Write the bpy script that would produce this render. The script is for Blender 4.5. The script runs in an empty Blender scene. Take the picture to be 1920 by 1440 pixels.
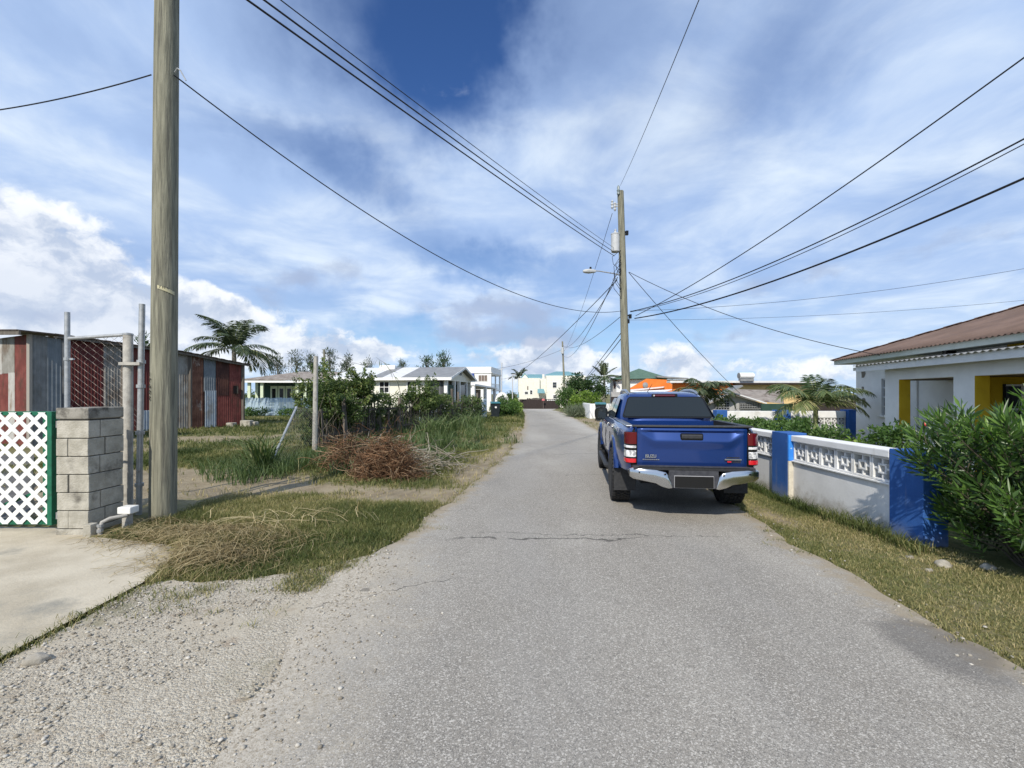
import bpy, bmesh, math, random
import numpy as np
from mathutils import Vector, Matrix
random.seed(7); RNG = np.random.default_rng(7)
S = bpy.context.scene
COL = S.collection
R = math.radians
# ------------------------------------------------------------------ camera, light, exposure
H0, F0, CX, CAMH = 738.0, 860.0, 960.0, 1.65
cam = bpy.data.cameras.new('camera'); camo = bpy.data.objects.new('camera', cam); COL.objects.link(camo)
camo.location = (0, 0, CAMH); camo.rotation_euler = (R(90), 0, 0)
cam.sensor_fit = 'HORIZONTAL'; cam.sensor_width = 36.0; cam.lens = 36.0*F0/1920.0
cam.shift_y = (H0-720.0)/1920.0; cam.clip_start = 0.05; cam.clip_end = 5000
S.camera = camo
S.view_settings.view_transform = 'Standard'; S.view_settings.look = 'None'
S.view_settings.exposure = 0.0; S.view_settings.gamma = 1.0
SUN_EL, SUN_AZ = 40.0, 19.0      # the sun stands behind the viewer and 19 degrees to the left
sd = Vector((-math.sin(R(SUN_AZ))*math.cos(R(SUN_EL)), -math.cos(R(SUN_AZ))*math.cos(R(SUN_EL)), math.sin(R(SUN_EL))))
sun = bpy.data.lights.new('sun', 'SUN'); sun.energy = 4.6; sun.angle = R(0.6); sun.color = (1.0, 0.93, 0.82)
suno = bpy.data.objects.new('sun', sun); COL.objects.link(suno); suno.rotation_euler = sd.to_track_quat('Z', 'Y').to_euler()

# ------------------------------------------------------------------ node helper
class NT:
    def __init__(s, tree): s.t = tree; s.n = tree.nodes; s.l = tree.links
    def node(s, typ, **kw):
        n = s.n.new(typ)
        for k, v in kw.items(): setattr(n, k, v)
        return n
    def put(s, sock, v):
        if hasattr(v, 'is_linked') or isinstance(v, bpy.types.NodeSocket): s.l.new(v, sock)
        else:
            if hasattr(sock.default_value, '__len__') and not hasattr(v, '__len__'): v = (v,)*len(sock.default_value)
            if hasattr(v, '__len__') and len(sock.default_value) == 4 and len(v) == 3: v = (*v, 1)
            sock.default_value = v
    def m(s, op, a, b=0.0, c=0.0, clamp=False):
        n = s.node('ShaderNodeMath', operation=op, use_clamp=clamp)
        s.put(n.inputs[0], a); s.put(n.inputs[1], b); s.put(n.inputs[2], c); return n.outputs[0]
    def v(s, op, a, b=(0, 0, 0)):
        n = s.node('ShaderNodeVectorMath', operation=op); s.put(n.inputs[0], a)
        if op == 'SCALE': s.put(n.inputs['Scale'], b)
        else: s.put(n.inputs[1], b)
        return n.outputs['Value'] if op in ('DOT_PRODUCT', 'LENGTH', 'DISTANCE') else n.outputs[0]
    def mix(s, f, a, b, blend='MIX'):
        n = s.node('ShaderNodeMix', data_type='RGBA', blend_type=blend)
        s.put(n.inputs[0], f); s.put(n.inputs[6], a); s.put(n.inputs[7], b); return n.outputs[2]
    def noise(s, vec, scale, detail=4, rough=0.55, dist=0.0, out='Fac'):
        n = s.node('ShaderNodeTexNoise'); s.put(n.inputs['Vector'], vec)
        n.inputs['Scale'].default_value = scale; n.inputs['Detail'].default_value = detail
        n.inputs['Roughness'].default_value = rough; n.inputs['Distortion'].default_value = dist
        return n.outputs[out]
    def vor(s, vec, scale, out='Distance', feature='F1', rand=1.0):
        n = s.node('ShaderNodeTexVoronoi', feature=feature); s.put(n.inputs['Vector'], vec)
        n.inputs['Scale'].default_value = scale; n.inputs['Randomness'].default_value = rand; return n.outputs[out]
    def step(s, x, lo, hi, a=0.0, b=1.0):
        n = s.node('ShaderNodeMapRange', interpolation_type='SMOOTHSTEP'); s.put(n.inputs[0], x)
        for i, q in enumerate((lo, hi, a, b)): s.put(n.inputs[i+1], q)
        return n.outputs[0]
    def mapv(s, vec, scale=(1, 1, 1), loc=(0, 0, 0), rot=(0, 0, 0)):
        n = s.node('ShaderNodeMapping'); s.put(n.inputs['Vector'], vec)
        n.inputs['Scale'].default_value = scale; n.inputs['Location'].default_value = loc; n.inputs['Rotation'].default_value = rot
        return n.outputs[0]
    def sep(s, v):
        n = s.node('ShaderNodeSeparateXYZ'); s.put(n.inputs[0], v); return n.outputs
    def comb(s, x, y, z):
        n = s.node('ShaderNodeCombineXYZ'); s.put(n.inputs[0], x); s.put(n.inputs[1], y); s.put(n.inputs[2], z); return n.outputs[0]

# ------------------------------------------------------------------ sky: Nishita air with cirrus sheets and cumulus, all placed by direction
def pixdir(px, py): return Vector(((px-CX)/F0, 1.0, (H0-py)/F0)).normalized()
def build_world():
    w = bpy.data.worlds.new('World'); S.world = w; w.use_nodes = True
    t = NT(w.node_tree); t.n.clear()
    out = t.node('ShaderNodeOutputWorld'); bg = t.node('ShaderNodeBackground'); bg.inputs['Strength'].default_value = 0.113
    t.l.new(bg.outputs[0], out.inputs[0])
    sky = t.node('ShaderNodeTexSky', sky_type='NISHITA'); sky.sun_disc = False
    sky.sun_elevation = R(SUN_EL); sky.sun_rotation = R(180+SUN_AZ); sky.air_density = 1.0; sky.dust_density = 0.3; sky.ozone_density = 2.5
    d = t.node('ShaderNodeTexCoord').outputs['Generated']
    x, y, z = t.sep(d)
    z0 = t.m('MAXIMUM', z, 0.0)
    up = t.step(z0, 0.0, 0.6)
    air = t.mix(1.0, sky.outputs[0], t.mix(up, (0.74, 0.88, 1.02), (0.44, 0.68, 1.06)), 'MULTIPLY')
    air = t.mix(t.step(z0, 0.0, 0.20, 0.9, 0.0), air, (3.0, 5.6, 9.0))
    # wobble for the edges of the masses
    wob = t.v('SUBTRACT', t.noise(d, 5.0, 5, 0.6, out='Color'), (0.5, 0.5, 0.5))
    dw = t.v('ADD', d, t.v('SCALE', wob, 0.24))
    wob2 = t.v('SUBTRACT', t.noise(d, 14.0, 5, 0.6, out='Color'), (0.5, 0.5, 0.5))
    dw2 = t.v('ADD', d, t.v('SCALE', wob2, 0.055))
    def blob(px, py, sx, sy, rot=0, vec=None):
        c = pixdir(px, py); r = Vector((1, 0, 0)); r = (r-c*r.dot(c)).normalized(); u = r.cross(c); u = u if u.z > 0 else -u
        a = R(rot); e1 = r*math.cos(a)+u*math.sin(a); e2 = u*math.cos(a)-r*math.sin(a)
        k = 1/math.sqrt(1+((px-CX)/F0)**2+((H0-py)/F0)**2)
        vec = vec or dw
        A = t.v('DOT_PRODUCT', vec, tuple(e1*(F0/sx/k))); B = t.v('DOT_PRODUCT', vec, tuple(e2*(F0/sy/k)))
        q = t.m('ADD', t.m('MULTIPLY', A, A), t.m('MULTIPLY', B, B))
        g = t.m('POWER', 2.718, t.m('MULTIPLY', q, -1.0))
        return t.m('MULTIPLY', g, t.m('GREATER_THAN', t.v('DOT_PRODUCT', d, tuple(c)), 0.0))
    def total(items, vec=None):
        acc = None
        for it in items:
            b = t.m('MULTIPLY', blob(*it[:5], vec=vec), it[5]); acc = b if acc is None else t.m('ADD', acc, b)
        return acc
    # cirrus on a plane high above: streaks run towards the horizon ahead
    den = t.m('ADD', z0, 0.10)
    p = t.comb(t.m('DIVIDE', x, den), t.m('DIVIDE', y, den), 0.0)
    pr = t.mapv(p, (1.5, 0.40, 1), rot=(0, 0, R(-14)))
    n1 = t.noise(pr, 0.9, 8, 0.50, 0.6)
    n2 = t.noise(t.mapv(p, (1, 1, 1), loc=(7, 3, 2)), 1.9, 8, 0.56, 0.4)
    n = t.m('ADD', t.m('MULTIPLY', n1, 0.66), t.m('MULTIPLY', n2, 0.34))
    veil = total([(760, 70, 210, 130, -38, -0.40), (880, 80, 110, 150, 14, -0.34), (600, 290, 320, 50, -30, -0.24), (930, 650, 330, 30, -4, -0.30),
                  (1250, 610, 220, 30, 4, -0.26), (930, 500, 150, 36, -10, -0.26), (1030, 470, 90, 30, 0, -.14), (130, 130, 260, 60, -20, 0.10),
                  (350, 110, 330, 60, -30, 0.14), (480, 420, 420, 70, -22, 0.20), (860, 380, 160, 90, 0, 0.16), (1010, 240, 110, 160, 10, 0.08),
                  (1500, 330, 520, 330, 25, 0.10), (830, 560, 150, 40, 0, 0.22), (1600, 600, 420, 50, 5, 0.10), (120, 260, 260, 60, -10, 0.16),
                  (1450, 170, 130, 110, 60, -0.14), (1180, 300, 60, 200, -20, -0.06), (330, 250, 160, 26, -28, -0.08)])
    cov = t.step(t.m('ADD', n, veil), 0.02, 0.70)
    wispy = t.step(t.m('ADD', n2, t.m('MULTIPLY', veil, 0.6)), 0.40, 0.85)
    ccol = t.mix(wispy, (4.1, 5.55, 8.3), (7.2, 8.2, 9.4))
    lowc = t.step(z0, 0.0, 0.22)
    ccol = t.mix(t.m('MULTIPLY', t.m('SUBTRACT', 1.0, lowc), 0.6), ccol, (6.6, 7.9, 9.2))
    col = t.mix(t.m('MULTIPLY', cov, 0.97), air, ccol)
    # cumulus: rounded heaps with pale tops and grey undersides
    cd = t.noise(t.v('MULTIPLY', dw2, (1, 1, 1.5)), 9.0, 8, 0.56)
    cu = t.noise(t.v('MULTIPLY', t.v('ADD', dw2, (-0.012, 0, 0.030)), (1, 1, 1.5)), 9.0, 8, 0.56)
    heaps = total([(60, 500, 150, 130, -35, 0.62), (20, 600, 330, 60, 0, 0.42), (250, 590, 190, 70, -8, 0.34), (620, 662, 110, 38, 0, 0.50), (700, 668, 70, 26, 10, 0.45),
                   (1010, 690, 120, 46, -6, 0.62), (1240, 680, 90, 46, 0, 0.34), (1400, 700, 200, 40, 0, 0.30), (430, 640, 120, 60, 0, 0.36)], dw2)
    hd = t.m('ADD', heaps, t.m('MULTIPLY', t.m('SUBTRACT', cd, 0.5), t.m('MULTIPLY', 1.25, t.step(heaps, 0.0, 0.2))))
    hc = t.step(hd, 0.20, 0.42)
    lit = t.step(t.m('SUBTRACT', cd, cu), -0.15, 0.10)
    lit = t.m('MULTIPLY', lit, t.step(hd, 0.95, 0.30, 0.55, 1.0))
    hcol = t.mix(lit, (4.7, 5.5, 7.0), (9.4, 9.6, 9.9))
    col = t.mix(t.m('MULTIPLY', hc, 0.92), col, hcol)
    # small grey scud
    sc = total([(560, 520, 60, 26, -20, 0.50), (500, 560, 40, 20, -30, 0.40), (660, 500, 60, 30, -15, 0.35), (930, 580, 170, 26, -3, 0.60), (950, 630, 180, 22, -4, 0.52), (1380, 630, 90, 18, 3, 0.42),
                (430, 500, 90, 22, -15, 0.36), (120, 590, 180, 22, 0, 0.42), (1720, 460, 220, 26, 14, 0.34), (1500, 530, 200, 20, 8, 0.30)], dw2)
    sd_ = t.step(t.m('ADD', sc, t.m('MULTIPLY', t.m('SUBTRACT', cd, 0.5), 1.1)), 0.20, 0.55)
    col = t.mix(t.m('MULTIPLY', sd_, 0.75), col, (3.6, 4.4, 6.2))
    t.l.new(col, bg.inputs['Color'])
    w.cycles.sampling_method = 'MANUAL'; w.cycles.sample_map_resolution = 512
build_world()
# ------------------------------------------------------------------ geometry helpers
def smooth(a, b, x):
    t = np.clip((x-a)/(b-a), 0, 1); return t*t*(3-2*t)
def gz(x, y): return -1.6*smooth(32.0, 100.0, y)        # the land falls gently to the sea
def P(px, py, d): return Vector(((px-CX)/F0*d, d, CAMH-(py-H0)/F0*d))
def G(px, py):                                          # point of the ground
    d = CAMH*F0/(py-H0)
    for _ in range(30): d = (CAMH-float(gz(0, d)))*F0/(py-H0)
    return Vector(((px-CX)/F0*d, d, float(gz(0, d))))
def GD(px, d): return Vector(((px-CX)/F0*d, d, float(gz(0, d))))

def hash2(i, j, s=0):
    h = (i.astype(np.int64)*374761393+j.astype(np.int64)*668265263+s*2147483647) & 0xffffffff
    h = ((h ^ (h >> 13))*1274126177) & 0xffffffff
    return ((h ^ (h >> 16)) & 0xffff)/65535.0
def vnoise(x, y, s=0):
    x = np.asarray(x, float); y = np.asarray(y, float)
    i = np.floor(x); j = np.floor(y); u = x-i; v = y-j; u = u*u*(3-2*u); v = v*v*(3-2*v)
    return (hash2(i, j, s)*(1-u)+hash2(i+1, j, s)*u)*(1-v)+(hash2(i, j+1, s)*(1-u)+hash2(i+1, j+1, s)*u)*v
def fbm(x, y, s=0, o=4):
    a = 0; w = .5
    for k in range(o): a = a+w*vnoise(np.asarray(x)*2**k, np.asarray(y)*2**k, s+k*17); w *= .5
    return a/(1-.5**o)

def tag(o, label=None, cat=None, group=None, kind=None):
    if label: o['label'] = label
    if cat: o['category'] = cat
    if group: o['group'] = group
    if kind: o['kind'] = kind
    return o
def thing(name, label, cat, loc=(0, 0, 0), rz=0.0, group=None):
    o = bpy.data.objects.new(name, None); COL.objects.link(o); o.empty_display_size = .3
    o.location = loc; o.rotation_euler = (0, 0, rz); return tag(o, label, cat, group)
def root_of(o):
    while o.parent: o = o.parent
    return o
def attach(name, me, mat, parent=None, world=True):
    o = bpy.data.objects.new(name, me); COL.objects.link(o)
    if mat:
        for m_ in (mat if isinstance(mat, (list, tuple)) else [mat]): me.materials.append(m_)
    if parent is not None:
        o.parent = parent
        if world:
            r = root_of(parent); M_ = Matrix.Translation(r.location) @ r.rotation_euler.to_matrix().to_4x4()
            me.transform(M_.inverted())
    return o
def copy_tree(o, parent=None):
    c = o.copy(); COL.objects.link(c); c.parent = parent
    for ch in [k for k in bpy.data.objects if k.parent == o]: copy_tree(ch, c)
    return c

class MB:
    """collects shapes into one mesh"""
    def __init__(s): s.v = []; s.f = []; s.mi = []; s.cur = 0
    def add(s, vs, fs):
        b = len(s.v); s.v += [tuple(q) for q in vs]; s.f += [tuple(b+i for i in f) for f in fs]; s.mi += [s.cur]*len(fs); return s
    def box(s, x0, x1, y0, y1, z0, z1, fr=None):
        vs = [(x, y, z) for z in (z0, z1) for y in (y0, y1) for x in (x0, x1)]
        if fr: vs = [fr(*q) for q in vs]
        return s.add(vs, [(0, 2, 3, 1), (4, 5, 7, 6), (0, 1, 5, 4), (2, 6, 7, 3), (0, 4, 6, 2), (1, 3, 7, 5)])
    def prism(s, poly, dvec, fr=None):          # polygon of 3-D points pushed along dvec
        n = len(poly); d = Vector(dvec); vs = [Vector(q) for q in poly]; vs += [q+d for q in vs]
        if fr: vs = [fr(*q) for q in vs]
        return s.add(vs, [tuple(range(n))[::-1], tuple(range(n, 2*n))]+[(i, (i+1) % n, n+(i+1) % n, n+i) for i in range(n)])
    def quad(s, *pts): return s.add(pts, [tuple(range(len(pts)))])
    def beam(s, a, b, w, h, upv=(0, 0, 1)):
        a = Vector(a); b = Vector(b); d = (b-a).normalized(); u = Vector(upv); r = d.cross(u)
        if r.length < 1e-4: r = d.cross(Vector((0, 1, 0)))
        r.normalize(); u = r.cross(d); r = r*w/2; u = u*h/2
        vs = [q+i*r+j*u for q in (a, b) for j in (-1, 1) for i in (-1, 1)]
        return s.add(vs, [(0, 1, 3, 2), (4, 6, 7, 5), (0, 4, 5, 1), (2, 3, 7, 6), (0, 2, 6, 4), (1, 5, 7, 3)])
    def tube(s, pts, r, n=6, cap=True):
        pts = [Vector(q) for q in pts]; rs = r if hasattr(r, '__len__') else [r]*len(pts)
        vs = []; ref = None
        for i, q in enumerate(pts):
            d = (pts[min(i+1, len(pts)-1)]-pts[max(i-1, 0)]).normalized()
            if ref is None: ref = d.orthogonal().normalized()
            a = (ref-d*ref.dot(d))
            a = a.normalized() if a.length > 1e-5 else d.orthogonal().normalized()
            ref = a; b = d.cross(a)
            vs += [q+(a*math.cos(2*math.pi*k/n)+b*math.sin(2*math.pi*k/n))*rs[i] for k in range(n)]
        fs = [(i*n+k, i*n+(k+1) % n, (i+1)*n+(k+1) % n, (i+1)*n+k) for i in range(len(pts)-1) for k in range(n)]
        if cap: fs += [tuple(range(n))[::-1], tuple(range((len(pts)-1)*n, len(pts)*n))]
        return s.add(vs, fs)
    def lathe(s, prof, n=24, axis='z', c=(0, 0, 0), closed=False):
        vs = []; c = Vector(c)
        for r, h in prof:
            for k in range(n):
                a = 2*math.pi*k/n
                if axis == 'z': q = (r*math.cos(a), r*math.sin(a), h)
                elif axis == 'x': q = (h, r*math.cos(a), r*math.sin(a))
                else: q = (r*math.cos(a), h, r*math.sin(a))
                vs.append(c+Vector(q))
        m_ = len(prof); fs = [(i*n+k, i*n+(k+1) % n, ((i+1) % m_)*n+(k+1) % n, ((i+1) % m_)*n+k) for i in range(m_ if closed else m_-1) for k in range(n)]
        if not closed: fs += [tuple(range(n))[::-1], tuple(range((m_-1)*n, m_*n))]
        return s.add(vs, fs)
    def build(s, name, mat, parent=None, world=True, smooth_=False, bevel=0.0, seg=2, angle=35):
        me = bpy.data.meshes.new(name); me.from_pydata(s.v, [], s.f); me.update()
        bm = bmesh.new(); bm.from_mesh(me)
        bmesh.ops.recalc_face_normals(bm, faces=bm.faces); bm.to_mesh(me); bm.free()
        if max(s.mi or [0]) > 0: me.polygons.foreach_set('material_index', s.mi)
        o = attach(name, me, mat, parent, world)
        if smooth_:
            me.polygons.foreach_set('use_smooth', [True]*len(me.polygons))
            try: me.set_sharp_from_angle(angle=R(angle))
            except Exception: pass
        if bevel:
            b = o.modifiers.new('bevel', 'BEVEL'); b.width = bevel; b.segments = seg; b.limit_method = 'ANGLE'; b.angle_limit = R(40)
        return o

def np_mesh(name, V, Fc, mat, parent=None, world=True, tint=None, smooth_=False):
    """V (n,3), Fc (m,k) all faces with k corners; tint: one value per face"""
    me = bpy.data.meshes.new(name); V = np.asarray(V, np.float32); Fc = np.asarray(Fc, np.int32); k = Fc.shape[1]
    me.vertices.add(len(V)); me.vertices.foreach_set('co', V.ravel())
    me.loops.add(Fc.size); me.loops.foreach_set('vertex_index', Fc.ravel())
    me.polygons.add(len(Fc)); me.polygons.foreach_set('loop_start', np.arange(0, Fc.size, k, dtype=np.int32)); me.polygons.foreach_set('loop_total', np.full(len(Fc), k, np.int32))
    me.update(calc_edges=True)
    if tint is not None:
        a = me.attributes.new('tint', 'FLOAT', 'FACE'); a.data.foreach_set('value', np.asarray(tint, np.float32))
    if smooth_: me.polygons.foreach_set('use_smooth', np.ones(len(Fc), bool))
    return attach(name, me, mat, parent, world)

def unit(a): return a/np.maximum(np.linalg.norm(a, axis=-1, keepdims=True), 1e-9)
def leaf_arrays(C, D, L, W, fold=0.25, droop=0.0, N=None):
    """leaves with a midrib fold: C base points, D directions, L lengths, W widths -> verts, quads (2 halves)"""
    n = len(C); D = unit(D)
    ref = RNG.normal(size=(n, 3)) if N is None else N
    sdir = unit(np.cross(D, ref)); up = np.cross(sdir, D)
    L = np.broadcast_to(np.asarray(L, float), (n,))[:, None]; W = np.broadcast_to(np.asarray(W, float), (n,))[:, None]
    mid = C+D*L*.5-np.array([0, 0, 1])*L*droop*.25
    tip = C+D*L-np.array([0, 0, 1])*L*droop
    l = mid+sdir*W*.5+up*W*fold; r = mid-sdir*W*.5+up*W*fold
    V = np.stack([C, l, mid, r, tip], 1).reshape(-1, 3)
    b = np.arange(n)[:, None]*5
    Fc = np.concatenate([b+np.array([[0, 2, 1, 1]]), b+np.array([[1, 2, 4, 4]]), b+np.array([[0, 3, 2, 2]]), b+np.array([[2, 3, 4, 4]])], 1).reshape(-1, 4)[:, :3]
    return V, Fc, 4
def blades(C, Hh, W, lean, az, seg=2):
    """grass blades: C base points -> triangles/quads as tris"""
    n = len(C); dirv = np.stack([np.cos(az), np.sin(az), np.zeros(n)], 1); side = np.stack([-np.sin(az), np.cos(az), np.zeros(n)], 1)
    a2 = az+RNG.uniform(-1.5, 1.5, n); side = np.stack([-np.sin(a2), np.cos(a2), np.zeros(n)], 1)
    Hh = Hh[:, None]; W = W[:, None]; lean = lean[:, None]
    z = np.array([0, 0, 1.0])
    m_ = C+z*Hh*.55+dirv*Hh*lean*.3; tp = C+z*Hh*(1-.35*lean)+dirv*Hh*lean
    V = np.stack([C-side*W/2, C+side*W/2, m_-side*W*.4, m_+side*W*.4, tp], 1).reshape(-1, 3)
    b = np.arange(n)[:, None]*5
    Fc = np.concatenate([b+np.array([[0, 1, 3]]), b+np.array([[0, 3, 2]]), b+np.array([[2, 3, 4]])], 1).reshape(-1, 3)
    return V, Fc, 3
def in_poly(x, y, poly):
    inside = np.zeros(np.shape(x), bool); n = len(poly)
    for i in range(n):
        x1, y1 = poly[i]; x2, y2 = poly[(i+1) % n]
        if y1 == y2: continue
        c = ((y1 > y) != (y2 > y)) & (x < (x2-x1)*(y-y1)/(y2-y1)+x1); inside ^= c
    return inside
def rough_line(pts, step=.12, amp=.05, seed=1):
    """polyline resampled with a ragged outline"""
    out = []; k = 0
    for (a, b) in zip(pts[:-1], pts[1:]):
        a = np.array(a[:2], float); b = np.array(b[:2], float); L = np.linalg.norm(b-a); n = max(1, int(L/step)); nrm = np.array([-(b-a)[1], (b-a)[0]])/max(L, 1e-6)
        for i in range(n):
            q = a+(b-a)*i/n; j = (fbm(q[0]*1.7, q[1]*1.7, seed)-.5)*2*amp+(fbm(q[0]*7, q[1]*7, seed+5)-.5)*amp
            out.append(tuple(q+nrm*j))
    out.append(tuple(pts[-1][:2])); return out

# ------------------------------------------------------------------ materials
MATS = {}
def mat(name, c1, c2=None, scale=3.0, rough=.75, metal=0.0, bump=0.0, bscale=40.0, stretch=(1, 1, 1), lo=.35, hi=.68, detail=6, spec=.4,
        stain=None, sscale=1.2, slo=.55, shi=.72, sstretch=(1, 1, 1), coat=0.0, emit=0.0, splash=None):
    m_ = bpy.data.materials.new(name); m_.use_nodes = True; t = NT(m_.node_tree); b = t.n['Principled BSDF']
    co = t.node('ShaderNodeTexCoord').outputs['Object']
    v = t.mapv(co, stretch)
    col = c1 if c2 is None else t.mix(t.step(t.noise(v, scale, detail, .6), lo, hi), c1, c2)
    if stain is not None:
        col = t.mix(t.step(t.noise(t.mapv(co, sstretch, loc=(3, 7, 1)), sscale, 7, .65), slo, shi), col, stain)
    if splash is not None:
        zz = t.sep(co)[2]; sn_ = t.noise(co, 5, 7, .7); sm = t.step(t.m('ADD', zz, t.m('MULTIPLY', t.m('SUBTRACT', sn_, .5), .55)), .26, .02)
        st_ = t.step(t.noise(t.mapv(co, (5, 5, .35)), 2.2, 6, .65), .60, .78); col = t.mix(t.m('MULTIPLY', st_, .35), col, splash); col = t.mix(t.m('MULTIPLY', sm, .75), col, splash)
    t.put(b.inputs['Base Color'], col)
    b.inputs['Roughness'].default_value = rough; b.inputs['Metallic'].default_value = metal; b.inputs['Specular IOR Level'].default_value = spec
    if coat: b.inputs['Coat Weight'].default_value = coat; b.inputs['Coat Roughness'].default_value = .06
    if bump:
        bn = t.node('ShaderNodeBump'); bn.inputs['Strength'].default_value = min(1.0, bump); bn.inputs['Distance'].default_value = .01
        t.put(bn.inputs['Height'], t.noise(v, bscale, 5, .6)); t.l.new(bn.outputs[0], b.inputs['Normal'])
    MATS[name] = m_; return m_
def leafmat(name, stops, rough=.5, trans=.25, spec=.35):
    """foliage colour by the per-leaf attribute 'tint' (0..1)"""
    m_ = bpy.data.materials.new(name); m_.use_nodes = True; t = NT(m_.node_tree); b = t.n['Principled BSDF']; out = t.n['Material Output']
    at = t.node('ShaderNodeAttribute', attribute_name='tint')
    cr = t.node('ShaderNodeValToRGB'); els = cr.color_ramp.elements
    while len(els) < len(stops): els.new(.5)
    for e, (p_, c) in zip(els, stops): e.position = p_; e.color = (*c, 1)
    t.l.new(at.outputs['Fac'], cr.inputs[0]); t.l.new(cr.outputs[0], b.inputs['Base Color'])
    b.inputs['Roughness'].default_value = rough; b.inputs['Specular IOR Level'].default_value = spec
    tr = t.node('ShaderNodeBsdfTranslucent'); t.l.new(t.mix(1.0, cr.outputs[0], (1.5, 1.6, .9), 'MULTIPLY'), tr.inputs[0])
    mx = t.node('ShaderNodeMixShader'); mx.inputs[0].default_value = trans
    t.l.new(b.outputs[0], mx.inputs[1]); t.l.new(tr.outputs[0], mx.inputs[2]); t.l.new(mx.outputs[0], out.inputs[0])
    MATS[name] = m_; return m_
# ------------------------------------------------------------------ setting: ground, road, gravel, concrete apron
def asphalt_mat():
    m_ = bpy.data.materials.new('asphalt'); m_.use_nodes = True; t = NT(m_.node_tree); b = t.n['Principled BSDF']
    co = t.node('ShaderNodeTexCoord').outputs['Object']; x, y, z = t.sep(co)
    big = t.noise(t.mapv(co, (1, .35, 1)), .9, 6, .65); bg2 = t.noise(t.mapv(co, (1, .5, 1), loc=(3, 9, 0)), .42, 6, .62)
    col = t.mix(t.step(big, .3, .7), (.255, .232, .196), (.345, .318, .272))
    col = t.mix(t.step(bg2, .52, .66, 0, .5), col, (.17, .158, .14)); col = t.mix(t.step(bg2, .46, .32, 0, .5), col, (.43, .40, .345))
    # chippings: pale and dark stones in the binder
    vc = t.vor(co, 135, 'Color'); cs = t.sep(vc)[0]
    col = t.mix(t.step(cs, .74, .97, 0, .7), col, (.64, .60, .53))
    col = t.mix(t.step(cs, .30, .02, 0, .6), col, (.12, .112, .10))
    vc2 = t.sep(t.vor(co, 300, 'Color'))[0]
    col = t.mix(t.step(vc2, .7, 1, 0, .5), col, (.60, .57, .51)); col = t.mix(t.step(vc2, .3, 0, 0, .6), col, (.09, .086, .08))
    # pale dust towards both ragged edges
    dust = t.noise(co, 1.6, 6, .65)
    ed = t.node('ShaderNodeAttribute', attribute_name='edge').outputs['Fac']; en = t.noise(co, 5.5, 7, .7)
    le = t.step(t.m('ADD', x, t.m('MULTIPLY', dust, 1.4)), .2, -.9); re_ = t.step(t.m('ADD', x, t.m('MULTIPLY', dust, -.9)), 2.0, 3.1)
    col = t.mix(t.m('MULTIPLY', t.m('MAXIMUM', le, re_), .5), col, (.47, .445, .395))
    # loose gravel and dust spreading in from the left shoulder
    gw = t.v('ADD', co, t.v('SCALE', t.noise(co, 25, 2, .5, out='Color'), .02)); g1 = t.sep(t.vor(gw, 70, 'Color'))[0]; g2 = t.sep(t.vor(gw, 180, 'Color'))[0]
    gcol = t.mix(g1, (.34, .295, .225), (.52, .47, .385)); gcol = t.mix(t.step(g2, .55, 1, 0, .6), gcol, (.62, .58, .49)); gcol = t.mix(t.step(g2, .3, 0, 0, .6), gcol, (.19, .16, .12))
    gn = t.m('ADD', t.noise(co, 2.2, 6, .7), t.m('MULTIPLY', t.m('SUBTRACT', g2, .5), .35))
    gf = t.m('MULTIPLY', t.step(t.m('ADD', x, t.m('MULTIPLY', t.m('SUBTRACT', gn, .5), 1.5)), -.62, -1.42), t.step(y, 5.3, 4.3))
    col = t.mix(gf, col, gcol)
    em = t.step(t.m('ADD', ed, t.m('MULTIPLY', t.m('SUBTRACT', en, .5), -.9)), .30, .02)
    em = t.m('MULTIPLY', em, t.m('MAXIMUM', t.step(y, 4.5, 5.2), t.step(x, 0.0, .3)))
    col = t.mix(t.m('MULTIPLY', em, .9), col, t.mix(t.noise(co, 22, 5, .7), (.22, .175, .11), (.42, .36, .27)))
    spk = t.step(t.noise(t.mapv(co, loc=(1, 6, 0)), 3.2, 3, .5), .73, .76); col = t.mix(t.m('MULTIPLY', spk, .55), col, (.09, .085, .075))
    # oil / damp stain beside the right verge, darker wheel paths
    sx = t.m('DIVIDE', t.m('SUBTRACT', x, 2.75), .34); sy = t.m('DIVIDE', t.m('SUBTRACT', y, 2.95), .55)
    st = t.m('ADD', t.m('MULTIPLY', sx, sx), t.m('MULTIPLY', sy, sy)); st = t.step(t.m('ADD', st, t.m('MULTIPLY', t.m('SUBTRACT', dust, .5), 2.6)), 1.0, .1)
    col = t.mix(t.m('MULTIPLY', st, .55), col, (.10, .095, .09))
    for (x0, wd) in ((.15, .5), (1.75, .5)):
        q = t.m('DIVIDE', t.m('SUBTRACT', x, x0), wd); q = t.m('POWER', 2.718, t.m('MULTIPLY', t.m('MULTIPLY', q, q), -1))
        col = t.mix(t.m('MULTIPLY', t.m('MULTIPLY', q, t.step(big, .35, .6)), .2), col, (.19, .19, .19))
    # cracks across the carriageway
    wv = t.m('MULTIPLY', t.m('SUBTRACT', t.noise(co, 1.3, 6, .65), .5), .55); wv2 = t.m('MULTIPLY', t.m('SUBTRACT', t.noise(t.mapv(co, (1, 1, 1), loc=(5, 5, 0)), 1.8, 6, .65), .5), .5)
    brk = t.noise(co, 3.5, 3, .5)
    hgt = t.noise(co, 160, 3, .6)
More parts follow.
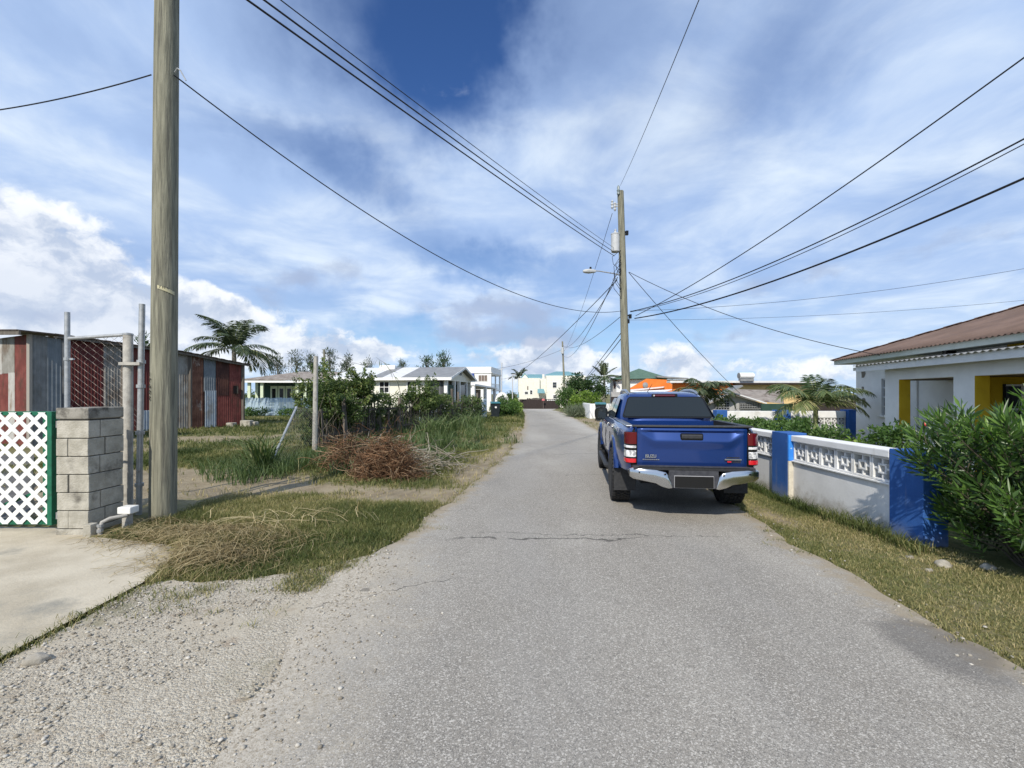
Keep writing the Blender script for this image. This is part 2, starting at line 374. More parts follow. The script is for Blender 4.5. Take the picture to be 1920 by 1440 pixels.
    for (yy, sl, x0, x1, w_, wq) in ((5.15, .03, -.9, 1.7, .032, wv), (5.38, -.05, -.6, 2.6, .012, wv2), (6.75, .4, -2.0, -.4, .010, wv), (4.35, .55, -2.2, -.2, .011, wv2), (12.4, .02, .2, 3.2, .03, wv), (9.1, .1, .6, 3.0, .012, wv2), (18.5, .0, .2, 3.6, .04, wv)):
        dd = t.m('ABSOLUTE', t.m('SUBTRACT', t.m('SUBTRACT', y, t.m('MULTIPLY', x, sl)), t.m('ADD', wq, yy)))
        ln = t.m('MULTIPLY', t.step(dd, w_, w_*.2), t.m('MULTIPLY', t.step(x, x0, x0+.5), t.step(x, x1, x1-.5)))
        ln = t.m('MULTIPLY', ln, t.step(brk, .36, .48))
        col = t.mix(t.m('MULTIPLY', ln, .8), col, (.06, .056, .05)); hgt = t.m('SUBTRACT', hgt, t.m('MULTIPLY', ln, .8))
    t.put(b.inputs['Base Color'], col); b.inputs['Roughness'].default_value = .9; b.inputs['Specular IOR Level'].default_value = .25
    hgt = t.m('ADD', t.m('MULTIPLY', hgt, .4), t.m('ADD', t.m('MULTIPLY', cs, .5), t.m('MULTIPLY', vc2, .5)))
    bn = t.node('ShaderNodeBump'); bn.inputs['Strength'].default_value = .6; bn.inputs['Distance'].default_value = .004
    t.put(bn.inputs['Height'], hgt); t.l.new(bn.outputs[0], b.inputs['Normal']); return m_
def gravel_mat():
    m_ = bpy.data.materials.new('gravel'); m_.use_nodes = True; t = NT(m_.node_tree); b = t.n['Principled BSDF']
    co = t.node('ShaderNodeTexCoord').outputs['Object']; x, y, z = t.sep(co)
    cw = t.v('ADD', co, t.v('SCALE', t.noise(co, 25, 2, .5, out='Color'), .02))
    c1 = t.sep(t.vor(cw, 70, 'Color'))[0]; c2 = t.sep(t.vor(cw, 180, 'Color'))[0]
    col = t.mix(c1, (.335, .29, .22), (.52, .475, .385)); col = t.mix(t.step(c2, .55, 1, 0, .6), col, (.60, .56, .475)); col = t.mix(t.step(c2, .3, 0, 0, .6), col, (.18, .15, .115))
    sand = t.step(t.noise(t.mapv(co, loc=(2, 8, 0)), 1.1, 6, .62), .47, .62)
    col = t.mix(t.m('MULTIPLY', sand, .75), col, t.mix(t.noise(co, 60, 4, .6), (.36, .315, .24), (.47, .425, .34)))
    big = t.noise(co, 1.5, 6, .65); col = t.mix(t.step(big, .48, .70, 0, .55), col, (.30, .25, .18))
    b_ = t.noise(t.mapv(co, loc=(4, 1, 0)), 2.4, 5, .6); col = t.mix(t.step(b_, .57, .70, 0, .6), col, (.21, .135, .08))
    grn = t.noise(t.mapv(co, loc=(9, 2, 0)), 1.2, 6, .65); col = t.mix(t.step(grn, .56, .70, 0, .6), col, (.14, .135, .065))
    t.put(b.inputs['Base Color'], col); b.inputs['Roughness'].default_value = .95; b.inputs['Specular IOR Level'].default_value = .2
    bn = t.node('ShaderNodeBump'); bn.inputs['Strength'].default_value = .7; bn.inputs['Distance'].default_value = .012
    t.put(bn.inputs['Height'], t.m('MULTIPLY', t.m('SUBTRACT', 1.0, t.m('ADD', t.vor(cw, 70), t.m('MULTIPLY', t.vor(cw, 180), .5))), t.m('SUBTRACT', 1.0, t.m('MULTIPLY', sand, .7)))); t.l.new(bn.outputs[0], b.inputs['Normal']); return m_
def soil_mat():
    m_ = bpy.data.materials.new('verge_soil'); m_.use_nodes = True; t = NT(m_.node_tree); b = t.n['Principled BSDF']
    co = t.node('ShaderNodeTexCoord').outputs['Object']
    a = t.node('ShaderNodeAttribute', attribute_name='grassy').outputs['Fac']
    n1 = t.noise(co, 2.2, 8, .65); n2 = t.noise(co, 14, 6, .7); n3 = t.noise(t.mapv(co, (1, 1, 1), loc=(3, 3, 3)), .5, 5, .6)
    dirt = t.mix(t.step(n1, .3, .7), (.235, .19, .125), (.34, .285, .195)); dirt = t.mix(t.step(n2, .5, .75, 0, .6), dirt, (.19, .15, .09))
    gr = t.mix(t.step(n2, .3, .7), (.105, .115, .045), (.20, .18, .08)); gr = t.mix(t.step(n1, .45, .7, 0, .8), gr, (.23, .20, .095))
    gr = t.mix(t.step(n3, .5, .7, 0, .6), gr, (.10, .13, .04))
    f = t.step(t.m('ADD', a, t.m('MULTIPLY', t.m('SUBTRACT', n2, .5), .9)), .30, .62)
    t.put(b.inputs['Base Color'], t.mix(f, dirt, gr)); b.inputs['Roughness'].default_value = .95; b.inputs['Specular IOR Level'].default_value = .15
    bn = t.node('ShaderNodeBump'); bn.inputs['Strength'].default_value = .8; bn.inputs['Distance'].default_value = .03
    t.put(bn.inputs['Height'], t.noise(co, 30, 6, .7)); t.l.new(bn.outputs[0], b.inputs['Normal']); return m_

ROAD_L = [(-1.2, -3), (-1.35, 2.0), (-1.55, 3.6), (-1.60, 4.1), (-1.38, 4.9), (-1.16, 5.6), (-1.08, 6.2), (-.90, 7.0), (-.62, 8.8), (-.12, 12.5), (.30, 17), (.66, 25), (.95, 36), (1.1, 48), (1.3, 64), (1.6, 84), (1.9, 97)]
ROAD_R = [(3.15, -3), (3.0, 2.6), (3.02, 3.6), (3.10, 4.6), (3.02, 5.0), (3.18, 5.7), (3.35, 7.5), (3.5, 11), (3.65, 16), (3.95, 24), (4.3, 34), (4.9, 48), (5.8, 64), (7.4, 84), (9.4, 97)]
roadL = rough_line(ROAD_L, .06, .10, 3); roadR = rough_line(ROAD_R, .06, .09, 9)
def lerp_line(line, y): a = np.array(line); return np.interp(y, a[:, 1], a[:, 0])
def strip_mesh(name, left, right, ys, z, mat_, nx=6):
    V = []; Fc = []
    for y in ys:
        xl = lerp_line(left, y); xr = lerp_line(right, y)
        for k in range(nx+1):
            x = xl+(xr-xl)*k/nx; V.append((x, y, float(gz(x, y))+z))
    for i in range(len(ys)-1):
        for k in range(nx): a = i*(nx+1)+k; Fc.append((a, a+1, a+nx+2, a+nx+1))
    o = np_mesh(name, V, Fc, mat_); V = np.array(V); e = np.minimum(V[:, 0]-lerp_line(left, V[:, 1]), lerp_line(right, V[:, 1])-V[:, 0])
    a = o.data.attributes.new('edge', 'FLOAT', 'POINT'); a.data.foreach_set('value', e.astype(np.float32)); return o
ys_road = np.concatenate([np.arange(-3, 14, .08), np.arange(14, 40, .3), np.arange(40, 97.1, 1.0)])
road = strip_mesh('road', sorted(roadL, key=lambda q: q[1]), sorted(roadR, key=lambda q: q[1]), ys_road, .016, asphalt_mat(), nx=36); tag(road, kind='structure')

# gravel shoulder under the road's left edge
GRAV = [(-.9, -3), (-.9, 4.5), (-1.35, 4.75), (-1.85, 4.3), (-2.3, 4.08), (-2.7, 4.0), (-3.0, 4.05), (-3.16, 3.9), (-3.13, 2.8), (-3.12, 1.0), (-3.2, -3)]
def poly_sheet(name, poly, z, mat_):
    bm = bmesh.new(); vs = [bm.verts.new((x, y, z)) for x, y in poly]; bm.faces.new(vs)
    bmesh.ops.triangulate(bm, faces=bm.faces[:]); me = bpy.data.meshes.new(name); bm.to_mesh(me); bm.free()
    me.update(); return tag(attach(name, me, mat_), kind='structure')
grav_out = rough_line(GRAV, .1, .05, 21); poly_sheet('gravel', grav_out, .008, gravel_mat())
APRON = [(-3.24, -3), (-3.17, .8), (-3.18, 2.83), (-3.21, 3.97), (-3.36, 4.5), (-3.48, 4.8), (-3.75, 4.98), (-4.3, 5.12), (-4.8, 5.24), (-5.0, 5.36), (-5.2, 5.6), (-9.5, 5.75), (-9.5, -3)]
conc = mat('apron_concrete', (.40, .35, .26), (.52, .465, .36), 1.6, .9, bump=.5, bscale=45, stain=(.28, .262, .215), sscale=.8, slo=.5, shi=.62)
apron_out = rough_line(APRON+[APRON[0]], .12, .022, 31)[:-1]; poly_sheet('concrete_apron', apron_out, .012, conc)

yardm = mat('yard_dark_grey', (.085, .082, .075), (.13, .125, .115), 2.5, .9, bump=.4)
poly_sheet('dark_yard_sheet', [(-6.15, 5.85), (-12.5, 12.0), (-14.5, 12.0), (-14.5, 5.85)], .05, yardm)  # dark grey ground sheet added so the lattice openings look dark
# bare soil: (x, y, rx, ry, weight)
BARE = [(-5.6, 8.6, 1.8, .9, 1.0), (-7.5, 9.0, 2.0, 1.0, 1.0), (-3.9, 7.9, 1.6, .28, .7), (-1.6, 7.3, 1.1, .45, 1.0), (-7.5, 7.2, 2.0, 1.0, .8), (-.8, 9.5, .45, 2.5, .55), (-.2, 13, .4, 3, .5), (.25, 18, .4, 5, .5),
        (3.5, 6.2, .22, .8, .35), (3.6, 5.0, .4, .5, .25), (3.6, 8.5, .2, 2.0, .3), (-9, 13.5, 2.5, .6, .5), (4.7, 26, .8, 5, .4), (-11, 17, 3, .8, .45)]
def grassy(x, y):
    a = .45+.9*(fbm(x*.55, y*.55, 41)-.25)+.35*(fbm(x*2.5, y*2.5, 44)-.5)
    for bx, by, rx, ry, w in BARE: a = a-w*np.exp(-((x-bx)/rx)**2-((y-by)/ry)**2)
    return np.clip(a, 0, 1)
gx = np.concatenate([-np.geomspace(900, 17, 22), np.arange(-16, 8, .14), np.geomspace(9, 900, 22)])
gy = np.concatenate([-np.geomspace(60, 4, 5), np.arange(-3, 17, .14), np.arange(17, 45, .5), np.geomspace(46, 2500, 34)])
X, Y = np.meshgrid(gx, gy); Zb = (fbm(X*.8, Y*.8, 5)-.5)*.10+(fbm(X*3, Y*3, 6)-.5)*.04
nearroad = smooth(.0, .9, np.maximum(lerp_line(ROAD_L, Y)-X, X-lerp_line(ROAD_R, Y)))
Zg = gz(X, Y)+Zb*nearroad*smooth(3.8, 4.8, Y)*smooth(50, 20, Y)
hump = .16*np.exp(-((X+3.1)/.9)**2-((Y-5.0)/.5)**2)
Zg += np.where(X < -1.5, hump*0.35, 0)
flat_ = in_poly(X, Y, APRON) | in_poly(X, Y, GRAV) | ((X > lerp_line(ROAD_L, Y)-.1) & (X < lerp_line(ROAD_R, Y)+.1))
Zg = np.where(flat_, gz(X, Y)-.02, Zg)
nX = len(gx); idx = np.arange(len(gy)*nX).reshape(len(gy), nX)
Fg = np.stack([idx[:-1, :-1], idx[:-1, 1:], idx[1:, 1:], idx[1:, :-1]], -1).reshape(-1, 4)
ground = np_mesh('ground', np.stack([X.ravel(), Y.ravel(), Zg.ravel()], 1), Fg, soil_mat(), smooth_=True); tag(ground, kind='structure')
at_ = ground.data.attributes.new('grassy', 'FLOAT', 'POINT'); at_.data.foreach_set('value', grassy(X, Y).ravel().astype(np.float32))

def ground_z(x, y):
    """height of the ground sheet (bilinear)"""
    i = np.clip(np.searchsorted(gx, x)-1, 0, nX-2); j = np.clip(np.searchsorted(gy, y)-1, 0, len(gy)-2)
    u = (x-gx[i])/(gx[i+1]-gx[i]); v = (y-gy[j])/(gy[j+1]-gy[j])
    return (Zg[j, i]*(1-u)+Zg[j, i+1]*u)*(1-v)+(Zg[j+1, i]*(1-u)+Zg[j+1, i+1]*u)*v

# ------------------------------------------------------------------ grass, straw, stones (nobody could count them)
grass_m = leafmat('grass_blades', [(0, (.050, .075, .020)), (.35, (.125, .142, .045)), (.62, (.26, .235, .10)), (1, (.48, .39, .22))], .6, .2, .25)
def clear_of_hard(x, y, margin=.0):
    ok = ~((x > lerp_line(roadL_s, y)-margin) & (x < lerp_line(roadR_s, y)+margin))
    return ok & ~in_poly(x, y, APRON)
roadL_s = sorted(roadL, key=lambda q: q[1]); roadR_s = sorted(roadR, key=lambda q: q[1])
def scatter_grass(n, x0, x1, y0, y1, h, w, keep=None, lean=(.2, .9), dry=0.0, clump=3, edge=0.0):
    x = RNG.uniform(x0, x1, n); y = RNG.uniform(y0, y1, n); g = grassy(x, y)
    ok = (RNG.uniform(0, 1, n) < smooth(.12, .75, g)+.03) & clear_of_hard(x, y, edge)
    gv = in_poly(x, y, GRAV); ok &= ~gv
    if keep is not None: ok &= keep(x, y)
    x, y, g = x[ok], y[ok], g[ok]
    patch = fbm(x*1.1, y*1.1, 77); x = np.repeat(x, clump)+RNG.normal(0, .02, len(x)*clump); y = np.repeat(y, clump)+RNG.normal(0, .02, len(y)*clump); patch = np.repeat(patch, clump); g = np.repeat(g, clump)
    n = len(x); hh = h*RNG.uniform(.45, 1.25, n)*(.5+patch)
    C = np.stack([x, y, ground_z(x, y)-.01], 1)
    V, Fc, k = blades(C, hh, w*RNG.uniform(.6, 1.4, n), RNG.uniform(*lean, n), RNG.uniform(0, 6.283, n))
    t_ = np.clip(.28+RNG.normal(0, .16, n)+(.62-g)*.75+dry+(fbm(x*.9+9, y*.9, 55)-.5)*.9, 0, 1)
    return V, Fc, np.repeat(t_, k)
def merge(parts):
    Vs, Fs, Ts, b = [], [], [], 0
    for V, Fc, T in parts: Vs.append(V); Fs.append(Fc+b); Ts.append(T); b += len(V)
    return np.concatenate(Vs), np.concatenate(Fs), np.concatenate(Ts)
near_left = scatter_grass(26000, -4.6, -.9, 4.0, 7.6, .085, .006, dry=.22)
yard = scatter_grass(26000, -11, -.1, 7.4, 14, .12, .010, dry=.08)
yard2 = scatter_grass(16000, -19, .7, 14, 32, .16, .02, lean=(.2, .7))
tuft = scatter_grass(6000, -10, -5.5, 9.6, 14.0, .2, .012, lean=(.5, 1.1), dry=-.15, keep=lambda x, y: fbm(x*.8, y*.8, 91) > .5)
right1 = scatter_grass(34000, 2.9, 4.6, 2.4, 10.5, .045, .006, dry=.26)
right2 = scatter_grass(8000, 3.3, 12, 10.5, 40, .12, .02, dry=.05)
wallfoot = scatter_grass(1500, 4.08, 4.27, 4.6, 13, .17, .008, dry=-.15)
far_l = scatter_grass(6000, -1.8, 1.3, 26, 60, .2, .04, dry=.0)
V, Fc, T = merge([near_left, yard, yard2, tuft, right1, right2, wallfoot, far_l])
tag(np_mesh('grass', V, Fc, grass_m, tint=T), 'short patchy green and straw coloured grass on the verges and in the open yard', kind='stuff')

# heap of cut straw at the foot of the pole and loose runners
straw_m = leafmat('dry_straw', [(0, (.10, .075, .035)), (.5, (.25, .19, .09)), (1, (.46, .38, .22))], .8, .1, .2)
def wisps(n, sampler, length, r, lift=.06, seg=4, curl=.8):
    Vs = []; Fs = []; T = []; b = 0
    for i in range(n):
        x, y, z = sampler(); a = random.uniform(0, 6.283); L = length*random.uniform(.4, 1.3); pts = []; zz = z
        up = random.uniform(0, lift)
        for k in range(seg+1):
            u = k/seg; pts.append((x, y, z+up*math.sin(u*math.pi)*1.2)); a += random.uniform(-curl, curl)*.6; x += math.cos(a)*L/seg; y += math.sin(a)*L/seg
        for k in range(seg+1):
            d = Vector(pts[min(k+1, seg)])-Vector(pts[max(k-1, 0)]); s_ = Vector((-d.y, d.x, 0)); s_ = s_.normalized()*r if s_.length > 1e-6 else Vector((r, 0, 0))
            q = Vector(pts[k]); Vs += [q+s_, q-s_+Vector((0, 0, r*.6))]
        for k in range(seg): Fs.append((b+2*k, b+2*k+1, b+2*k+3, b+2*k+2))
        T += [random.random()]*seg; b += 2*(seg+1)
    return np.array([tuple(v) for v in Vs]), np.array(Fs), np.array(T)
STRAW = [(-3.75, 5.25, .75, .3, .10), (-2.95, 4.5, .5, .26, .12), (-2.95, 5.0, .8, .4, .08), (-4.35, 5.75, .4, .25, .06)]
def straw_pt():
    cx, cy, rx, ry, hz = STRAW[random.choices(range(4), (5, 4, 3, 1.2))[0]]
    x = random.gauss(cx, rx*.6); y = random.gauss(cy, ry*.6); e = math.exp(-((x-cx)/rx)**2-((y-cy)/ry)**2)
    return x, y, float(ground_z(np.array([x]), np.array([y]))[0])+random.uniform(0, hz)*e+.01
V, Fc, T = wisps(3600, straw_pt, .28, .0017, .05)
tag(np_mesh('dry_grass_cuttings', V, Fc, straw_m, tint=T), 'heap of brown dry cut grass beside the concrete apron', kind='stuff')

def stones(n, sampler, r0, r1, name, label):
    ph = (1+5**.5)/2
    base = unit(np.array([(-1, ph, 0), (1, ph, 0), (-1, -ph, 0), (1, -ph, 0), (0, -1, ph), (0, 1, ph), (0, -1, -ph), (0, 1, -ph), (ph, 0, -1), (ph, 0, 1), (-ph, 0, -1), (-ph, 0, 1)], float))
    fc = np.array([(0, 11, 5), (0, 5, 1), (0, 1, 7), (0, 7, 10), (0, 10, 11), (1, 5, 9), (5, 11, 4), (11, 10, 2), (10, 7, 6), (7, 1, 8), (3, 9, 4), (3, 4, 2), (3, 2, 6), (3, 6, 8), (3, 8, 9), (4, 9, 5), (2, 4, 11), (6, 2, 10), (8, 6, 7), (9, 8, 1)])
    pts = np.array([sampler() for _ in range(n)]); r = r0+(r1-r0)*RNG.uniform(0, 1, n)**3
    sc = np.stack([RNG.uniform(.8, 1.4, n), RNG.uniform(.7, 1.2, n), RNG.uniform(.4, .8, n)], 1)*r[:, None]; a = RNG.uniform(0, 6.28, n)
    jit = RNG.uniform(.75, 1.2, (n, 12, 1)); V = base[None]*jit*sc[:, None, :]
    V = np.stack([V[..., 0]*np.cos(a)[:, None]-V[..., 1]*np.sin(a)[:, None], V[..., 0]*np.sin(a)[:, None]+V[..., 1]*np.cos(a)[:, None], V[..., 2]], -1)
    V[..., 2] += sc[:, 2:3]*.35; V += pts[:, None, :]
    Fc = (fc[None]+np.arange(n)[:, None, None]*12).reshape(-1, 3)
    return tag(np_mesh(name, V.reshape(-1, 3), Fc, stone_m, tint=np.repeat(RNG.uniform(0, 1, n), 20)), label, kind='stuff')
stone_m = leafmat('coral_stone', [(0, (.19, .165, .13)), (.5, (.34, .31, .255)), (1, (.52, .49, .43))], .9, 0.0, .2)
def grav_pt():
    while True:
        y = random.uniform(1.6, 4.7); x = random.uniform(-3.2, -.8); w = (x+1.15)
        if in_poly(np.array([x]), np.array([y]), GRAV)[0] and random.random() < (.95 if x < -1.9 else .45 if x < -1.3 else .12) and fbm(x*1.8, y*1.8, 61) > .36: return (x, y, .010)
stones(4200, grav_pt, .0025, .013, 'loose_gravel', 'loose pale coral gravel scattered over the road shoulder')
def edge_pt():
    y = random.uniform(2.5, 12); s_ = random.random() < .5
    if random.random() < .55: y = random.uniform(1.7, 4.8); return (-1.45+abs(random.gauss(0, .32)), y, .018)
    x = (lerp_line(roadL_s, y)-abs(random.gauss(0, .25))) if s_ else (lerp_line(roadR_s, y)+random.gauss(-.05, .15)); return (x, y, .016)
stones(1500, edge_pt, .004, .013, 'roadside_grit', 'small pale grit lying along both ragged road edges')
# grass invading the gravel in tufts along the apron and shoulder
def tufts_on(pts, n, h, w, dry=.2, spread=.1):
    C = []
    for (x, y, r) in pts:
        k = int(n*r*r/.04); C += [(x+random.gauss(0, r*.55), y+random.gauss(0, r*.35)) for _ in range(k)]
    C = np.array(C); C3 = np.stack([C[:, 0], C[:, 1], np.full(len(C), .006)], 1); m_ = len(C)
    V, Fc, k = blades(C3, h*RNG.uniform(.4, 1.3, m_), w*RNG.uniform(.6, 1.4, m_), RNG.uniform(.4, 1.3, m_), RNG.uniform(0, 6.283, m_))
    return V, Fc, np.repeat(np.clip(.35+dry+RNG.normal(0, .2, m_), 0, 1), k)
edge = [(-3.14+random.gauss(0, .03), 2.5+1.6*u, .09) for u in np.linspace(0, 1, 22)]
for y_ in np.arange(2.4, 14, .16):
    if random.random() < .75: edge.append((float(lerp_line(roadR_s, y_))-abs(random.gauss(0, .06))+.05, y_, random.uniform(.05, .11)))
    if y_ > 4.2 and random.random() < .75: edge.append((float(lerp_line(roadL_s, y_))+abs(random.gauss(0, .07))-.05, y_, random.uniform(.05, .12)))
spots = [(-2.35, 4.05, .22), (-1.95, 4.2, .25), (-1.6, 4.45, .2), (-2.1, 3.8, .12), (-1.85, 3.85, .14), (-2.6, 3.9, .2), (-2.45, 3.55, .10), (-1.75, 4.05, .16), (-1.5, 4.8, .2), (-2.9, 3.75, .2), (-1.35, 5.15, .16), (-1.3, 5.75, .14), (3.0, 4.75, .16), (2.75, 4.95, .10), (2.95, 5.1, .14), (-.85, 5.55, .16), (-1.1, 6.1, .12)]
front = []
while len(front) < 260:
    x_ = random.uniform(-3.1, -1.25); y_ = 4.15+random.gauss(-.12, .22)+(.25 if x_ > -1.7 else 0)
    if fbm(x_*2.2, y_*2.2, 71) > .48: front.append((x_, y_, random.uniform(.05, .12)))
V, Fc, T = merge([tufts_on(front, 60, .055, .005, .14), tufts_on(edge, 170, .055, .005, .12), tufts_on(spots, 75, .05, .005, .08)])
tag(np_mesh('creeping_grass', V, Fc, grass_m, tint=T), 'thin tufts of creeping grass over gravel and cracked asphalt', kind='stuff')
# ------------------------------------------------------------------ the blue pickup
paint = mat('blue_paint', (.007, .040, .195), rough=.30, metal=.45, coat=1.0, spec=.5)
blackp = mat('black_plastic', (.020, .021, .023), (.034, .035, .037), 30, .55, bump=.1, bscale=200)
gloss_black = mat('gloss_black', (.008, .008, .009), rough=.15)
glassd = mat('tinted_glass', (.012, .016, .017), rough=.05, spec=.65)
chrome = mat('chrome', (.62, .62, .61), rough=.17, metal=1.0)
silver = mat('satin_silver', (.48, .49, .50), rough=.32, metal=.9)
rubber = mat('tyre_rubber', (.016, .016, .017), (.040, .038, .035), 6, .85, bump=.2, bscale=60)
redlens = mat('red_lens', (.10, .004, .010), rough=.08, coat=1)
redbright = mat('bright_red_reflector', (.55, .012, .02), rough=.15, coat=1)
clearlens = mat('clear_lens', (.30, .30, .31), (.70, .70, .70), 22, .15, coat=1, spec=.6, lo=.42, hi=.55)
darkunder = mat('underbody', (.012, .012, .013), rough=.9)

def rounded_poly(corners, r, n=5):
    """corners: coplanar 3-D points, in order -> points with rounded corners"""
    out = []; k = len(corners); cs = [Vector(c) for c in corners]
    for i in range(k):
        p0, p1, p2 = cs[i-1], cs[i], cs[(i+1) % k]; a = (p0-p1).normalized(); b = (p2-p1).normalized()
        rr = min(r, (p0-p1).length*.45, (p2-p1).length*.45)
        for j in range(n+1):
            u = j/n; q0 = p1+a*rr*(1-u); q1 = p1+b*rr*u; out.append(q0*(1-u)+q1*u)
    return out
def pane(name, corners, r, th, m_, parent, off=0.0, outward=(0, -1, 0), bevel=.004):
    nrm = (Vector(corners[1])-Vector(corners[0])).cross(Vector(corners[2])-Vector(corners[0])).normalized()
    if nrm.dot(Vector(outward)) < 0: nrm = -nrm
    pts = [q+nrm*off for q in rounded_poly(corners, r)]
    return MB().prism(pts, nrm*th).build(name, m_, parent, world=False, bevel=bevel)

def loft(rings, closed_ends=True):
    V = []; Fs = []; n = len(rings[0])
    for r_ in rings: V += r_
    for i in range(len(rings)-1):
        for k in range(n): Fs.append((i*n+k, i*n+(k+1) % n, (i+1)*n+(k+1) % n, (i+1)*n+k))
    if closed_ends: Fs += [tuple(range(n))[::-1], tuple(range((len(rings)-1)*n, len(rings)*n))]
    return V, Fs
def boolean_cut(o, cutters):
    for c in cutters:
        m_ = o.modifiers.new('cut', 'BOOLEAN'); m_.operation = 'DIFFERENCE'; m_.object = c; m_.solver = 'EXACT'
    bpy.context.view_layer.update(); dg = bpy.context.evaluated_depsgraph_get()
    me = bpy.data.meshes.new_from_object(o.evaluated_get(dg)); o.modifiers.clear(); o.data = me
    for c in cutters: bpy.data.objects.remove(c, do_unlink=True)

truck = thing('pickup_truck', 'metallic blue crew cab pickup truck parked on the right of the road, tailgate towards us', 'pickup truck', (2.44, 6.98, .016), R(-7.5))
def body_ring(y, w, zb, zt, crown=.0):
    half = [(w*.88, zb), (w*.965, zb+.05), (w*.992, zb+.17), (w, (zb+zt)/2), (w*.985, zt-.17), (w*.962, zt-.06), (w*.935, zt-.015), (w*.90, zt)]
    top = [(w*.45, zt+crown)]
    L_ = [(x, y, z) for x, z in half+top]; return L_+[(-x, y, z) for x, z in reversed(half+top)]
st = [(-1.105, .775, .62, 1.185, 0), (-1.07, .80, .60, 1.195, 0), (-.95, .835, .57, 1.198, 0), (-.5, .885, .54, 1.20, 0), (0, .905, .54, 1.20, 0), (.42, .90, .53, 1.20, 0), (1.0, .90, .50, 1.20, 0), (1.9, .90, .50, 1.18, 0), (2.45, .90, .50, 1.17, 0),
      (2.75, .90, .50, 1.15, .03), (3.1, .90, .52, 1.12, .035), (3.5, .89, .52, 1.08, .03), (3.85, .86, .52, 1.02, .02), (3.98, .80, .55, .95, .01)]
mb = MB(); mb.add(*loft([body_ring(*q) for q in st])); body = mb.build('body', [paint, darkunder], truck, False, True, angle=40)
cut = []
for yy in (0.0, 3.1):
    c = MB().lathe([(.475, -1.2), (.475, 1.2)], 40, 'x', (0, yy, .44)).build('cut', None); c.parent = truck; cut.append(c)
c = MB().box(-.70, .70, -1.30, .36, .78, 1.6).build('cut', None); c.parent = truck; cut.append(c)
boolean_cut(body, cut)
for p_ in body.data.polygons:
    c = p_.center
    for yy in (0.0, 3.1):
        if math.hypot(c.y-yy, c.z-.44) < .49 and abs(p_.normal.x) < .5: p_.material_index = 1
    if c.y < .30 and c.z > .7 and abs(c.x) < .705 and c.z < 1.19: p_.material_index = 1
try: body.data.set_sharp_from_angle(angle=R(38))
except Exception: pass
# cab
def se_ring(z, hx, y0, y1, n=40, p=5.0):
    out = []; cy = (y0+y1)/2; hy = (y1-y0)/2
    for k in range(n):
        a = 2*math.pi*k/n; ca, sa = math.cos(a), math.sin(a)
        out.append((hx*math.copysign(abs(ca)**(2/p), ca), cy+hy*math.copysign(abs(sa)**(2/p), sa), z))
    return out
cabsec = [(1.10, .815, .40, 2.85), (1.24, .795, .41, 2.62), (1.40, .735, .50, 2.36), (1.57, .660, .60, 2.10), (1.605, .636, .645, 2.03), (1.632, .60, .71, 1.97), (1.652, .53, .80, 1.90), (1.664, .42, .93, 1.8), (1.67, .2, 1.15, 1.6)]
mb = MB(); mb.add(*loft([se_ring(*q) for q in cabsec])); cab = mb.build('cab', paint, truck, False, True, angle=60)
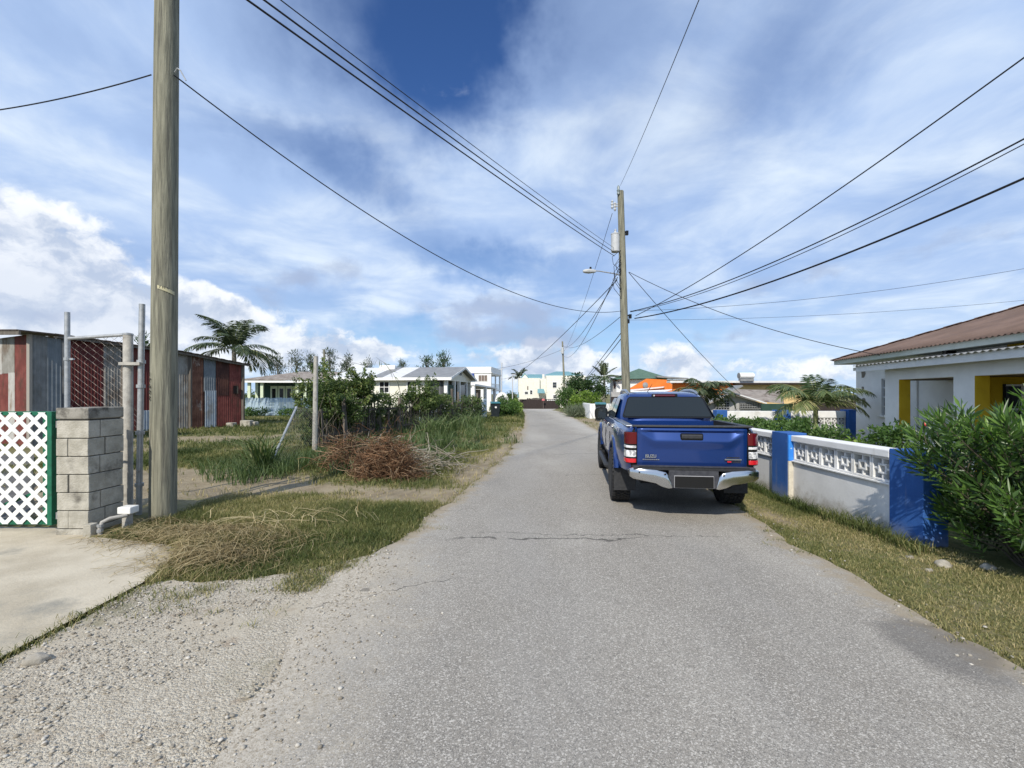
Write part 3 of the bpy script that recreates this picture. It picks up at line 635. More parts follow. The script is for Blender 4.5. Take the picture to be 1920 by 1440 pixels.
# windows
def yr(z): return np.interp(z, [1.10, 1.24, 1.40, 1.57], [.40, .41, .50, .60])
rw = [(-.685, yr(1.255), 1.255), (.685, yr(1.255), 1.255), (.575, yr(1.56), 1.56), (-.575, yr(1.56), 1.56)]
w_ = pane('rear_window', rw, .05, .012, glassd, truck, off=.012)
pane('window_seal', [(-.71, yr(1.235)-.002, 1.235), (.71, yr(1.235)-.002, 1.235), (.595, yr(1.578)-.002, 1.578), (-.595, yr(1.578)-.002, 1.578)], .06, .010, gloss_black, w_, off=.006)
for sx in (-1, 1):
    def sp(y, z, e=.012): return (sx*(np.interp(z, [1.10, 1.24, 1.40, 1.57], [.815, .795, .735, .660])+e), y, z)
    for (ya, yb, yc, yd) in ((.62, 1.36, 1.36, .86), (1.44, 2.36, 1.98, 1.44)):
        pane('side_window', [sp(ya, 1.23), sp(yb, 1.23), sp(yc, 1.55), sp(yd, 1.55)], .04, .006, glassd, truck, off=0, outward=(sx, 0, 0))
    # roof rail on two feet
    rail = MB(); rail.tube([(sx*.565, .76, 1.625), (sx*.565, .92, 1.665), (sx*.565, 1.15, 1.690), (sx*.565, 1.7, 1.690), (sx*.56, 1.95, 1.665), (sx*.555, 2.03, 1.62)], [.012, .022, .026, .026, .022, .014], 8)
    rail.build('roof_rail', silver, truck, False, True)
    mir = MB(); mir.add(*loft([[(sx*(.93+.13*q[0]), y, 1.235+.13*q[1]) for q in [(math.copysign(abs(math.cos(a))**.6, math.cos(a)), math.copysign(abs(math.sin(a))**.6, math.sin(a))) for a in np.linspace(0, 6.283, 17)[:-1]]] for y in (2.16, 2.20, 2.26)]))
    mir.box(min(sx*.80, sx*.88), max(sx*.80, sx*.88), 2.20, 2.25, 1.17, 1.22); mo = mir.build('wing_mirror', gloss_black, truck, False, True)
    MB().box(sx*.93-.095, sx*.93+.095, 2.153, 2.159, 1.13, 1.34).build('mirror_glass', glassd, mo, False)
    for yy in (.72, 1.55):
        MB().beam((sx*.915, yy, 1.09), (sx*.915, yy+.19, 1.09), .03, .03).build('door_handle', chrome, truck, False, bevel=.006)
    for yy in (.47, 1.40, 2.42): MB().box(sx*.900-.004, sx*.900+.004, yy-.004, yy+.004, .66, 1.02).build('door_seam', gloss_black, truck, False)
    step = MB(); step.tube([(sx*.84, .62, .42), (sx*.93, .70, .42), (sx*.93, 2.4, .42), (sx*.84, 2.5, .42)], .045, 8); step.build('side_step', blackp, truck, False, True)
    for yy in (0.0, 3.1):
        ring = []
        for a in np.linspace(R(14), R(166), 29):
            ca, sa = math.cos(a), math.sin(a)
            ring.append([(sx*.80, yy+.474*ca, .44+.474*sa), (sx*.908, yy+.474*ca, .44+.474*sa), (sx*.920, yy+.492*ca, .44+.492*sa), (sx*.910, yy+.55*ca, .44+.55*sa), (sx*.86, yy+.60*ca, .44+.58*sa)])
        fl = MB(); fl.add(*loft(ring)); fl.build('wheel_arch', paint, truck, False, True, angle=40)
    MB().box(min(sx*.60, sx*.915), max(sx*.60, sx*.915), -.475, -.462, .24, .62).build('mud_flap', blackp, truck, False, bevel=.004)
# tailgate with its pressed-in shape
nx, nz = 60, 40; zb_, zt_ = .745, 1.245; hw = .735
V = []; Fc = []
xs = np.linspace(-hw, hw, nx+1); zs = np.linspace(zb_, zt_, nz+1)
def sst(a, b, x): t = min(1, max(0, (x-a)/(b-a))); return t*t*(3-2*t)
for z in zs:
    for x in xs:
        ax = abs(x); zl = 1.075+.095*sst(.48, .70, ax); fade = 1-sst(.50, .73, ax)
        if z < zl: o_ = .030-.022*sst(0, .12, zl-z)*fade*1.0-.010*(zl-z)/.35
        elif z < 1.185: o_ = .030-.034*((z-zl)/max(.03, 1.185-zl))**1.0*fade
        else: o_ = .030-.034*fade*(1-sst(1.185, 1.207, z))
        o_ -= .035*sst(1.228, 1.250, z)+.012*sst(.80, .745, z); o_ -= .018*sst(.68, .735, ax)
        V.append((x, -1.245-o_-.018*(1-(ax/hw)**2), z))
for j in range(nz):
    for i in range(nx): a = j*(nx+1)+i; Fc.append((a, a+1, a+nx+2, a+nx+1))
nb = len(V)
edge_i = [i for i in range(nx+1)]+[j*(nx+1)+nx for j in range(1, nz+1)]+[nz*(nx+1)+i for i in range(nx-1, -1, -1)]+[j*(nx+1) for j in range(nz-1, 0, -1)]
for i in edge_i: x, y, z = V[i]; V.append((x, -1.20, z))
m_ = len(edge_i)
for k in range(m_): Fc.append((edge_i[(k+1) % m_], edge_i[k], nb+k, nb+(k+1) % m_))
tg = np_mesh('tailgate', np.array(V), np.array(Fc), paint, truck, False, smooth_=True)
try: tg.data.set_sharp_from_angle(angle=R(50))
except Exception: pass
MB().box(-.80, .80, -1.285, -1.16, 1.247, 1.272).build('tailgate_cap', blackp, truck, False, bevel=.012)
for sx in (-1, 1): MB().box(min(sx*.70, sx*.80), max(sx*.70, sx*.80), -1.00, .38, 1.198, 1.214).build('bed_rail_cap', silver if sx < 0 else blackp, truck, False, bevel=.006)  # left cap silver: sky reflection put into its colour
hd = MB(); hd.box(-.155, .155, -1.292, -1.25, 1.075, 1.175); hnd = hd.build('tailgate_handle', gloss_black, truck, False, bevel=.02, seg=3)
MB().box(-.140, .140, -1.305, -1.285, 1.105, 1.160).build('handle_bar', blackp, hnd, False, bevel=.012)
# badges
def text_obj(s, size, name, m_, parent, loc, rot, depth=.003, align='CENTER', bold=0.0, sx=1.0, world=False):
    cu = bpy.data.curves.new(name, 'FONT'); cu.body = s; cu.size = size; cu.extrude = depth; cu.align_x = align; cu.align_y = 'CENTER'; cu.offset = bold
    o = bpy.data.objects.new('tmp', cu); COL.objects.link(o); bpy.context.view_layer.update()
    me = bpy.data.meshes.new_from_object(o.evaluated_get(bpy.context.evaluated_depsgraph_get())); bpy.data.objects.remove(o, do_unlink=True)
    me.transform(Matrix.Translation(loc) @ rot.to_matrix().to_4x4() @ Matrix.Diagonal((sx, 1, 1, 1)))
    me.materials.clear(); return attach(name, me, m_, parent, world)
from mathutils import Euler
tr = Euler((R(90), 0, 0))
text_obj('ISUZU', .055, 'maker_badge', silver, tg, Vector((-.555, -1.281, .875)), tr, .004, bold=.002)
bd = MB()
for k in range(9): bd.box(-.665+.026*k, -.646+.026*k, -1.2785, -1.270, .828, .838)
bd.build('dealer_badge', silver, tg, False)
bd = MB(); bd.box(.435, .655, -1.284, -1.268, .842, .856); bd.build('trim_badge', silver, tg, False)
bd = MB(); bd.box(.470, .520, -1.282, -1.268, .812, .829); bd.build('red_badge', redbright, tg, False)
bd = MB()
for k in range(6): bd.box(.530+.020*k, .544+.020*k, -1.280, -1.268, .814, .827)
bd.build('model_badge', blackp, tg, False); bd = MB()
for k in range(8): bd.box(.462+.022*k, .476+.022*k, -1.280, -1.268, .868, .880)
bd.build('model_badge', blackp, tg, False)
# tail lamps wrapping the rear corners
for sx in (-1, 1):
    def lampseg(name, z0, z1, m_, par, grow=0.0, inset=0.0):
        prof = [(.742+inset, -1.262-grow), (.79, -1.270-grow), (.845-inset*.5, -1.262-grow), (.885+grow, -1.225-grow*.5), (.902+grow, -1.13+inset), (.87, -1.10+inset), (.742+inset, -1.20)]
        lean = lambda z: .030*(z-.77)
        rings = [[(sx*(a-lean(z)*.4), b+lean(z)*.5, z) for a, b in prof] for z in np.linspace(z0, z1, 4)]
        o = MB(); o.add(*loft(rings)); return o.build(name, m_, par, False, True, bevel=.004, angle=60)
    lamp = lampseg('tail_light', .775, 1.185, gloss_black, truck)
    lampseg('red_lens', 1.025, 1.180, redlens, lamp, .006, .006)
    lampseg('indicator_lens', .975, 1.008, clearlens, lamp, .006, .012)
    lampseg('reversing_lens', .858, .945, clearlens, lamp, .006, .012)
    lampseg('reflector', .785, .838, redbright, lamp, .006, .012)
    # chrome bumper wing
    prof = [(.885, .700), (.86, .715), (.50, .690), (.36, .665), (.30, .48), (.335, .455), (.46, .485), (.52, .520), (.86, .575), (.89, .60)]
    th = lambda x: -1.395+.05*max(0, (x-.6)/.3)**2
    o = MB(); fr = [(sx*a, th(a), b) for a, b in prof]; bk = [(sx*a, th(a)+.10, b) for a, b in prof]; n = len(fr)
    xs_ = np.linspace(.30, .89, 14); pa = sorted(prof[:5], key=lambda q: q[0]); pb = sorted(prof[4:], key=lambda q: q[0])
    zt_l = np.interp(xs_, [q[0] for q in pa], [q[1] for q in pa]); zb_l = np.interp(xs_, [q[0] for q in pb], [q[1] for q in pb]); zb_l = np.minimum(zb_l, zt_l-.012)
    rings = []
    for q, a_, b_ in zip(xs_, zb_l, zt_l):
        y_ = th(q); rings.append([(sx*q, y_+.020, a_), (sx*q, y_+.006, a_+.008), (sx*q, y_, (a_+b_)/2), (sx*q, y_+.002, b_-.012), (sx*q, y_+.012, b_), (sx*q, y_+.10, b_), (sx*q, y_+.10, a_)])
    o.add(*loft(rings))
    bw = o.build('bumper_wing', chrome, truck, False, True, angle=50)
    o = MB(); o.box(min(sx*.84, sx*.885), max(sx*.84, sx*.885), -1.29, -1.02, .60, .70); o.build('bumper_return', chrome, bw, False, bevel=.015, seg=3)
    for (a, b) in ((.76, .660), (.40, .645)):
        MB().lathe([(.011, -1.403+(.05 if a > .6 else 0)), (.011, -1.38)], 12, 'y', (sx*a, -.012, b)).build('parking_sensor', gloss_black, bw, False)
o = MB(); o.box(-.84, .84, -1.37, -1.14, .69, .735); o.box(-.76, .76, -1.385, -1.30, .735, .742); o.box(-.34, .34, -1.375, -1.20, .47, .69); o.box(-.52, .52, -1.30, -1.12, .50, .62)
bmp = o.build('bumper_step', mat('bumper_plastic', (.030, .032, .040), (.05, .052, .06), 20, .6), truck, False, bevel=.012)
o = MB()
for z in (.700, .712, .724): o.box(-.80, .80, -1.374, -1.366, z-.003, z+.003)
o.build('tread_strip', blackp, bmp, False)
pf = MB().box(-.262, .262, -1.392, -1.372, .473, .629).build('plate_frame', mat('plate_rim', (.30, .30, .31), rough=.4), truck, False, bevel=.006)
MB().box(-.255, .255, -1.397, -1.385, .479, .623).build('number_plate', mat('masked_plate', (.002, .002, .002), rough=.7), pf, False, bevel=.003)
hb = MB().box(-.205, .205, .58, .64, 1.575, 1.632).build('brake_light', gloss_black, truck, False, bevel=.015, seg=3)
MB().box(-.165, .165, .572, .60, 1.588, 1.618).build('brake_lens', redlens, hb, False, bevel=.008)
MB().lathe([(.014, .566), (.014, .60)], 12, 'y', (-.175, 0, 1.603)).build('brake_lamp', clearlens, hb, False)
MB().tube([(-.22, .95, 1.66), (-.17, .75, 1.80)], [.006, .003], 6).build('aerial', blackp, truck, False)
# underbody and axle
o = MB(); o.box(-.62, .62, -1.05, 3.7, .46, .60); o.tube([(-.75, 0, .40), (.75, 0, .40)], .055, 10); o.lathe([(.02, -.16), (.13, -.08), (.16, 0), (.13, .08), (.02, .16)], 14, 'y', (.05, 0, .40)); o.tube([(-.75, 3.1, .40), (.75, 3.1, .40)], .05, 8)
o.tube([(.45, -1.15, .47), (.45, .4, .45)], .035, 8); o.build('chassis', darkunder, truck, False)
# wheels
def wheel(parent, sx, y):
    RT, wdt = .40, .27; x0 = sx*.66 if sx > 0 else -.93
    tyre = MB(); tyre.lathe([(.24, 0.0), (.30, -.006), (.355, .012), (.380, .030), (.386, .06), (.386, .21), (.380, .24), (.355, .258), (.30, .276), (.24, .27)], 48, 'x', (x0, y, RT))
    rngw = random.Random(3)
    nl = 40
    for k in range(nl):
        a = 2*math.pi*k/nl
        for row, (cx, wl, da, tl, sk) in enumerate(((.035, .060, 0, .040, .20), (.098, .050, .5, .036, -.5), (.150, .040, 0, .034, .5), (.196, .046, .5, .036, -.5), (.243, .056, 0, .040, .2))):
            aa = a+da*2*math.pi/nl; vs = []
            for rr in (.375, .404 if row not in (0, 4) else .398):
                for (dx, dt) in ((-wl/2, -tl/2+sk*tl*.5), (wl/2, -tl/2-sk*tl*.5), (wl/2, tl/2-sk*tl*.5), (-wl/2, tl/2+sk*tl*.5)):
                    q = aa+dt/RT; vs.append((x0+cx+dx*(1 if rr < .39 else .88), y+rr*math.cos(q), RT+rr*math.sin(q)))
            tyre.add(vs, [(0, 1, 2, 3), (4, 7, 6, 5), (0, 4, 5, 1), (1, 5, 6, 2), (2, 6, 7, 3), (3, 7, 4, 0)])
    w = tyre.build('wheel', rubber, parent, False, True, angle=30)
    rim = MB(); xo = x0+(.245 if sx > 0 else .025)*1.0; s_ = sx
    rim.lathe([(.245, xo), (.225, xo+.004*s_), (.215, xo-.05*s_), (.06, xo-.035*s_), (.045, xo-.01*s_), (.0301, xo-.008*s_)], 28, 'x', (0, y, RT))
    for k in range(6):
        a = 2*math.pi*k/6; rim.beam((xo-.012*s_, y+.04*math.cos(a), RT+.04*math.sin(a)), (xo-.004*s_, y+.225*math.cos(a), RT+.225*math.sin(a)), .055, .03, (1, 0, 0))
    rim.build('rim', mat('alloy_rim', (.05, .05, .055), rough=.3, metal=.8) if 'alloy_rim' not in MATS else MATS['alloy_rim'], w, False)
for sx in (-1, 1):
    for yy in (0.0, 3.1): wheel(truck, sx, yy)

def subtree(o):
    return [o]+[q for c in bpy.data.objects if c.parent == o for q in subtree(c)]
for c in [k for k in bpy.data.objects if k.parent == truck]:
    n_ = c.name.split('.')[0]
    dz = {'tailgate': -.047, 'tailgate_cap': -.047, 'tailgate_handle': -.047, 'tail_light': -.047, 'bumper_wing': -.025, 'bumper_step': -.025, 'plate_frame': -.025}.get(n_)
    if dz is not None:
        for q in subtree(c): q.data.transform(Matrix.Translation((0, .13, dz)) @ Matrix.Diagonal((.875 if n_ in ('bumper_wing', 'bumper_step') else .915, 1, 1, 1)))
# ------------------------------------------------------------------ left foreground: pillar, lattice gate, chain-link gate, poles
block_m = mat('grey_block', (.33, .31, .255), (.46, .435, .37), 7, .92, bump=1.0, bscale=45, stain=(.13, .12, .10), sscale=2.6, slo=.52, shi=.74)
mortar_m = mat('mortar', (.10, .095, .085), rough=.95)
cap_m = mat('rendered_cap', (.24, .225, .19), (.33, .315, .275), 7, .92, bump=.8, bscale=50, stain=(.075, .07, .06), sscale=3.5, slo=.44, shi=.62)
white_m = mat('white_plastic', (.80, .80, .77), (.72, .72, .68), 8, .5, bump=.05)
green_m = mat('green_paint', (.006, .10, .052), (.010, .14, .075), 8, .55, stain=(.02, .06, .035), sscale=6)
galv = mat('galvanised_pipe', (.36, .37, .37), (.47, .475, .47), 18, .45, metal=.5, stain=(.20, .17, .13), sscale=9, slo=.6, shi=.75)
galv_old = mat('weathered_post', (.34, .325, .29), (.44, .42, .37), 14, .8, bump=.4, stain=(.20, .18, .15), sscale=7)
wire_m = mat('wire_mesh', (.22, .21, .20), (.15, .12, .095), 9, .5, metal=.55)
pvc = mat('white_box', (.78, .77, .73), (.70, .69, .64), 12, .5)

px0, px1, py0, py1 = -5.285, -4.915, 5.32, 5.80
pil = thing('gate_pillar', 'bare concrete block pillar with a stained cap between lattice gate and wooden pole', 'pillar', (px0, py0, 0))
MB().box(px0+.02, px1-.02, py0+.02, py1-.02, -.05, 1.36).build('mortar_core', mortar_m, pil)
z = -.13; k = 0
while z < 1.2:
    h_ = .21; t0 = max(z, -.05)+.005; t1 = min(z+h_, 1.352)-.005
    if k % 2 == 0: cuts = [(px0, px1, py0, py0+.15), (px0, px1, py0+.16, py1)]
    else: cuts = [(px0, px0+.13, py0, py0+.22), (px0+.14, px1, py0, py0+.22), (px0, px1, py0+.23, py1)]
    for (a, b, c, d) in cuts:
        j = random.uniform(-.004, .004); MB().box(a+j, b+j, c+j, d+j, t0, t1).build('concrete_block', block_m, pil, bevel=.006)
    z += h_; k += 1
MB().box(px0-.006, px1+.006, py0-.006, py1+.006, 1.352, 1.485).build('pillar_cap', cap_m, pil, bevel=.014, seg=3)

# white lattice on a green frame
gx0, gx1, gyy, gz0, gz1 = -7.75, -5.50, 5.50, .075, 1.435
gate = thing('lattice_gate', 'white diagonal lattice gate on a dark green frame beside the block pillar', 'gate', ((gx0+gx1)/2, gyy, gz0))
f = MB()
f.box(gx1-.14, gx1, gyy+.012, gyy+.062, gz0, gz1); f.box(gx1-.058, gx1-.001, gyy-.02, gyy+.0115, gz0, gz1); f.box(gx0, gx0+.062, gyy+.012, gyy+.062, gz0, gz1)
f.box(gx0+.062, gx1-.142, gyy+.014, gyy+.060, gz0, gz0+.055); f.box(gx0+.062, gx1-.142, gyy+.014, gyy+.060, gz1-.05, gz1); f.box(-6.62, -6.56, gyy+.014, gyy+.060, gz0+.055, gz1-.05)
f.build('gate_frame', green_m, gate, bevel=.004)
f = MB(); f.beam((-6.60, gyy+.05, gz0+.05), (gx1-.15, gyy+.05, gz0+.42), .03, .05, (0, 1, 0)); f.build('gate_brace', green_m, gate)
def clip_strip(a, b, w, x0, x1, z0, z1):
    d = Vector((b[0]-a[0], b[1]-a[1])).normalized(); n_ = Vector((-d.y, d.x))*w/2
    poly = [(a[0]+n_.x, a[1]+n_.y), (b[0]+n_.x, b[1]+n_.y), (b[0]-n_.x, b[1]-n_.y), (a[0]-n_.x, a[1]-n_.y)]
    for ax, lim, sg in ((0, x0, 1), (0, x1, -1), (1, z0, 1), (1, z1, -1)):
        out = []
        for i in range(len(poly)):
            p_, q_ = poly[i-1], poly[i]; ip = (p_[ax]-lim)*sg >= 0; iq = (q_[ax]-lim)*sg >= 0
            if ip != iq: u = (lim-p_[ax])/(q_[ax]-p_[ax]); out.append((p_[0]+(q_[0]-p_[0])*u, p_[1]+(q_[1]-p_[1])*u))
            if iq: out.append(q_)
        poly = out
        if len(poly) < 3: return None
    return poly
lx0, lx1, lz0, lz1 = gx0, gx1-.062, gz0+.012, gz1-.010
for s_, yy in ((1, gyy), (-1, gyy-.0075)):
    lat = MB(); c = -8.0
    while c < 8:
        p_ = clip_strip((-20, s_*(-20)*1.0-c*s_-0) if False else (lx0-3, lz0+s_*(-3)+c), (lx1+3, lz0+s_*(lx1+3-lx0)+c), .047, lx0, lx1, lz0, lz1)
        if p_ and len(p_) > 2: lat.prism([(x, yy, z) for x, z in p_], (0, .007, 0))
        c += .176
    lat.build('lattice_layer', white_m, gate)
for zz in (.20, 1.30): MB().lathe([(.016, -.06), (.016, .02)], 10, 'z', (gx1+.02, gyy+.03, zz)).box(gx1+.01, px0+.02, gyy+.02, gyy+.04, zz-.03, zz-.01).build('hinge', galv, gate)

# chain-link gate and its posts
def chainlink(a, b, z0, z1, name, parent, pitch=.06, r=.0022, spikes=True, dy=(0, 0)):
    a = Vector(a); b = Vector(b); L = (b-a).length; d = (b-a)/L; nrm = Vector((-d.y, d.x, 0)); n = max(1, int(L/pitch)); mb = MB()
    for i in range(n+1):
        pts = []; z = z0; s_ = 1; k = 0
        while z <= z1+(.045 if spikes else 0):
            off = pitch*.5*(1 if (k+i) % 2 else -1)*.98; p_ = a+d*(min(max(i*pitch+pitch/2+off, 0), L)); pts.append((p_.x+nrm.x*.003*(-1)**(k+i), p_.y+nrm.y*.003*(-1)**(k+i), z)); z += pitch*.75; k += 1
        if len(pts) > 1: mb.tube(pts, r, 3, False)
    return mb.build(name, wire_m, parent)
gp = thing('gate_post', 'thick weathered steel gate post rising behind the block pillar', 'post', (-5.19, 6.2, 0))
MB().lathe([(.056, -.05), (.056, 2.44), (.050, 2.455)], 20, 'z', (-5.19, 6.2, 0)).build('pipe', galv_old, gp, smooth_=True)
MB().lathe([(.060, 2.44), (.060, 2.462), (.01, 2.475)], 20, 'z', (-5.19, 6.2, 0)).build('cap', galv, gp, smooth_=True)
cg = thing('chain_link_gate', 'rusty chain link gate leaf with a tall pipe upright behind the block pillar', 'gate', (-5.65, 6.25, 0))
MB().tube([(-6.06, 6.25, -.03), (-6.06, 6.25, 2.76)], .031, 12).build('upright', galv, cg, smooth_=True)
MB().tube([(-6.06, 6.25, 2.40), (-5.24, 6.25, 2.455)], .024, 10).build('top_rail', galv, cg, smooth_=True)
MB().tube([(-6.06, 6.25, .12), (-5.25, 6.25, .12)], .022, 10).build('bottom_rail', galv, cg, smooth_=True)
chainlink((-6.03, 6.262), (-5.25, 6.262), .14, 2.43, 'wire_mesh', cg) if False else chainlink((-6.03, 6.262, 0), (-5.25, 6.262, 0), .14, 2.43, 'wire_mesh', cg)
for zz in (.45, 1.35, 2.12): MB().lathe([(.040, -.02), (.040, .02)], 12, 'z', (-6.06, 6.25, zz)).box(-6.02, -5.97, 6.235, 6.265, zz-.012, zz+.012).build('clamp', galv, cg)
c2 = thing('chain_link_gate', 'second chain link gate leaf folded almost edge on beside the wooden pole', 'gate', (-5.04, 6.2, 0))
top = (-5.0, 6.2, 2.86); bot = (-5.045, 6.2, -.03)
MB().tube([bot, top], .036, 12).build('upright', galv, c2, smooth_=True)
chainlink((-5.125, 6.215, 0), (-5.055, 6.205, 0), .1, 1.5, 'wire_mesh', c2, pitch=.05, spikes=False)
for zz in (.42, 1.12, 1.75, 2.08):
    MB().lathe([(.052, -.022), (.052, .022)], 14, 'z', (-5.045+.045*zz/2.86, 6.2, zz)).build('clamp', galv, c2)
MB().beam((-5.25, 6.13, 2.05), (-4.97, 6.13, 2.05), .03, .04).lathe([(.075, -.02), (.075, .02)], 16, 'z', (-5.19, 6.2, 2.05)).build('hinge_bracket', galv_old, c2)

# water meter pipe, white box, stray block
wm = thing('water_pipe', 'short upright water pipe with an elbow and white meter box by the block pillar', 'water pipe', (-4.72, 5.42, 0))
MB().tube([(-4.76, 5.30, -.02), (-4.76, 5.30, .10), (-4.745, 5.31, .16), (-4.70, 5.36, .19), (-4.62, 5.50, .19)], .022, 10).build('pipe', galv_old, wm, smooth_=True)
MB().lathe([(.032, .05), (.032, .085)], 10, 'z', (-4.76, 5.30, 0)).build('coupling', galv, wm)
MB().lathe([(.034, .11), (.034, .14)], 10, 'z', (-4.758, 5.302, 0)).build('valve', galv, wm)
MB().box(-4.74, -4.58, 5.50, 5.64, .20, .285).build('meter_box', pvc, wm, bevel=.012, seg=3)
MB().box(-4.70, -4.64, 5.52, 5.62, .02, .20).build('meter_body', galv_old, wm, bevel=.01)
sb = MB().box(-4.905, -4.815, 5.24, 5.34, .0, .15).build('stone_block', block_m, None, bevel=.008); tag(sb, 'small grey block standing on edge at the foot of the pillar', 'block')

# wooden poles
wood = mat('pole_wood', (.135, .132, .098), (.285, .275, .205), 3.0, .9, bump=1.0, bscale=7, stretch=(9, 9, .55), stain=(.085, .082, .068), sscale=2.6, slo=.5, shi=.7, sstretch=(6, 6, .35), lo=.3, hi=.7)
def lean_pole(name, base, top, r0, r1, m_, parent, n=28, seg=24, seed=0):
    b = Vector(base); t = Vector(top); V = []; Fc = []
    for i in range(seg+1):
        u = i/seg; c = b.lerp(t, u); r = r0+(r1-r0)*u
        for k in range(n):
            a = 2*math.pi*k/n; rr = r*(1+.035*(fbm(math.cos(a)*2+9, math.sin(a)*2+u*1.5+seed, seed)-.5)+.05*(fbm(math.cos(a)*6+4, math.sin(a)*6+u*3, seed+3)-.5)); V.append((c.x+rr*math.cos(a), c.y+rr*math.sin(a), c.z))
    for i in range(seg):
        for k in range(n): Fc.append((i*n+k, i*n+(k+1) % n, (i+1)*n+(k+1) % n, (i+1)*n+k))
    mb = MB(); mb.add(V, Fc); mb.add([], []); mb.f.append(tuple(range(seg*n, (seg+1)*n))); mb.mi.append(0)
    return mb.build(name, m_, parent, smooth_=True)
p1b = Vector((-4.66, 6.12, -.05)); p1t = Vector((-4.585, 6.12, 9.3))
up1 = thing('utility_pole', 'thick weathered wooden pole with a small number tag, standing beside the block pillar', 'utility pole', p1b)
lean_pole('pole', p1b, p1t, .156, .128, wood, up1, seed=2)
tagm = mat('tag_plate', (.55, .50, .30), (.45, .42, .28), 30, .6)
tp = MB(); zt = 3.04; c = p1b.lerp(p1t, (zt+.05)/9.35); rr = .151
for i in range(7):
    a0 = R(-82+i*10.5); a1 = R(-82+(i+1)*10.5)
    q = [(c.x+rr*math.cos(a), c.y+rr*math.sin(a), zt+zz-.0012*i*8) for a, zz in ((a0, -.022), (a1, -.026), (a1, .020), (a0, .024))]
    tp.prism(q, (.002*math.cos(a0), .002*math.sin(a0)-.004, 0))
tagp = tp.build('number_tag', tagm, up1)
for i, ch in enumerate('7N4'):
    a = R(-72+i*15); text_obj(ch, .042, 'tag_letter', gloss_black, tagp, Vector((c.x+(rr+.006)*math.cos(a), c.y+(rr+.006)*math.sin(a), zt-.002-.002*i)), Euler((R(90), 0, a+R(90))), .001, world=True)
for i, ch in enumerate('17602'): text_obj(ch, .075, 'branded_number', mat('burnt_mark', (.035, .033, .028), rough=.95) if i == 0 else MATS['burnt_mark'], up1, Vector((-4.655-.068, 6.12-.142, 1.90-.078*i)), Euler((R(90), 0, R(-25))), .003, world=True)
MB().tube([(-4.45, 6.05, 5.89), (-4.40, 6.03, 5.93), (-4.36, 6.03, 5.90), (-4.30, 6.05, 5.78)], .008, 6).build('wire_hook', galv, up1)

# pole two: transformer, lamp, insulators
q2b = Vector((4.28, 17.0, -.05)); q2t = Vector((4.02, 17.0, 9.15))
def on2(z): return q2b.lerp(q2t, (z+.05)/9.2)
up2 = thing('utility_pole', 'tall leaning wooden pole with transformer and street lamp arm behind the truck', 'utility pole', q2b)
lean_pole('pole', q2b, q2t, .165, .115, wood, up2, 20, 20, 5)
def Z2(py): return CAMH+(H0-py)/F0*17.0
trm = mat('transformer_grey', (.50, .51, .51), (.42, .43, .43), 6, .5)
c = on2(Z2(457)); tf = MB().lathe([(.14, -.33), (.155, -.31), (.155, .30), (.165, .31), (.165, .345), (.10, .37)], 20, 'z', (c.x-.26, c.y-.06, c.z)).build('transformer', trm, up2, smooth_=True)
MB().lathe([(.03, .35), (.05, .40), (.03, .45), (.045, .49), (.012, .52)], 10, 'z', (c.x-.26, c.y-.06, c.z)).build('bushing', trm, tf, smooth_=True)
MB().beam((c.x-.16, c.y-.02, c.z+.15), (c.x, c.y, c.z+.15), .05, .06).build('bracket', galv_old, up2)
c = on2(Z2(515)); am = MB().tube([(c.x, c.y, c.z-.05), (c.x-.35, c.y-.05, c.z+.03), (c.x-.9, c.y-.12, c.z+.10), (c.x-1.1, c.y-.14, c.z+.11)], .022, 8).build('lamp_arm', galv, up2, smooth_=True)
lh = MB().add(*loft([[(c.x-x, c.y-.14+w*math.cos(a), c.z+.10+h_*math.sin(a)-(0.02 if math.sin(a) < 0 else 0)) for a in np.linspace(0, 6.283, 13)[:-1]] for x, w, h_ in ((1.02, .03, .03), (1.10, .08, .055), (1.28, .12, .075), (1.42, .11, .06), (1.50, .05, .03))])).build('lamp_head', trm, am, smooth_=True)
MB().lathe([(.04, .16), (.04, .24), (.02, .25)], 10, 'z', (c.x-1.22, c.y-.14, c.z)).build('photocell', gloss_black, lh)
c = on2(Z2(357)); MB().lathe([(.02, -.22), (.06, -.18), (.045, -.10), (.065, -.05), (.045, .0), (.05, .08), (.02, .14)], 12, 'z', (c.x-.10, c.y-.1, c.z)).build('insulator', mat('porcelain', (.20, .24, .24), rough=.25), up2, smooth_=True)
for dx, py in ((-.32, 384), (-.22, 388)): c = on2(Z2(py)); MB().lathe([(.015, -.16), (.05, -.10), (.03, -.04), (.055, .02), (.03, .08), (.05, .12), (.012, .18)], 10, 'z', (c.x+dx, c.y, c.z)).beam((c.x+dx, c.y, c.z), (c.x, c.y, c.z+.05), .03, .03).build('cutout_fuse', trm, up2, smooth_=True)
for py, dx in ((437, .17), (593, .20), (602, .12)): c = on2(Z2(py)); MB().beam((c.x, c.y, c.z), (c.x+dx, c.y-.05, c.z+.03), .03, .05).box(c.x+dx-.04, c.x+dx+.06, c.y-.1, c.y, c.z-.09, c.z+.06).build('clamp', gloss_black, up2)
cw = MB()
rw_ = random.Random(5)
for k in range(9):
    z0 = Z2(480+rw_.uniform(-10, 30)); z1 = z0-rw_.uniform(.3, 1.3); c = on2(z0); e = on2(z1); sx_ = rw_.uniform(.1, .42)
    cw.tube([(c.x-.08, c.y-.12, z0), (c.x-sx_, c.y-.15, (z0*2+z1)/3), (c.x-sx_*.9, c.y-.15, (z0+2*z1)/3), (e.x-.1, e.y-.12, z1)], .010, 5)
cw.build('jumper_wires', gloss_black, up2)
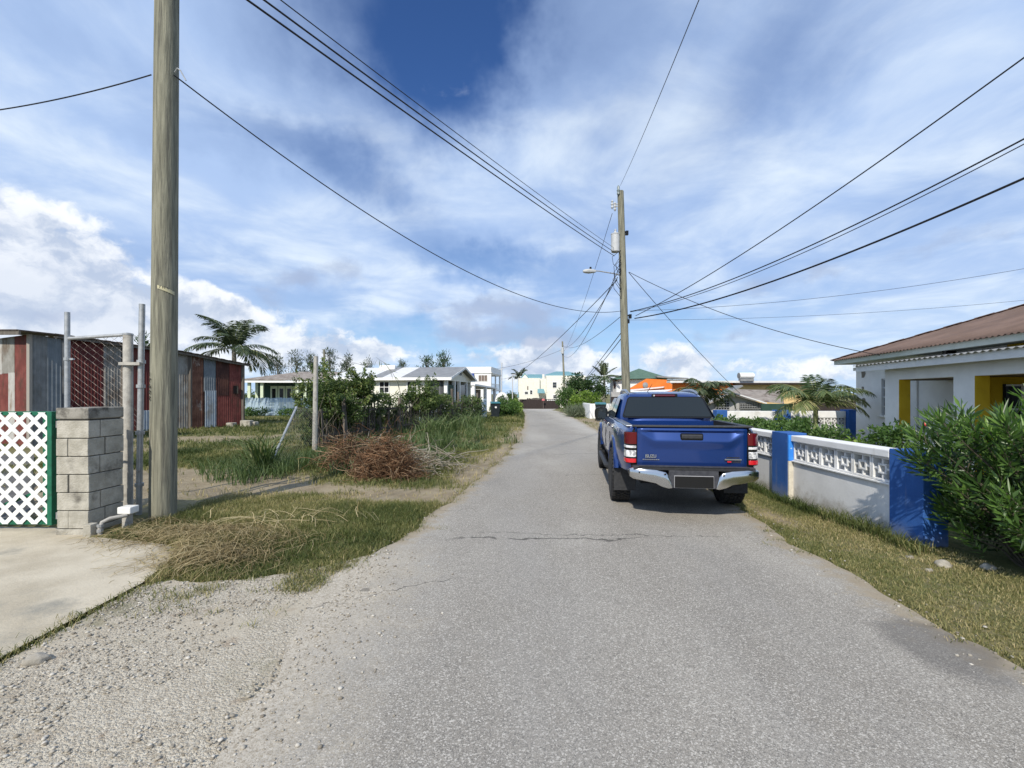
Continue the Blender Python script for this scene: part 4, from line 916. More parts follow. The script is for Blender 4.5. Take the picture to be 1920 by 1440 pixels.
# far pole
b3 = GD(1060, 66); p3 = thing('utility_pole', 'slim far wooden pole standing beside the cream house at the end of the road', 'utility pole', b3)
lean_pole('pole', b3, P(1054.5, 640, 66), .17, .11, wood, p3, 12, 10, 7)
c = P(1055, 657, 65.8); MB().lathe([(.16, -.5), (.2, -.45), (.2, .35), (.1, .45)], 12, 'z', c).build('transformer', trm, p3)
MB().beam(P(1049, 659, 65.8), P(1057, 657, 65.8), .1, .1).build('bracket', trm, p3)
b4 = GD(607, 46); p4 = thing('utility_pole', 'thin distant pole showing above the vine covered thicket', 'utility pole', b4); lean_pole('pole', b4, P(608, 655, 46), .14, .10, wood, p4, 10, 8, 8)
b5 = GD(940, 90); p5 = thing('utility_pole', 'thin distant pole with a cross arm beside the white gate arch', 'utility pole', b5); lean_pole('pole', b5, P(941, 680, 90), .13, .10, mat('pale_pole', (.5, .5, .5), rough=.6), p5, 8, 6, 9)
MB().beam(P(936, 693, 90), P(946, 691, 90), .15, .12).build('cross_arm', MATS['pale_pole'], p5)
b6 = GD(961, 92); p6 = thing('lamp_post', 'thin grey post standing left of the cream house in front of its palm', 'post', b6); lean_pole('pole', b6, P(961, 702, 92), .11, .09, MATS['pale_pole'], p6, 8, 6, 9)
MB().beam(P(961, 703, 92), P(968, 701, 92), .12, .12).build('lamp_head', MATS['pale_pole'], p6)

# ------------------------------------------------------------------ corrugated sheds
def rust_sheet(name, c1, c2, stain, slo=.45, shi=.6, sc=2.0): return mat(name, c1, c2, 3, .75, metal=.15, bump=.3, bscale=20, stain=stain, sscale=sc, slo=slo, shi=shi, sstretch=(1, 1, .45))
sh_red = rust_sheet('faded_red_sheet', (.145, .036, .030), (.21, .062, .05), (.09, .04, .028), .5, .66)
sh_maroon = rust_sheet('maroon_sheet', (.105, .022, .020), (.15, .035, .03), (.07, .022, .018), .5, .7)
sh_grey = rust_sheet('grey_sheet', (.17, .175, .175), (.24, .245, .24), (.13, .12, .10), .5, .7)
sh_pale = rust_sheet('pale_grey_sheet', (.24, .23, .205), (.32, .31, .28), (.16, .125, .095), .48, .66)
sh_rust = rust_sheet('rusty_sheet', (.12, .05, .032), (.20, .095, .06), (.34, .29, .25), .56, .70, 3)
sh_darkrust = rust_sheet('dark_rust_sheet', (.05, .020, .016), (.085, .034, .026), (.12, .05, .035))
sh_blue = rust_sheet('blue_grey_sheet', (.14, .165, .185), (.19, .215, .235), (.12, .12, .12), .55, .7)
sh_lblue = rust_sheet('pale_blue_sheet', (.27, .32, .37), (.34, .39, .44), (.22, .22, .21), .55, .7)
sh_white = rust_sheet('white_sheet', (.42, .41, .385), (.50, .49, .46), (.28, .22, .17), .5, .66)
timber = mat('grey_timber', (.10, .085, .07), (.17, .15, .125), 5, .9, stretch=(3, 3, .4), bump=.4)
def corr_panel(name, a, b, z0, z1a, z1b, m_, parent, pitch=.076, amp=.009, out=None):
    a = Vector(a); b = Vector(b); L = (b-a).length; d = (b-a)/L; nrm = Vector((d.y, -d.x, 0)); n = max(6, int(L/pitch*6)); V = []; Fc = []
    for i in range(n+1):
        u = i/n; o_ = amp*math.sin(2*math.pi*u*L/pitch); p_ = a+d*L*u+nrm*o_; V += [(p_.x, p_.y, z0), (p_.x, p_.y, z1a+(z1b-z1a)*u), (p_.x-nrm.x*.004, p_.y-nrm.y*.004, z0), (p_.x-nrm.x*.004, p_.y-nrm.y*.004, z1a+(z1b-z1a)*u)]
    for i in range(n): q = i*4; Fc += [(q, q+4, q+5, q+1), (q+2, q+3, q+7, q+6)]
    return np_mesh(name, np.array(V), np.array(Fc), m_, parent, smooth_=True)
SE = Vector((-13.9, 23.6, 0)); su = Vector((-.5, -.866, 0)); sn = Vector((.866, -.5, 0))     # wall runs from the far right end towards us
def s_at(px): r = (px-CX)/F0; return (SE.x-r*SE.y)/(r*su.y-su.x)
def ztop(s): return float(np.interp(s, [0, 2.77, 6.64, 9], [3.12, 3.52, 3.80, 3.95]))
shed = thing('corrugated_shed', 'long shed patched with red, grey and rusty corrugated sheets across the yard', 'shed', SE)
def shed_panel(p0, p1, z0, z1, m_, off=0.0):
    s0, s1 = s_at(p0), s_at(p1); a = SE+su*s0+sn*off; b = SE+su*s1+sn*off
    corr_panel('corrugated_panel', a, b, z0, z1 if z1 else ztop(s0), z1 if z1 else ztop(s1), m_, shed, pitch=.10, amp=.012)
for args in ((453, 430, .05, None, sh_red), (429, 405, 1.55, None, sh_darkrust, .015), (429.5, 405.5, .02, 1.60, sh_red), (404, 382, 1.75, None, sh_blue, .01), (405, 384, .02, 1.80, sh_lblue, .02), (381, 356, .03, None, sh_rust), (356, 344, .05, None, sh_grey, -.02), (354, 333, .02, None, sh_pale, .012),
             (333, 315, .02, None, sh_blue), (316, 288, .02, None, sh_pale, .015), (289, 267, .9, None, sh_maroon), (289, 258, .02, .92, sh_lblue, .02), (267, 243, .05, None, sh_red, .012), (243, 229, .05, None, sh_maroon), (230, 194, .1, None, sh_pale, .012), (194, 124, .05, None, sh_maroon), (124, 100, .05, None, sh_grey)): shed_panel(*args)
sa_, sb2 = s_at(452), s_at(100)
a = SE+su*sa_-sn*.06; b = SE+su*sb2-sn*.06; MB().prism([(a.x, a.y, .02), (b.x, b.y, .02), (b.x, b.y, ztop(sb2)-.05), (a.x, a.y, ztop(sa_)-.02)], -sn*.02).build('backing_sheet', sh_darkrust, shed)  # dark backing added to close see-through slits between the panels
for px_ in (455, 356, 230): s_ = s_at(px_); q = SE+su*s_+sn*.03; MB().beam((q.x, q.y, -.05), (q.x, q.y, ztop(s_)+.02), .11, .11, (1, 0, 0)).build('corner_post', timber, shed)
s9 = s_at(98); dp = -sn*3.6
q0 = SE; q1 = SE+su*s9
MB().prism([q0+Vector((0, 0, -.05)), q0+dp+Vector((0, 0, -.05)), q0+dp+Vector((0, 0, ztop(0)-.35)), q0+Vector((0, 0, ztop(0)))], su*-.01).build('end_wall', sh_maroon, shed)
roofm = rust_sheet('rusty_roof_sheet', (.060, .048, .042), (.10, .075, .06), (.17, .15, .13), .5, .65)
rf = MB(); N_ = 40
for i in range(N_):
    sa = -.35+(s9+.35)*i/N_; sb_ = -.35+(s9+.35)*(i+1)/N_
    a = SE+su*sa+sn*.28; b = SE+su*sb_+sn*.28; za = ztop(sa)+.05+.012*(i % 2); zb2 = ztop(sb_)+.05+.012*(i % 2)
    rf.prism([(a.x, a.y, za), (b.x, b.y, zb2), (b.x+dp.x*1.1, b.y+dp.y*1.1, zb2-.35), (a.x+dp.x*1.1, a.y+dp.y*1.1, za-.35)], (0, 0, .03))
rf.build('roof', roofm, shed)
a = SE+su*-.3+sn*.2; b = SE+su*s9+sn*.2; fb = MB()
for i in range(8): sa = -.3+(s9+.3)*i/8; sb_ = -.3+(s9+.3)*(i+1)/8; a = SE+su*sa+sn*.2; b = SE+su*sb_+sn*.2; fb.beam((a.x, a.y, ztop(sa)-.01), (b.x, b.y, ztop(sb_)-.01), .05, .10)
fb.build('fascia', timber, shed)
s_ = s_at(441); q = SE+su*s_+sn*.06; MB().box(-.09, .09, -.05, .05, 1.65, 2.05, lambda x, y, z: (q.x+x, q.y+y, z)).build('meter_box', gloss_black, shed)
st_ = thing('masonry_step', 'low pile of broken blocks under the far corner of the patched shed', 'rubble', (-13.5, 23.4, 0))
for (dx, dy, w, h_) in ((0, 0, .5, .30), (-.55, -.25, .35, .2), (.35, .2, .3, .22)): MB().box(-13.65+dx, -13.65+dx+w, 23.0+dy, 23.35+dy, -.03, h_).build('block', block_m, st_, bevel=.03)

fa = Vector((-14.73, 14.0, 0)); fu = Vector((.447, .894, 0)); fl_ = Vector((-.894, .447, 0))
shed2 = thing('corrugated_shed', 'nearer shed of red, grey and white corrugated sheets behind the lattice gate', 'shed', fa)
def pan2(a, b, z0, z1, m_, off=0): corr_panel('corrugated_panel', a, b, z0, z1, z1, m_, shed2, pitch=.10, amp=.012)
tp = 3.46
corr_panel('corrugated_panel', fa, fa+fu*.42, .02, tp, tp-.02, sh_grey, shed2, .10, .012); corr_panel('corrugated_panel', fa+fu*.40-fl_*-.0, fa+fu*.72, .02, tp-.05, tp-.08, sh_blue, shed2, .10, .012)
def atpx(px): r = (px-CX)/F0; return (fa.x-r*fa.y)/(r*fl_.y-fl_.x)
for (p0, p1, z0, z1, m_) in ((55, 28, .02, tp, sh_red), (28, 4, 2.3, tp, sh_pale), (27, 16, .02, 2.32, sh_white), (16, -6, .02, 2.3, sh_red), (4, -40, 2.28, tp, sh_white), (-5, -40, .02, 2.28, sh_maroon)):
    a = fa+fl_*atpx(p0); b = fa+fl_*atpx(p1); corr_panel('corrugated_panel', b, a, z0, z1, z1, m_, shed2, .10, .012)
MB().beam((fa.x, fa.y, 0), (fa.x, fa.y, tp), .09, .09, (1, 0, 0)).build('corner_post', mat('pale_timber', (.33, .30, .26), rough=.9), shed2)
rf = MB(); a = fa+fu*.9-fl_*.25; b = fa-fu*.35-fl_*.25; c_ = fa-fu*.35+fl_*3; d_ = fa+fu*.9+fl_*3
rf.prism([(a.x, a.y, tp+.02), (b.x, b.y, tp+.06), (c_.x, c_.y, tp+.26), (d_.x, d_.y, tp+.22)], (0, 0, .035)); rf.build('roof', roofm, shed2)
a = fa-fu*.30-fl_*.3; b = fa-fu*.30+fl_*3; MB().beam((a.x, a.y, tp+.00), (b.x, b.y, tp+.18), .05, .13).build('fascia', timber, shed2)
# ------------------------------------------------------------------ right side: boundary walls, bungalow with porch
def wallpaint(name, c, c2, st, sc=1.3, slo=.56, shi=.74, b=.25, splash=None): return mat(name, c, c2, 2.2, .85, bump=b, bscale=28, stain=st, sscale=sc, slo=slo, shi=shi, splash=splash)
w_paint = wallpaint('white_wall_paint', (.70, .70, .685), (.78, .78, .765), (.55, .545, .51), splash=(.33, .30, .24))
w_paint2 = wallpaint('house_wall_paint', (.70, .70, .69), (.77, .77, .755), (.58, .575, .55), .9)
b_paint = wallpaint('blue_wall_paint', (.022, .090, .30), (.032, .118, .37), (.10, .19, .42), 2.2, .58, .74, splash=(.16, .20, .30))
peel = mat('peeled_plaster', (.62, .58, .48), (.50, .46, .38), 9, .9, bump=.5)
y_paint = wallpaint('yellow_wall_paint', (.55, .36, .015), (.62, .42, .025), (.42, .28, .02))
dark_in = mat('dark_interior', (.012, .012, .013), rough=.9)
winglass = mat('window_glass', (.020, .024, .028), (.035, .04, .045), 2, .08, spec=.8)

def breeze_block(o0, u, w, h, z0, m_, parent, th=.10, nrm=(-1, 0, 0)):
    """pierced block: square in a square joined at the middles and corners; o0 lower start corner, u direction along the wall"""
    u = Vector(u); n_ = Vector(nrm); mb = MB()
    def bar(a0, a1, b0, b1, d=0.0):
        p_ = [Vector(o0)+u*a0*w, Vector(o0)+u*a1*w]; q = [(p_[0].x, p_[0].y, z0+b0*h), (p_[1].x, p_[1].y, z0+b0*h), (p_[1].x, p_[1].y, z0+b1*h), (p_[0].x, p_[0].y, z0+b1*h)]
        mb.prism([Vector(k)-n_*d for k in q], -n_*(th-2*d))
    e = .085
    bar(0, 1, 0, e); bar(0, 1, 1-e, 1); bar(0, e, e, 1-e); bar(1-e, 1, e, 1-e)                 # outer frame
    a, b = .29, .71; t_ = .085; d = .006
    bar(a, b, a, a+t_, d); bar(a, b, b-t_, b, d); bar(a, a+t_, a+t_, b-t_, d); bar(b-t_, b, a+t_, b-t_, d)    # inner square
    c0, c1 = .455, .545; d = .012
    bar(c0, c1, e, a, d); bar(c0, c1, b, 1-e, d); bar(e, a, c0, c1, d); bar(b, 1-e, c0, c1, d)
    mb.build('breeze_block', m_, parent, bevel=.004)

WX = 4.36
fw = thing('boundary_wall', 'low white roadside wall with blue pillars and a row of pierced blocks', 'wall', (WX, 4.6, 0))
def pillar_w(y0, y1, proud=.055, top=1.03, m_=None, name='wall_pillar', x=WX):
    return MB().box(x-proud, x+.25, y0, y1, -.05, top).build(name, m_ or b_paint, fw, bevel=.008)
p_near = pillar_w(4.84, 5.28, .02, 1.02)
panels = [(5.283, 7.14), (7.63, 9.9), (10.35, 12.6), (13.05, 15.3)]
for (a, b) in panels[:3] if False else panels:
    MB().box(WX+.02, WX+.20, a, b, -.05, .585).build('wall_base', w_paint, fw)
    MB().box(WX-.012, WX+.215, a, b, .588, .612).build('wall_ledge', w_paint, fw, bevel=.006)
    MB().box(WX-.02, WX+.23, a, b, .905, 1.0).build('wall_coping', w_paint, fw, bevel=.012)
    n = max(1, round((b-a)/.305)); w = (b-a)/n
    for k in range(n): breeze_block((WX+.02, a+k*w+.003, 0), (0, 1, 0), w-.006, .289, .614, w_paint, fw)
    MB().box(WX+.16, WX+.18, a, b, .614, .903).build('wall_backing', w_paint, fw)
for (a, b) in ((7.17, 7.60), (9.92, 10.33), (12.62, 13.03), (15.32, 15.75)): pillar_w(a, b)
MB().box(WX-.053, WX+.03, 7.14, 7.168, -.02, .60).build('peeled_edge', peel, fw, bevel=.004)
MB().box(WX-.053, WX+.03, 7.14, 7.168, .602, 1.0).build('sunlit_edge', mat('sunlit_blue', (.03, .22, .72), (.05, .28, .75), 8, .8, stain=(.5, .6, .7), sscale=14, slo=.62, shi=.68), fw, bevel=.004)  # sun on this pillar face is put into a brighter blue

# cross wall at the far side of the front yard
cwl = thing('boundary_wall', 'white cross wall with blue pillars behind the young palm and hedge', 'wall', (10, 17, 0))
def cbox(x0, x1, z0, z1, m_, name, y0=17.0, y1=17.2, **k): return MB().box(x0, x1, y0, y1, z0, z1).build(name, m_, cwl, **k)
cbox(7.95, 9.76, -.05, 1.0, w_paint, 'wall_panel', bevel=.01)
cbox(7.55, 7.94, -.05, 1.04, b_paint, 'wall_pillar', 16.9, 17.25, bevel=.01)
cbox(9.77, 10.28, -.05, 1.04, b_paint, 'wall_pillar', 16.9, 17.25, bevel=.01)
cbox(12.37, 12.85, -.05, 1.06, b_paint, 'wall_pillar', 16.85, 17.3, bevel=.01)
cbox(10.285, 12.365, -.05, .50, w_paint, 'wall_base'); cbox(10.285, 12.365, .762, 1.0, w_paint, 'wall_coping', 16.985, 17.215, bevel=.008)
for k in range(8): breeze_block((10.285+k*.26, 17.0, 0), (1, 0, 0), .257, .257, .503, w_paint, cwl, nrm=(0, -1, 0))
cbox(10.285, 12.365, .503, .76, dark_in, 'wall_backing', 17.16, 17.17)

# bungalow with corrugated hip roof
TH = 12.9
Bu = Vector((math.sin(R(TH)), math.cos(R(TH)), 0)); Bn = Vector((-math.cos(R(TH)), math.sin(R(TH)), 0))
E0 = Vector((11.76, 16.7, 0))
def BL(s, i, z): return E0-Bu*s-Bn*i+Vector((0, 0, z))       # s metres towards us along the eave, i metres inwards from the eave line
bung = thing('bungalow', 'pale bungalow with brown corrugated hip roof and yellow porch openings', 'house', BL(.5, .45, 0))
def bbox(s0, s1, i0, i1, z0, z1, m_, name, parent=None, **k):
    vs = [BL(s, i, z) for z in (z0, z1) for i in (i0, i1) for s in (s0, s1)]
    mb = MB(); mb.add(vs, [(0, 2, 3, 1), (4, 5, 7, 6), (0, 1, 5, 4), (2, 6, 7, 3), (0, 4, 6, 2), (1, 3, 7, 5)]); return mb.build(name, m_, parent or bung, **k)
NEAR = 15.0
# front wall with a real window opening between s=2.10 and 2.75
bbox(.5, 2.08, .45, .65, -.05, 2.72, w_paint2, 'front_wall'); bbox(2.08, 2.72, .45, .65, -.05, .96, w_paint2, 'front_wall'); bbox(2.08, 2.72, .45, .65, 2.12, 2.72, w_paint2, 'front_wall'); bbox(2.72, 6.9, .45, .65, -.05, 2.72, w_paint2, 'front_wall')
wf = bbox(2.08, 2.72, .53, .57, .96, 2.12, winglass, 'window')
for z in (.97, 1.25, 1.54, 1.83, 2.09): bbox(2.08, 2.72, .50, .53, z-.015, z+.015, w_paint2, 'window_bar', wf)
bbox(2.385, 2.415, .50, .53, .985, 2.075, w_paint2, 'window_bar', wf)
bbox(2.0, 2.80, .36, .449, .90, .955, w_paint2, 'window_sill', wf, bevel=.008)
bbox(.5, .7, .655, 9, -.05, 2.72, w_paint2, 'side_wall')
bbox(6.9, NEAR, .45, .65, -.05, 2.72, y_paint, 'front_wall')
wd = bbox(7.7, 9.2, .40, .449, .8, 1.98, winglass, 'window')
for s in (7.7, 8.45, 9.2): bbox(s-.03, s+.03, .375, .399, .8, 1.98, gloss_black, 'window_bar', wd)
for z in (.82, 1.4, 1.96): bbox(7.73, 9.17, .38, .397, z-.02, z+.02, gloss_black, 'window_bar', wd)
# patches where the render has fallen away
for (s, z, r) in ((.98, 2.32, .17), (.95, 1.82, .09), (1.02, 1.40, .13)):
    pts = [BL(s+r*.75*math.cos(a)*(1+.3*math.sin(3*a+s)), .447, z+r*math.sin(a)*(1+.25*math.cos(2*a))) for a in np.linspace(0, 6.283, 15)[:-1]]
    MB().prism(pts, Bn*.006).build('bare_patch', mat('bare_render', (.16, .145, .12), (.24, .22, .19), 9, .95, bump=.5) if 'bare_render' not in MATS else MATS['bare_render'], bung)
MB().tube([BL(3.9, .43, 0), BL(3.9, .43, 2.6)], .025, 8).build('waste_pipe', w_paint2, bung)
MB().tube([BL(3.35, .435, .9), BL(3.35, .435, 2.6)], .015, 6).build('conduit', w_paint2, bung)
# porch: front plane 1.3 m in front of the wall; openings with yellow jambs
PI_ = .45-1.35
def pz(s0, s1, z0, z1, m_, name, i0=PI_, i1=PI_+.24, **k): return bbox(s0, s1, i0, i1, z0, z1, m_, name, **k)
c1a, c1b, c2a, c2b = 4.88+.14, 5.49+.14, 7.39+.14, 7.97+.14
for (a, b) in ((c1a, c1b), (c2a, c2b), (10.6, 11.2)):
    pz(a, b, -.05, 2.0, w_paint2, 'porch_column'); pz(b+.001, b+.012, -.05, 1.998, y_paint, 'column_reveal')
pz(c1a, NEAR, 2.0, 2.34, w_paint2, 'porch_beam')
bbox(c1a, NEAR, PI_+.245, .445, 1.985, 2.02, mat('porch_ceiling', (.10, .07, .045), (.14, .10, .06), 5, .8), 'porch_ceiling')
bbox(c2a+.05, c2a+.2, PI_+.245, .445, -.05, 1.983, y_paint, 'porch_partition')
pw = bbox(c2a+.201, c2a+.215, -.16, .42, .9, 1.80, winglass, 'window')
for i_ in (-.20, .10, .40): bbox(c2a+.2155, c2a+.24, i_, i_+.04, .86, 1.84, gloss_black if i_ < 0 else w_paint2, 'window_bar', pw)
for z_ in (.86, 1.32, 1.80): bbox(c2a+.2155, c2a+.235, -.158, .398, z_, z_+.035, w_paint2, 'window_bar', pw)
bbox(c1a, NEAR, PI_-.1, .445, -.06, .05, conc, 'porch_floor')
pz(c1b+.02, c2a, .05, .55, w_paint2, 'porch_parapet')
# fascias, eaves, roofs
fas = wallpaint('pale_green_fascia', (.50, .54, .47), (.56, .59, .52), (.40, .42, .36))
bbox(-.02, NEAR, -.012, .03, 2.695, 2.86, fas, 'fascia'); bbox(-.045, -.021, -.012, 8.5, 2.695, 2.86, fas, 'fascia')
bbox(.0, NEAR, .031, .449, 2.70, 2.725, fas, 'soffit')
bbox(4.15, NEAR, PI_-.28, PI_-.25, 2.255, 2.42, w_paint2, 'porch_fascia')
roof_br = mat('brown_roof', (.135, .088, .064), (.18, .118, .088), 1.2, .65, bump=.2, bscale=12, stain=(.115, .075, .06), sscale=1.4, slo=.5, shi=.7, sstretch=(1, .3, 1))
def corr_roof(f00, f10, f11, f01, m_, name, parent, pitch=.16, amp=.020, th=.006, par=None):
    """sheet between eave edge f00->f10 and ridge edge f01->f11, ribs run up the slope"""
    f00, f10, f11, f01 = map(Vector, (f00, f10, f11, f01)); L = (f10-f00).length; n = int(L/pitch*6); nrm = (f10-f00).cross(f01-f00).normalized()
    if nrm.z < 0: nrm = -nrm
    V = []; Fc = []; m2 = 6
    for j in range(m2+1):
        for i in range(n+1):
            u = i/n; a = f00.lerp(f10, u); b = par(u) if par else f01.lerp(f11, u); q = a.lerp(b, j/m2)+nrm*(amp*math.sin(2*math.pi*u*L/pitch)); V.append((q.x, q.y, q.z))
    for j in range(m2):
        for i in range(n): k = j*(n+1)+i; Fc.append((k, k+1, k+n+2, k+n+1))
    b0 = len(V); V += [(x-nrm.x*th, y-nrm.y*th, z-nrm.z*th) for x, y, z in V]; Fc += [(d+b0, c+b0, b+b0, a+b0) for a, b, c, d in list(Fc)]
    for i in range(n): Fc.append((i+1, i, b0+i, b0+i+1))
    return np_mesh(name, np.array(V), np.array(Fc), m_, parent, smooth_=True)
RI, RZ, pit = 4.4, 2.875, math.tan(R(20.2))
ez = lambda i: RZ+pit*i
# front slope: eave at i=-.06, bounded at the far end by the hip
def hip_top(u):
    s = -.09+(NEAR+.09)*u; i = min(RI, max(s+.09, .001)-.06); return BL(s, i, ez(i))
corr_roof(BL(-.09, -.08, ez(-.08)), BL(NEAR, -.08, ez(-.08)), None or BL(NEAR, RI, ez(RI)), BL(-.09, -.06, ez(-.06)), roof_br, 'roof', bung, par=hip_top)
mb = MB(); mb.prism([BL(-.09, -.08, ez(-.08)+.006), BL(RI, RI, ez(RI)+.006), BL(-.09, 8.9, ez(-.08)+.006)], (0, 0, .02)); mb.prism([BL(RI, RI+.01, ez(RI)), BL(NEAR, RI+.01, ez(RI)), BL(NEAR, 8.9, RZ), BL(-.09, 8.92, RZ)], (0, 0, .02)); mb.build('rear_roof', roof_br, bung)
hr = MB()
for k in range(18): s0 = k*RI/18-.09; s1 = s0+RI/18+.05; hr.beam(BL(s0, s0+.01, ez(s0+.01)+.022+.012*(k % 2)), BL(s1, s1+.01, ez(s1+.01)+.022+.012*(k % 2)), .22, .018)
hr.build('hip_capping', mat('rusty_capping', (.10, .06, .05), (.15, .09, .07), 5, .7), bung)
grey_sheet = mat('grey_roof_sheet', (.30, .30, .29), (.22, .22, .21), 2, .6)
corr_roof(BL(4.12, PI_-.34, 2.425), BL(NEAR, PI_-.34, 2.425), BL(NEAR, .44, 2.62), BL(4.12, .44, 2.62), grey_sheet, 'porch_roof', bung, pitch=.18, amp=.018)
bbox(.75, 3.2, -.05, .44, 2.50, 2.53, grey_sheet, 'lean_to_roof') if False else None
bbox(.45, 5.0, .38, .449, 2.45, 2.56, w_paint2, 'wall_band')
sl = MB(); q = BL(5.6, .2, 2.66); sl.tube([q+Vector((-.12, 0, .02)), q+Vector((.12, 0, .0))], .035, 8); sl.lathe([(.05, -.04), (.06, .05)], 10, 'z', q+Vector((-.14, 0, .0))); sl.build('floodlight', gloss_black, bung)

# rocks at the wall's foot
def rock(name, label, c, r, m_, seed):
    bm = bmesh.new(); bmesh.ops.create_icosphere(bm, subdivisions=3, radius=1)
    for v in bm.verts: k = .55+.9*fbm(v.co.x*1.8+seed*3, v.co.y*1.8+v.co.z*1.3, seed); v.co = Vector((v.co.x*r*1.2*k, v.co.y*r*k, v.co.z*r*.75*k))+Vector(c)+Vector((0, 0, r*.4))
    me = bpy.data.meshes.new(name); bm.to_mesh(me); bm.free(); o = attach(name, me, m_); me.polygons.foreach_set('use_smooth', [True]*len(me.polygons)); return tag(o, label, 'rock', 'stones along the foot of the roadside wall')
rockm = mat('coral_rock', (.24, .22, .18), (.42, .39, .33), 9, .95, bump=.7, bscale=20)
for i, (px, py, r, lb) in enumerate(((1768, 1063, .055, 'rounded pale stone by the wall end under the dark bush'), (1852, 1068, .05, 'pale stone half hidden in shade below the bush stems'), (1706, 1048, .03, 'tiny white stone in grass just in front of the blue wall pillar'), (1742, 1072, .028, 'small tan stone in the verge grass short of the bush'))):
    g = G(px, py); rock('stone', lb, (g.x, g.y, 0), r, rockm, i+1)
g = G(70, 1243); tag(rock('stone', 'flat pale slab of coral lying on the gravel at the apron edge', (g.x, g.y, 0), .05, rockm, 9), None)
# ------------------------------------------------------------------ houses and fences farther off
cream = wallpaint('cream_wall', (.72, .70, .61), (.78, .76, .67), (.63, .61, .53)); creamd = wallpaint('light_cream_wall', (.76, .74, .64), (.80, .78, .69), (.66, .64, .55))
whitew = wallpaint('bright_white_wall', (.78, .78, .76), (.82, .82, .80), (.66, .66, .63)); greenw = wallpaint('pale_green_wall', (.58, .66, .48), (.63, .70, .53), (.5, .56, .42))
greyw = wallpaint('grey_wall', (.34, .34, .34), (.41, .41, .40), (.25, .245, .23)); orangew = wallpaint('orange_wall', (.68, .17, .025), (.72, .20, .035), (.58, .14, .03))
yellowb = wallpaint('buff_wall', (.62, .44, .20), (.68, .50, .25), (.5, .35, .17)); tealr = mat('teal_roof', (.13, .27, .30), (.17, .32, .35), 3, .55); greenr = mat('green_roof', (.075, .135, .092), (.10, .165, .115), 2, .6)
greyr = mat('grey_roof', (.20, .205, .205), (.26, .265, .265), 2, .55); whiter = mat('white_roof', (.62, .62, .61), (.70, .70, .69), 3, .5); oldr = mat('old_roof', (.22, .19, .16), (.32, .28, .24), 3, .8, stain=(.14, .10, .08), sscale=1.5, slo=.5, shi=.65)
shutter = mat('brown_shutter', (.16, .12, .10), (.2, .16, .13), 5, .7); dkgreen = mat('dark_green_paint', (.02, .055, .04), (.03, .07, .05), 4, .7); bluecloth = mat('blue_awning', (.015, .04, .20), (.02, .05, .25), 6, .8)
lbl = wallpaint('pale_blue_paint', (.42, .55, .66), (.48, .60, .70), (.55, .62, .68), 3); dkwood = mat('dark_brown_boards', (.028, .020, .018), (.045, .033, .03), 3, .8, stretch=(8, 8, .5))

class House:
    """local frame: x to the right along the front, y away from us, z up"""
    def __init__(s, name, label, cat, loc, rz):
        s.root = thing(name, label, cat, loc, R(rz)); s.M = Matrix.Translation(loc) @ Matrix.Rotation(R(rz), 4, 'Z'); s.Mi = s.M.inverted()
    def box(s, name, m_, x0, x1, y0, y1, z0, z1, parent=None, **k): return MB().box(x0, x1, y0, y1, z0, z1).build(name, m_, parent or s.root, world=False, **k)
    def prism(s, name, m_, poly, d, parent=None, **k): return MB().prism(poly, d).build(name, m_, parent or s.root, world=False, **k)
    def window(s, x0, x1, z0, z1, y=0.0, fm=None, gm=None, nv=2, nh=3, side=None, name='window', fr=.06):
        """framed window proud of the wall at local y (front) or at local x=side on the right-hand end"""
        fm = fm or whitew; gm = gm or winglass
        f = (lambda a, b, c: (a, y-b, c)) if side is None else (lambda a, b, c: (side+b, a, c))
        mb = MB()
        for (a0, a1, c0, c1) in ((x0-fr, x0, z0-fr, z1+fr), (x1, x1+fr, z0-fr, z1+fr), (x0, x1, z0-fr, z0), (x0, x1, z1, z1+fr)): mb.box(a0, a1, .002, .05, c0, c1, f)
        w = mb.build(name, fm, s.root, world=False)
        MB().box(x0, x1, .004, .02, z0, z1, f).build('pane', gm, w, world=False)
        mb = MB()
        for k in range(1, nv): xx = x0+(x1-x0)*k/nv; mb.box(xx-.02, xx+.02, .021, .04, z0, z1, f)
        for k in range(1, nh): zz = z0+(z1-z0)*k/nh; mb.box(x0, x1, .041, .05, zz-.02, zz+.02, f)
        if nv+nh > 2: mb.build('glazing_bars', fm, w, world=False)
        return w
def xat(h, px):
    """local x of the point of the front plane (y=0) seen at pixel column px"""
    r = (px-CX)/F0; o = h.M.translation; a = h.M.to_3x3() @ Vector((1, 0, 0)); return (r*o.y-o.x)/(a.x-r*a.y)

# cream bungalow with gable end and dark screened porch
hA = House('bungalow', 'cream bungalow with grey gable roof and dark screened porch beyond the overgrown fence', 'house', P(838, 738, 33).to_2d().to_3d(), -9)
WL = -8.6; D_ = 7.0; ze = 2.82; zr = 3.66; s0 = xat(hA, 802); s1 = xat(hA, 834)
hA.box('wall', creamd, WL, s0-.12, 0, .2, -.1, ze); hA.box('wall', creamd, WL, WL+.2, .21, D_, -.1, ze); hA.box('wall', creamd, s0-.12, s0+.1, .21, 5, -.1, ze); hA.box('rear_wall', creamd, WL, 0, D_-.2, D_, -.1, ze)
hA.box('porch_wall', creamd, s0-.1, .0, 0, .18, -.1, .75); hA.box('porch_beam', creamd, s0-.1, .0, 0, .18, 2.60, ze); hA.box('porch_beam', creamd, -.18, 0, .19, D_-.2, 2.60, ze); hA.box('porch_wall', creamd, -.18, 0, .19, 1.6, -.1, .75)
scr = hA.box('porch_screen', mat('insect_screen', (.045, .05, .055), (.07, .075, .08), 5, .7), s0, s1-.15, .05, .08, .76, 2.59)
for k in range(1, 5): x = s0+(s1-.15-s0)*k/5; hA.box('screen_bar', greyr, x-.02, x+.02, .02, .048, .76, 2.59, scr)
